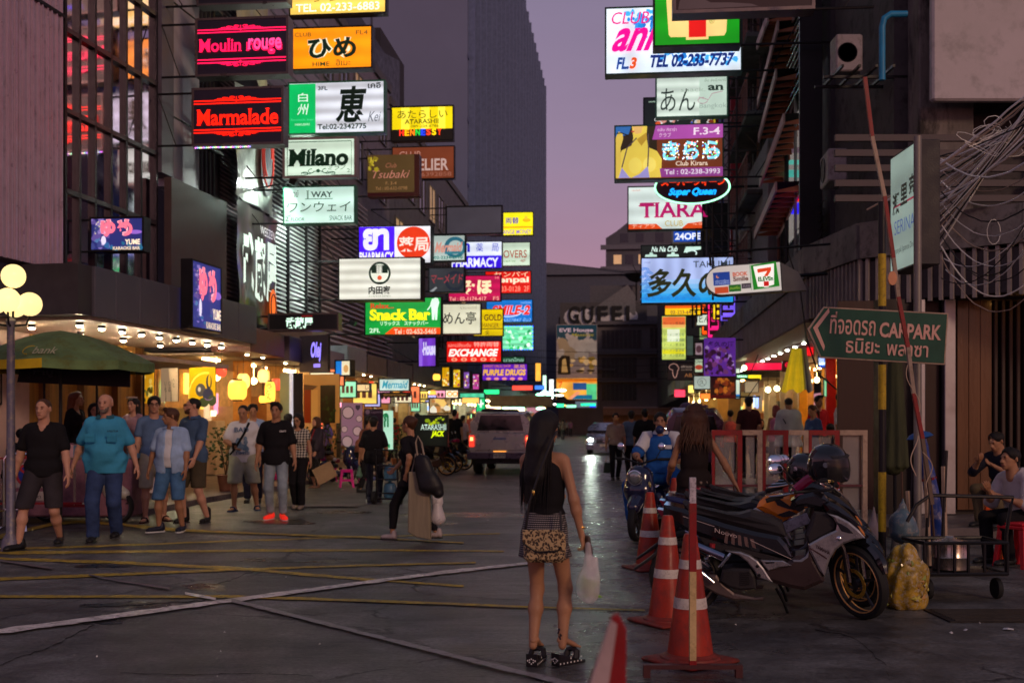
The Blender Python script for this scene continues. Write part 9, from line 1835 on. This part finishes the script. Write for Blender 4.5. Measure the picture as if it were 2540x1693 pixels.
def facade_banner(lb,x0,x1,z0,z1,y,mat):
    t=thing('cloth_banner', lb,'banner', L1.location+Vector((KX*0,0,0)),RZL,'cloth banners of the slatted restaurant')
    n,m=14,10;v=[];rr2=random.Random(int(z0*10))
    for i in range(m+1):
        for j in range(n+1): x=x0+(x1-x0)*j/n;z=z0+(z1-z0)*i/m;v.append((x,y-.03*math.sin(j*1.1+i*.5)-.03*math.sin(i*.9-j*.6),z))
    b=MB();b.add(v,[(i*(n+1)+j,i*(n+1)+j+1,(i+1)*(n+1)+j+1,(i+1)*(n+1)+j) for i in range(m) for j in range(n)],mat,True);b.build('cloth', None,t);return t
D_=lambda px: dl(px)-24.9
t=facade_banner('tall dark banner with big white kanji and an orange round seal on the restaurant front', .25,3.0,3.75,6.4,-.45,M('banner_dark', (.05,.046,.042),.4,bump=.5,bs=4,var=.5,vs=1.0,coat=.3))
for i,ch in enumerate('武蔵屋'):
    b=MB();b.text(ch,.35+i*.85,4.25-.0*i,1.12+i*.85,5.75,-.53,EM((.75,.92,.80),.9,sampled=False),bold=.06);b.build('lettering', None,t)
b=MB();b.text('WEEZEN', 1.6,5.85,2.7,6.05,-.53,EM((.8,.8,.8),.7,sampled=False));b.build('lettering', None,t)
b=MB();b.add([(2.55+.28*math.cos(a),-.535,4.25+.42*math.sin(a)) for a in [k*.314 for k in range(20)]],[tuple(range(20))],EM((.95,.16,.02),.9));b.path([(2.55+.2*math.cos(a),-.54,4.25+.3*math.sin(a)) for a in [k*.4 for k in range(16)]],.02,4,EM((.1,.02,.01),.3,sampled=False),closed=True);b.build('orange_seal', None,t)
t=facade_banner('upper pale grey-green banner with a dark red round crest on the restaurant front', .25,3.0,6.5,9.0,-.40,M('banner_pale', (.40,.46,.42),.45,bump=.5,bs=4,var=.5,vs=1.1,wear=(.2,.23,.21),coat=.3))
b=MB();b.path([(2.3+.42*math.cos(a),-.49,7.8+.72*math.sin(a)) for a in [k*.3 for k in range(21)]],.02,5,EM((.35,.03,.02),.6,sampled=False),closed=True);b.path([(2.3+.3*math.cos(a),-.49,7.8+.5*math.sin(a)) for a in [k*.4 for k in range(12)]],.025,5,EM((.35,.03,.02),.6,sampled=False));b.add([(2.3+.5*math.cos(a),-.475,7.8+.95*math.sin(a)) for a in [k*.314 for k in range(20)]],[tuple(range(20))],M('crest_dark', (.03,.03,.035),.5));b.build('crest', None,t)
t=facade_banner('pale banner scrap with green glow at the top of the restaurant front', .25,2.6,9.4,12.6,-.40,M('banner_top', (.40,.38,.22),.45,bump=.4,bs=4,var=.4,vs=1))
for i,(x,z,tx_,tz,e_) in enumerate(((1.0,6.9,1.5,5.2,45),(2.9,7.2,1.7,7.8,120),(4.5,7.0,5.0,6.0,240),(6.6,4.2,5.5,6.5,200))):
    t=thing('flood_lamp', 'black flood lamp on an arm, aimed at %s' % ['the dark kanji banner', 'the pale upper banner', 'the slatted wall right of the banners', 'the slatted wall from below'][i],'flood lamp', L1.location,RZL,'flood lamps on the restaurant front')
    b=MB();b.cbox((x,-1.5,z),(.22,.16,.14),Matrix.Rotation(R(25),3,'X'));b.build('lamp_head', BLK,t);b=MB();b.path([(x,-1.45,z),(x-.1,-.6,z-.15),(x-.1,-.05,z-.15)],.018,6);b.build('arm', BLK,t)
    l=bpy.data.lights.new('flood', 'SPOT');lo=bpy.data.objects.new('flood_light', l);COL.objects.link(lo);lo.parent=t;lo.location=(x,-1.38,z);v=Vector((tx_-x,1.0,tz-z));lo.rotation_euler=v.to_track_quat('-Z', 'Y').to_euler();l.energy=e_*3;l.spot_size=R(110);l.spot_blend=.7;l.color=(.85,1,.88);l.shadow_soft_size=.06
t=thing('hanging_cloths', 'yellow and pale cloths hanging under the right canopy', 'cloth', P(1976,865,22))
for x0,x1,xb0,xb1,c,nm in ((-.10,.05,-.30,.10,(.75,.55,.02),'yellow_cloth'),(.04,.14,.02,.27,(.45,.48,.52),'pale_cloth')):
    v=[];n=8
    for i in range(7):
        f_=i/6
        for j in range(n+1): x=(x0+(x1-x0)*j/n)*(1-f_)+(xb0+(xb1-xb0)*j/n)*f_;v.append((x,-.06*math.sin(j*1.9)*(.3+f_)-.02*j,-.82*f_-.04*math.sin(j*1.3)*f_))
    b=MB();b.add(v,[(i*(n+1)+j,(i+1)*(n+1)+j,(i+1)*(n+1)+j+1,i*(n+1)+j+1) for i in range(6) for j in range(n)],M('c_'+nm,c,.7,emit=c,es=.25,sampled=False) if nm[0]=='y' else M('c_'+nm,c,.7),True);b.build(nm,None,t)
b=MB();b.tube((-.25,0,.0),(.3,0,.18),.012,n=5);b.build('rod', CREAM,t)
for (cr,bx,d,c,es,lb,pr) in (
  (CR_,(380,220,890,325),33,'e01040', 1.0,'long red-pink lit fascia board under the right canopy', None),(CR_,(895,195,1020,345),31,'300808', .6,'small black sign box with a red ring beside the pink fascia', 'ring'),
  (CR_,(1230,0,1330,130),27,'ff1820', 1.3,'red neon blinds glowing behind the hanging cloths', 'bars'),(CR_,(1930,225,2045,410),25,'5818d8', 1.1,'violet lit shop sign with a round dark logo', 'logo'),
  (CR_,(1395,120,1490,290),26.5,'2858d0', .9,'blue neon scribble sign left of the green road sign', 'scrib'),(CR_,(400,385,605,460),36,'e8d020', 1.2,'yellow lit menu strip over the orange shop', None),(CR_,(262,365,420,435),34,'10a040', 1.1,'rounded green lit sign by the hanging posters', 'scrib'),
  (CR_,(375,480,565,635),35,'b8a888', .45,'blank pale paper sign over the broad man in maroon', None),(CR_,(1808,715,2050,1100),22.5,'20104c', .25,'dark purple booth panel beside the man with top knot', None),(CR_,(1705,710,1808,1120),22.4,'606068', .25,'grey board held beside the purple booth', None),
  (CR_,(1470,440,1512,690),27,'90d8a0', .8,'thin mint lit strip between the dark doors', None)):
    s=Sign('lit_shop_sign', lb,cr,bx,d,c,es,None,br=None,t=.1,fw=.01)
    if pr=='ring': s.el(965,250,36,36,'d01030', 1.).tx('S', 945,228,985,272,'300808')
    if pr=='bars':
        for k in range(4): s.re(1235,12+k*32,1325,20+k*32,'400004')
    if pr=='logo': s.arc(1995,310,34,46,.3,5.6,12,'180838').el(1935,375,22,26,'d0a0ff', 1.5)
    if pr=='scrib':
        q=s.bx
        for k in range(5): s.arc(q[0]+(q[2]-q[0])*(.15+.17*k),(q[1]+q[3])/2,(q[2]-q[0])*.08,(q[3]-q[1])*.28,0,5,6,'e0f0ff', 1.6)
    s.done()
for (px,py,d,lb) in ((1905,966,30,'round glowing lamp on the first slender post'),(1927,963,30,'round glowing lamp beside the broad man in maroon'),(1846,912,33,'small yellow-green glowing lamp over the orange shop'),(2148,917,24,'small lime lamp by the violet sign')):
    t=thing('globe_light', lb,'lamp', P(px,py,d),0,'small round lamps at the right shops');b=MB();b.ball((0,0,0),.075,14);b.build('globe', EM((1,1,.55),9),t);b=MB();b.tube((0,0,.06),(0,0,.5),.008,n=4);b.build('cord', DK,t)
t=thing('beige_awning_box', 'long beige awning box beyond the pickup truck', 'awning', P(1292,995,58),RZF);b=MB();b.bbox(-1.55,-.5,-.28,1.55,.5,.28,.02);b.build('cover', M('beige_awning', (.34,.28,.17),.7),t);b=MB();b.box(-.9,-.4,-.38,.2,-.3,-.30);b.build('tube_light', EM((.3,1,.6),5),t)
rr=random.Random(55)
for k in range(16):
    px=1335+rr.uniform(0,70);py=965+rr.uniform(0,50);d=80+rr.uniform(0,25);t=thing('far_shop_light', 'tiny %s light among the shops at the far end of the street' % ['green', 'white', 'orange', 'blue-white'][k % 4],'light', P(px,py,d),0,'tiny lights of the farthest shops');b=MB();b.ball((0,0,0),.12,6,None,(rr.choice([1,3]),1,rr.choice([1,.6])));b.build('bulb', EM([(.3,1,.6),(1,1,.9),(1,.5,.1),(.5,.8,1)][k % 4],5),t)
for k in range(5):
    t=thing('street_wire', 'thin dark wire slung across the far street, %s of five' % ['lowest', 'second', 'middle', 'fourth', 'highest'][k],'wire', (0,90,0));z=5.0+k*.55;b=MB();b.path([(-1+q*1.6,q*.2,z+.012*(q-5)**2-.2) for q in range(11)],.025,4);b.build('wire_run', DK,t)
# ---- clutter on the right-hand wall
rr=random.Random(91)
for i,(px,py,d) in enumerate([(2075,420,18.6),(1850,600,30),(1868,520,30.5),(1850,700,30)]):
    t=thing('air_conditioner', ['air conditioner on the wall behind the boom arm', 'air conditioner lowest beside the orange neon', 'air conditioner upper one beside the orange neon', 'air conditioner above the rounded store sign'][i],'air conditioner', P(px,py,d),RZR);b=MB();b.bbox(-.38,-.2,-.26,.38,.1,.26,.02);b.build('casing', M('ac_pale', (.28,.26,.26),.6,wear=(.15,.13,.13)),t);b=MB();b.lathe([(.001,-.205),(.19,-.205),(.2,-.215),(.21,-.205)],18,(-.08,0,0),ax='y');b.build('fan_grille', DK,t)
for i in range(9):
    d=21+i*1.3;x=XR(d);t=thing('drain_pipe', 'thin %s pipe running up the right-hand wall, number by distance unclear' % ['dark', 'rusty', 'grey'][i % 3] if 0 else ['dark pipe nearest the striped pole on the right wall', 'rusty pipe beside the silver slats', 'grey pipe beside the light screen', 'dark pipe left of the light screen', 'rusty pipe behind the orange stairs', 'grey pipe behind the orange stairs', 'dark pipe beside the steel frames', 'rusty pipe between the steel frames', 'grey pipe beside the red pier'][i],'pipe', (x-.12,d,0));b=MB();b.tube((0,0,4.4),(0,0,13.5),.035+.015*(i % 2),n=8);b.build('pipe_run', [DK,M('rusty_pipe', (.16,.07,.05),.7),M('grey_pipe', (.25,.24,.24),.6)][i % 3],t)
for i in range(5):
    z=5.2+i*1.9;t=thing('balcony', 'narrow railed balcony on the right-hand front, %s' % ['lowest of five', 'second from the bottom', 'middle of five', 'fourth from the bottom', 'topmost'][i],'balcony', (XR(30)-.02,30,z),RZR,'railed balconies on the right front');b=MB();b.bbox(-2.6,-.7,-.12,2.6,0,0,.02);b.build('slab', CONCD,t);b=MB();b.box(-2.6,-.69,.85,2.6,-.65,.9);b.build('hand_rail', M('rail_rust', (.2,.08,.07),.5),t)
    for k in range(14): b=MB();b.box(-2.55+k*.38,-.685,0,-2.52+k*.38,-.66,.85);b.build('baluster', M('rail_rust', (.2,.08,.07),.5),t)
for i,(x,z,w_,h,c,e_) in enumerate([(-6.5,4.7,.5,1.6,'ff5a10', 1.2),(-5.2,5.8,.4,1.2,'20c8ff', 1.0),(-3.9,4.4,.45,1.4,'ff2080', 1.1),(-2.6,6.6,.4,1.8,'50ff90', .9),(-1.2,4.8,.5,1.1,'ffd020', 1.1),(.2,5.6,.4,1.5,'e02020', 1.1),(1.6,4.5,.5,1.0,'8060ff', 1.0)]):
    d=36-x*1.0;t=thing('vertical_lit_sign', 'small upright %s lit sign fixed flat along the right front' % ['orange', 'sky blue', 'hot pink', 'mint green', 'yellow', 'red', 'lilac'][i],'sign', (XR(d)-.55,d,z+h/2),RZF,'small upright lit signs along the right front');b=MB();b.bbox(-w_/2,-.08,-h/2,w_/2,.08,h/2,.01);b.build('casing', DK,t);b=MB();b.box(-w_/2+.03,-.09,-h/2+.03,w_/2-.03,-.081,h/2-.03);b.build('face_panel', EM(hx(c),e_,'h', 3),t)
    b=MB();
    for k in range(4): b.box(-w_/2+.08,-.094,h/2-.15-(k+.7)*h/4.6,w_/2-.08,-.0905,h/2-.15-k*h/4.6-.06)
    b.build('character_block', EM((.9,.9,.85),.9,sampled=False) if i % 2 else EM((.08,.02,.02),.2,sampled=False),t)
# ---- more of the small lit signs far down both sides
far_=[(1262,930,1300,945,62,'60e0b0', 'mint'),(1270,955,1322,968,66,'ff5040', 'coral'),(1328,900,1342,945,80,'ffb040', 'amber'),(1346,930,1356,975,85,'d0ffe0', 'pale green'),(1362,940,1374,985,90,'ffffff', 'white'),(1326,955,1350,966,84,'4080ff', 'blue'),(1380,1000,1400,1010,95,'40ffb0', 'sea green'),(1404,1003,1430,1011,98,'a0ffd0', 'aqua'),(1672,965,1700,985,55,'ff4060', 'rose'),(1706,940,1722,975,48,'ffe070', 'lemon'),(1736,975,1762,990,44,'ff8030', 'tangerine'),(1200,965,1240,978,50,'30ff90', 'emerald'),(1146,985,1190,1000,44,'ffc060', 'honey')]
for x0,y0,x1,y1,d,c,nm in far_:
    s=Sign('small_lit_sign', 'tiny %s lit sign far down the %s side of the street' % (nm,'left' if x0<1450 else 'right'),CS,(x0,y0,x1,y1),d,c,1.3,None,br='L' if x0<1450 else 'R', t=.15,fw=.02,group='tiny lit signs far down the street');s.done()
# ---- lanterns, boards and plants crowding the left shopfronts
rr=random.Random(404)
cols_=['orange', 'red', 'yellow', 'amber'];where=['over the timber wall', 'beside the mural', 'by the pale column', 'over the wood shop door', 'near the menu boards', 'above the trolley man', 'beyond the Mermaid sign', 'over the lit signboard', 'past the poster panels', 'near the pickup truck']
for i in range(30):
    d=23.6+i*.92;k=i % 4;x=XL(d)+rr.uniform(.25,.8);z=rr.uniform(2.35,2.75);q=rr.uniform(.10,.16)
    t=thing('paper_lantern', 'small %s lantern hung %s, %s' % (cols_[k],where[i//3],['nearer', 'middle one', 'farther'][i % 3]),'lantern', (x,d,z),0,'paper lanterns hung along the left shops');b=MB();b.lathe([(q*.55,-q*1.1),(q*.9,-q*.7),(q,0),(q*.9,q*.7),(q*.55,q*1.1)],12);b.build('paper_body', EM([(1,.42,.06),(1,.07,.03),(1,.72,.15),(1,.55,.2)][k],1.6),t);b=MB();b.tube((0,0,q),(0,0,3.0-z),.006,n=4);b.build('cord', BLK,t)
for i in range(14):
    d=30.5+i*1.6;c=[(.9,.85,.6),(.95,.25,.1),(.3,.8,.5),(.95,.7,.15),(.5,.5,1),(1,.4,.6),(.9,.9,.9)][i % 7];w_,h=rr.uniform(.35,.8),rr.uniform(.3,.7);t=thing('shop_sign', 'small %s lit board jutting from the left shops %s, %s' % (['cream', 'red-orange', 'mint', 'amber', 'lilac', 'pink', 'white'][i % 7],where[min(9,i//2+3)],['nearer', 'farther'][i % 2]),'sign', (XL(d)+.55+w_/2,d,rr.uniform(2.1,2.8)),RZF,'small lit boards along the left shops')
    b=MB();b.bbox(-w_/2,-.05,-h/2,w_/2,.05,h/2,.008);b.build('casing', DK,t);b=MB();b.box(-w_/2+.03,-.058,-h/2+.03,w_/2-.03,-.051,h/2-.03);b.build('face_panel', EM(c,.9,'h', 2),t);b=MB()
    for k in range(3): x0=-w_*.35+k*w_*.24;b.box(x0,-.061,-h*.2,x0+w_*.16,-.0585,h*.2)
    b.build('character_block', EM((.15,.04,.03),.3,sampled=False),t)
LEAF=M('leaf_green', (.03,.075,.02),.5)
for i,(px,d) in enumerate([(720,26.5),(800,27.5),(560,22.8),(985,33),(1120,43)]):
    t=thing('potted_plant', 'bushy potted plant %s' % ['at the wood shop doorway', 'behind the woman with the shopping bag', 'below the mural', 'under the Mermaid sign', 'far up the left pavement'][i],'plant', (P(px,1044,d).x,d,.1),0,'potted plants on the left pavement');b=MB();b.lathe([(.12,0),(.17,.3),(.18,.32),(.15,.32)],12);b.build('pot', M('terracotta', (.25,.09,.05),.7),t)
    b=MB()
    for k in range(150):
        a,r_=rr.uniform(0,6.28),rr.uniform(.05,.42);z=.45+rr.uniform(0,.85);c=Vector((r_*math.cos(a),r_*math.sin(a),z));u=Vector((rr.uniform(-1,1),rr.uniform(-1,1),rr.uniform(-.3,1))).normalized()*.11;n_=u.orthogonal().normalized()*.03;b.add([c,c+u*.5+n_,c+u,c+u*.5-n_],[(0,1,2,3)])
    tag(b.build('foliage', LEAF,t),kind='stuff');b=MB()
    for k in range(5): b.path([(0,0,.3),(.1*math.cos(k*1.3),.1*math.sin(k*1.3),.8),(.2*math.cos(k*1.3),.2*math.sin(k*1.3),1.15)],.008,4)
    b.build('stem', M('stem', (.08,.05,.03),.8),t)
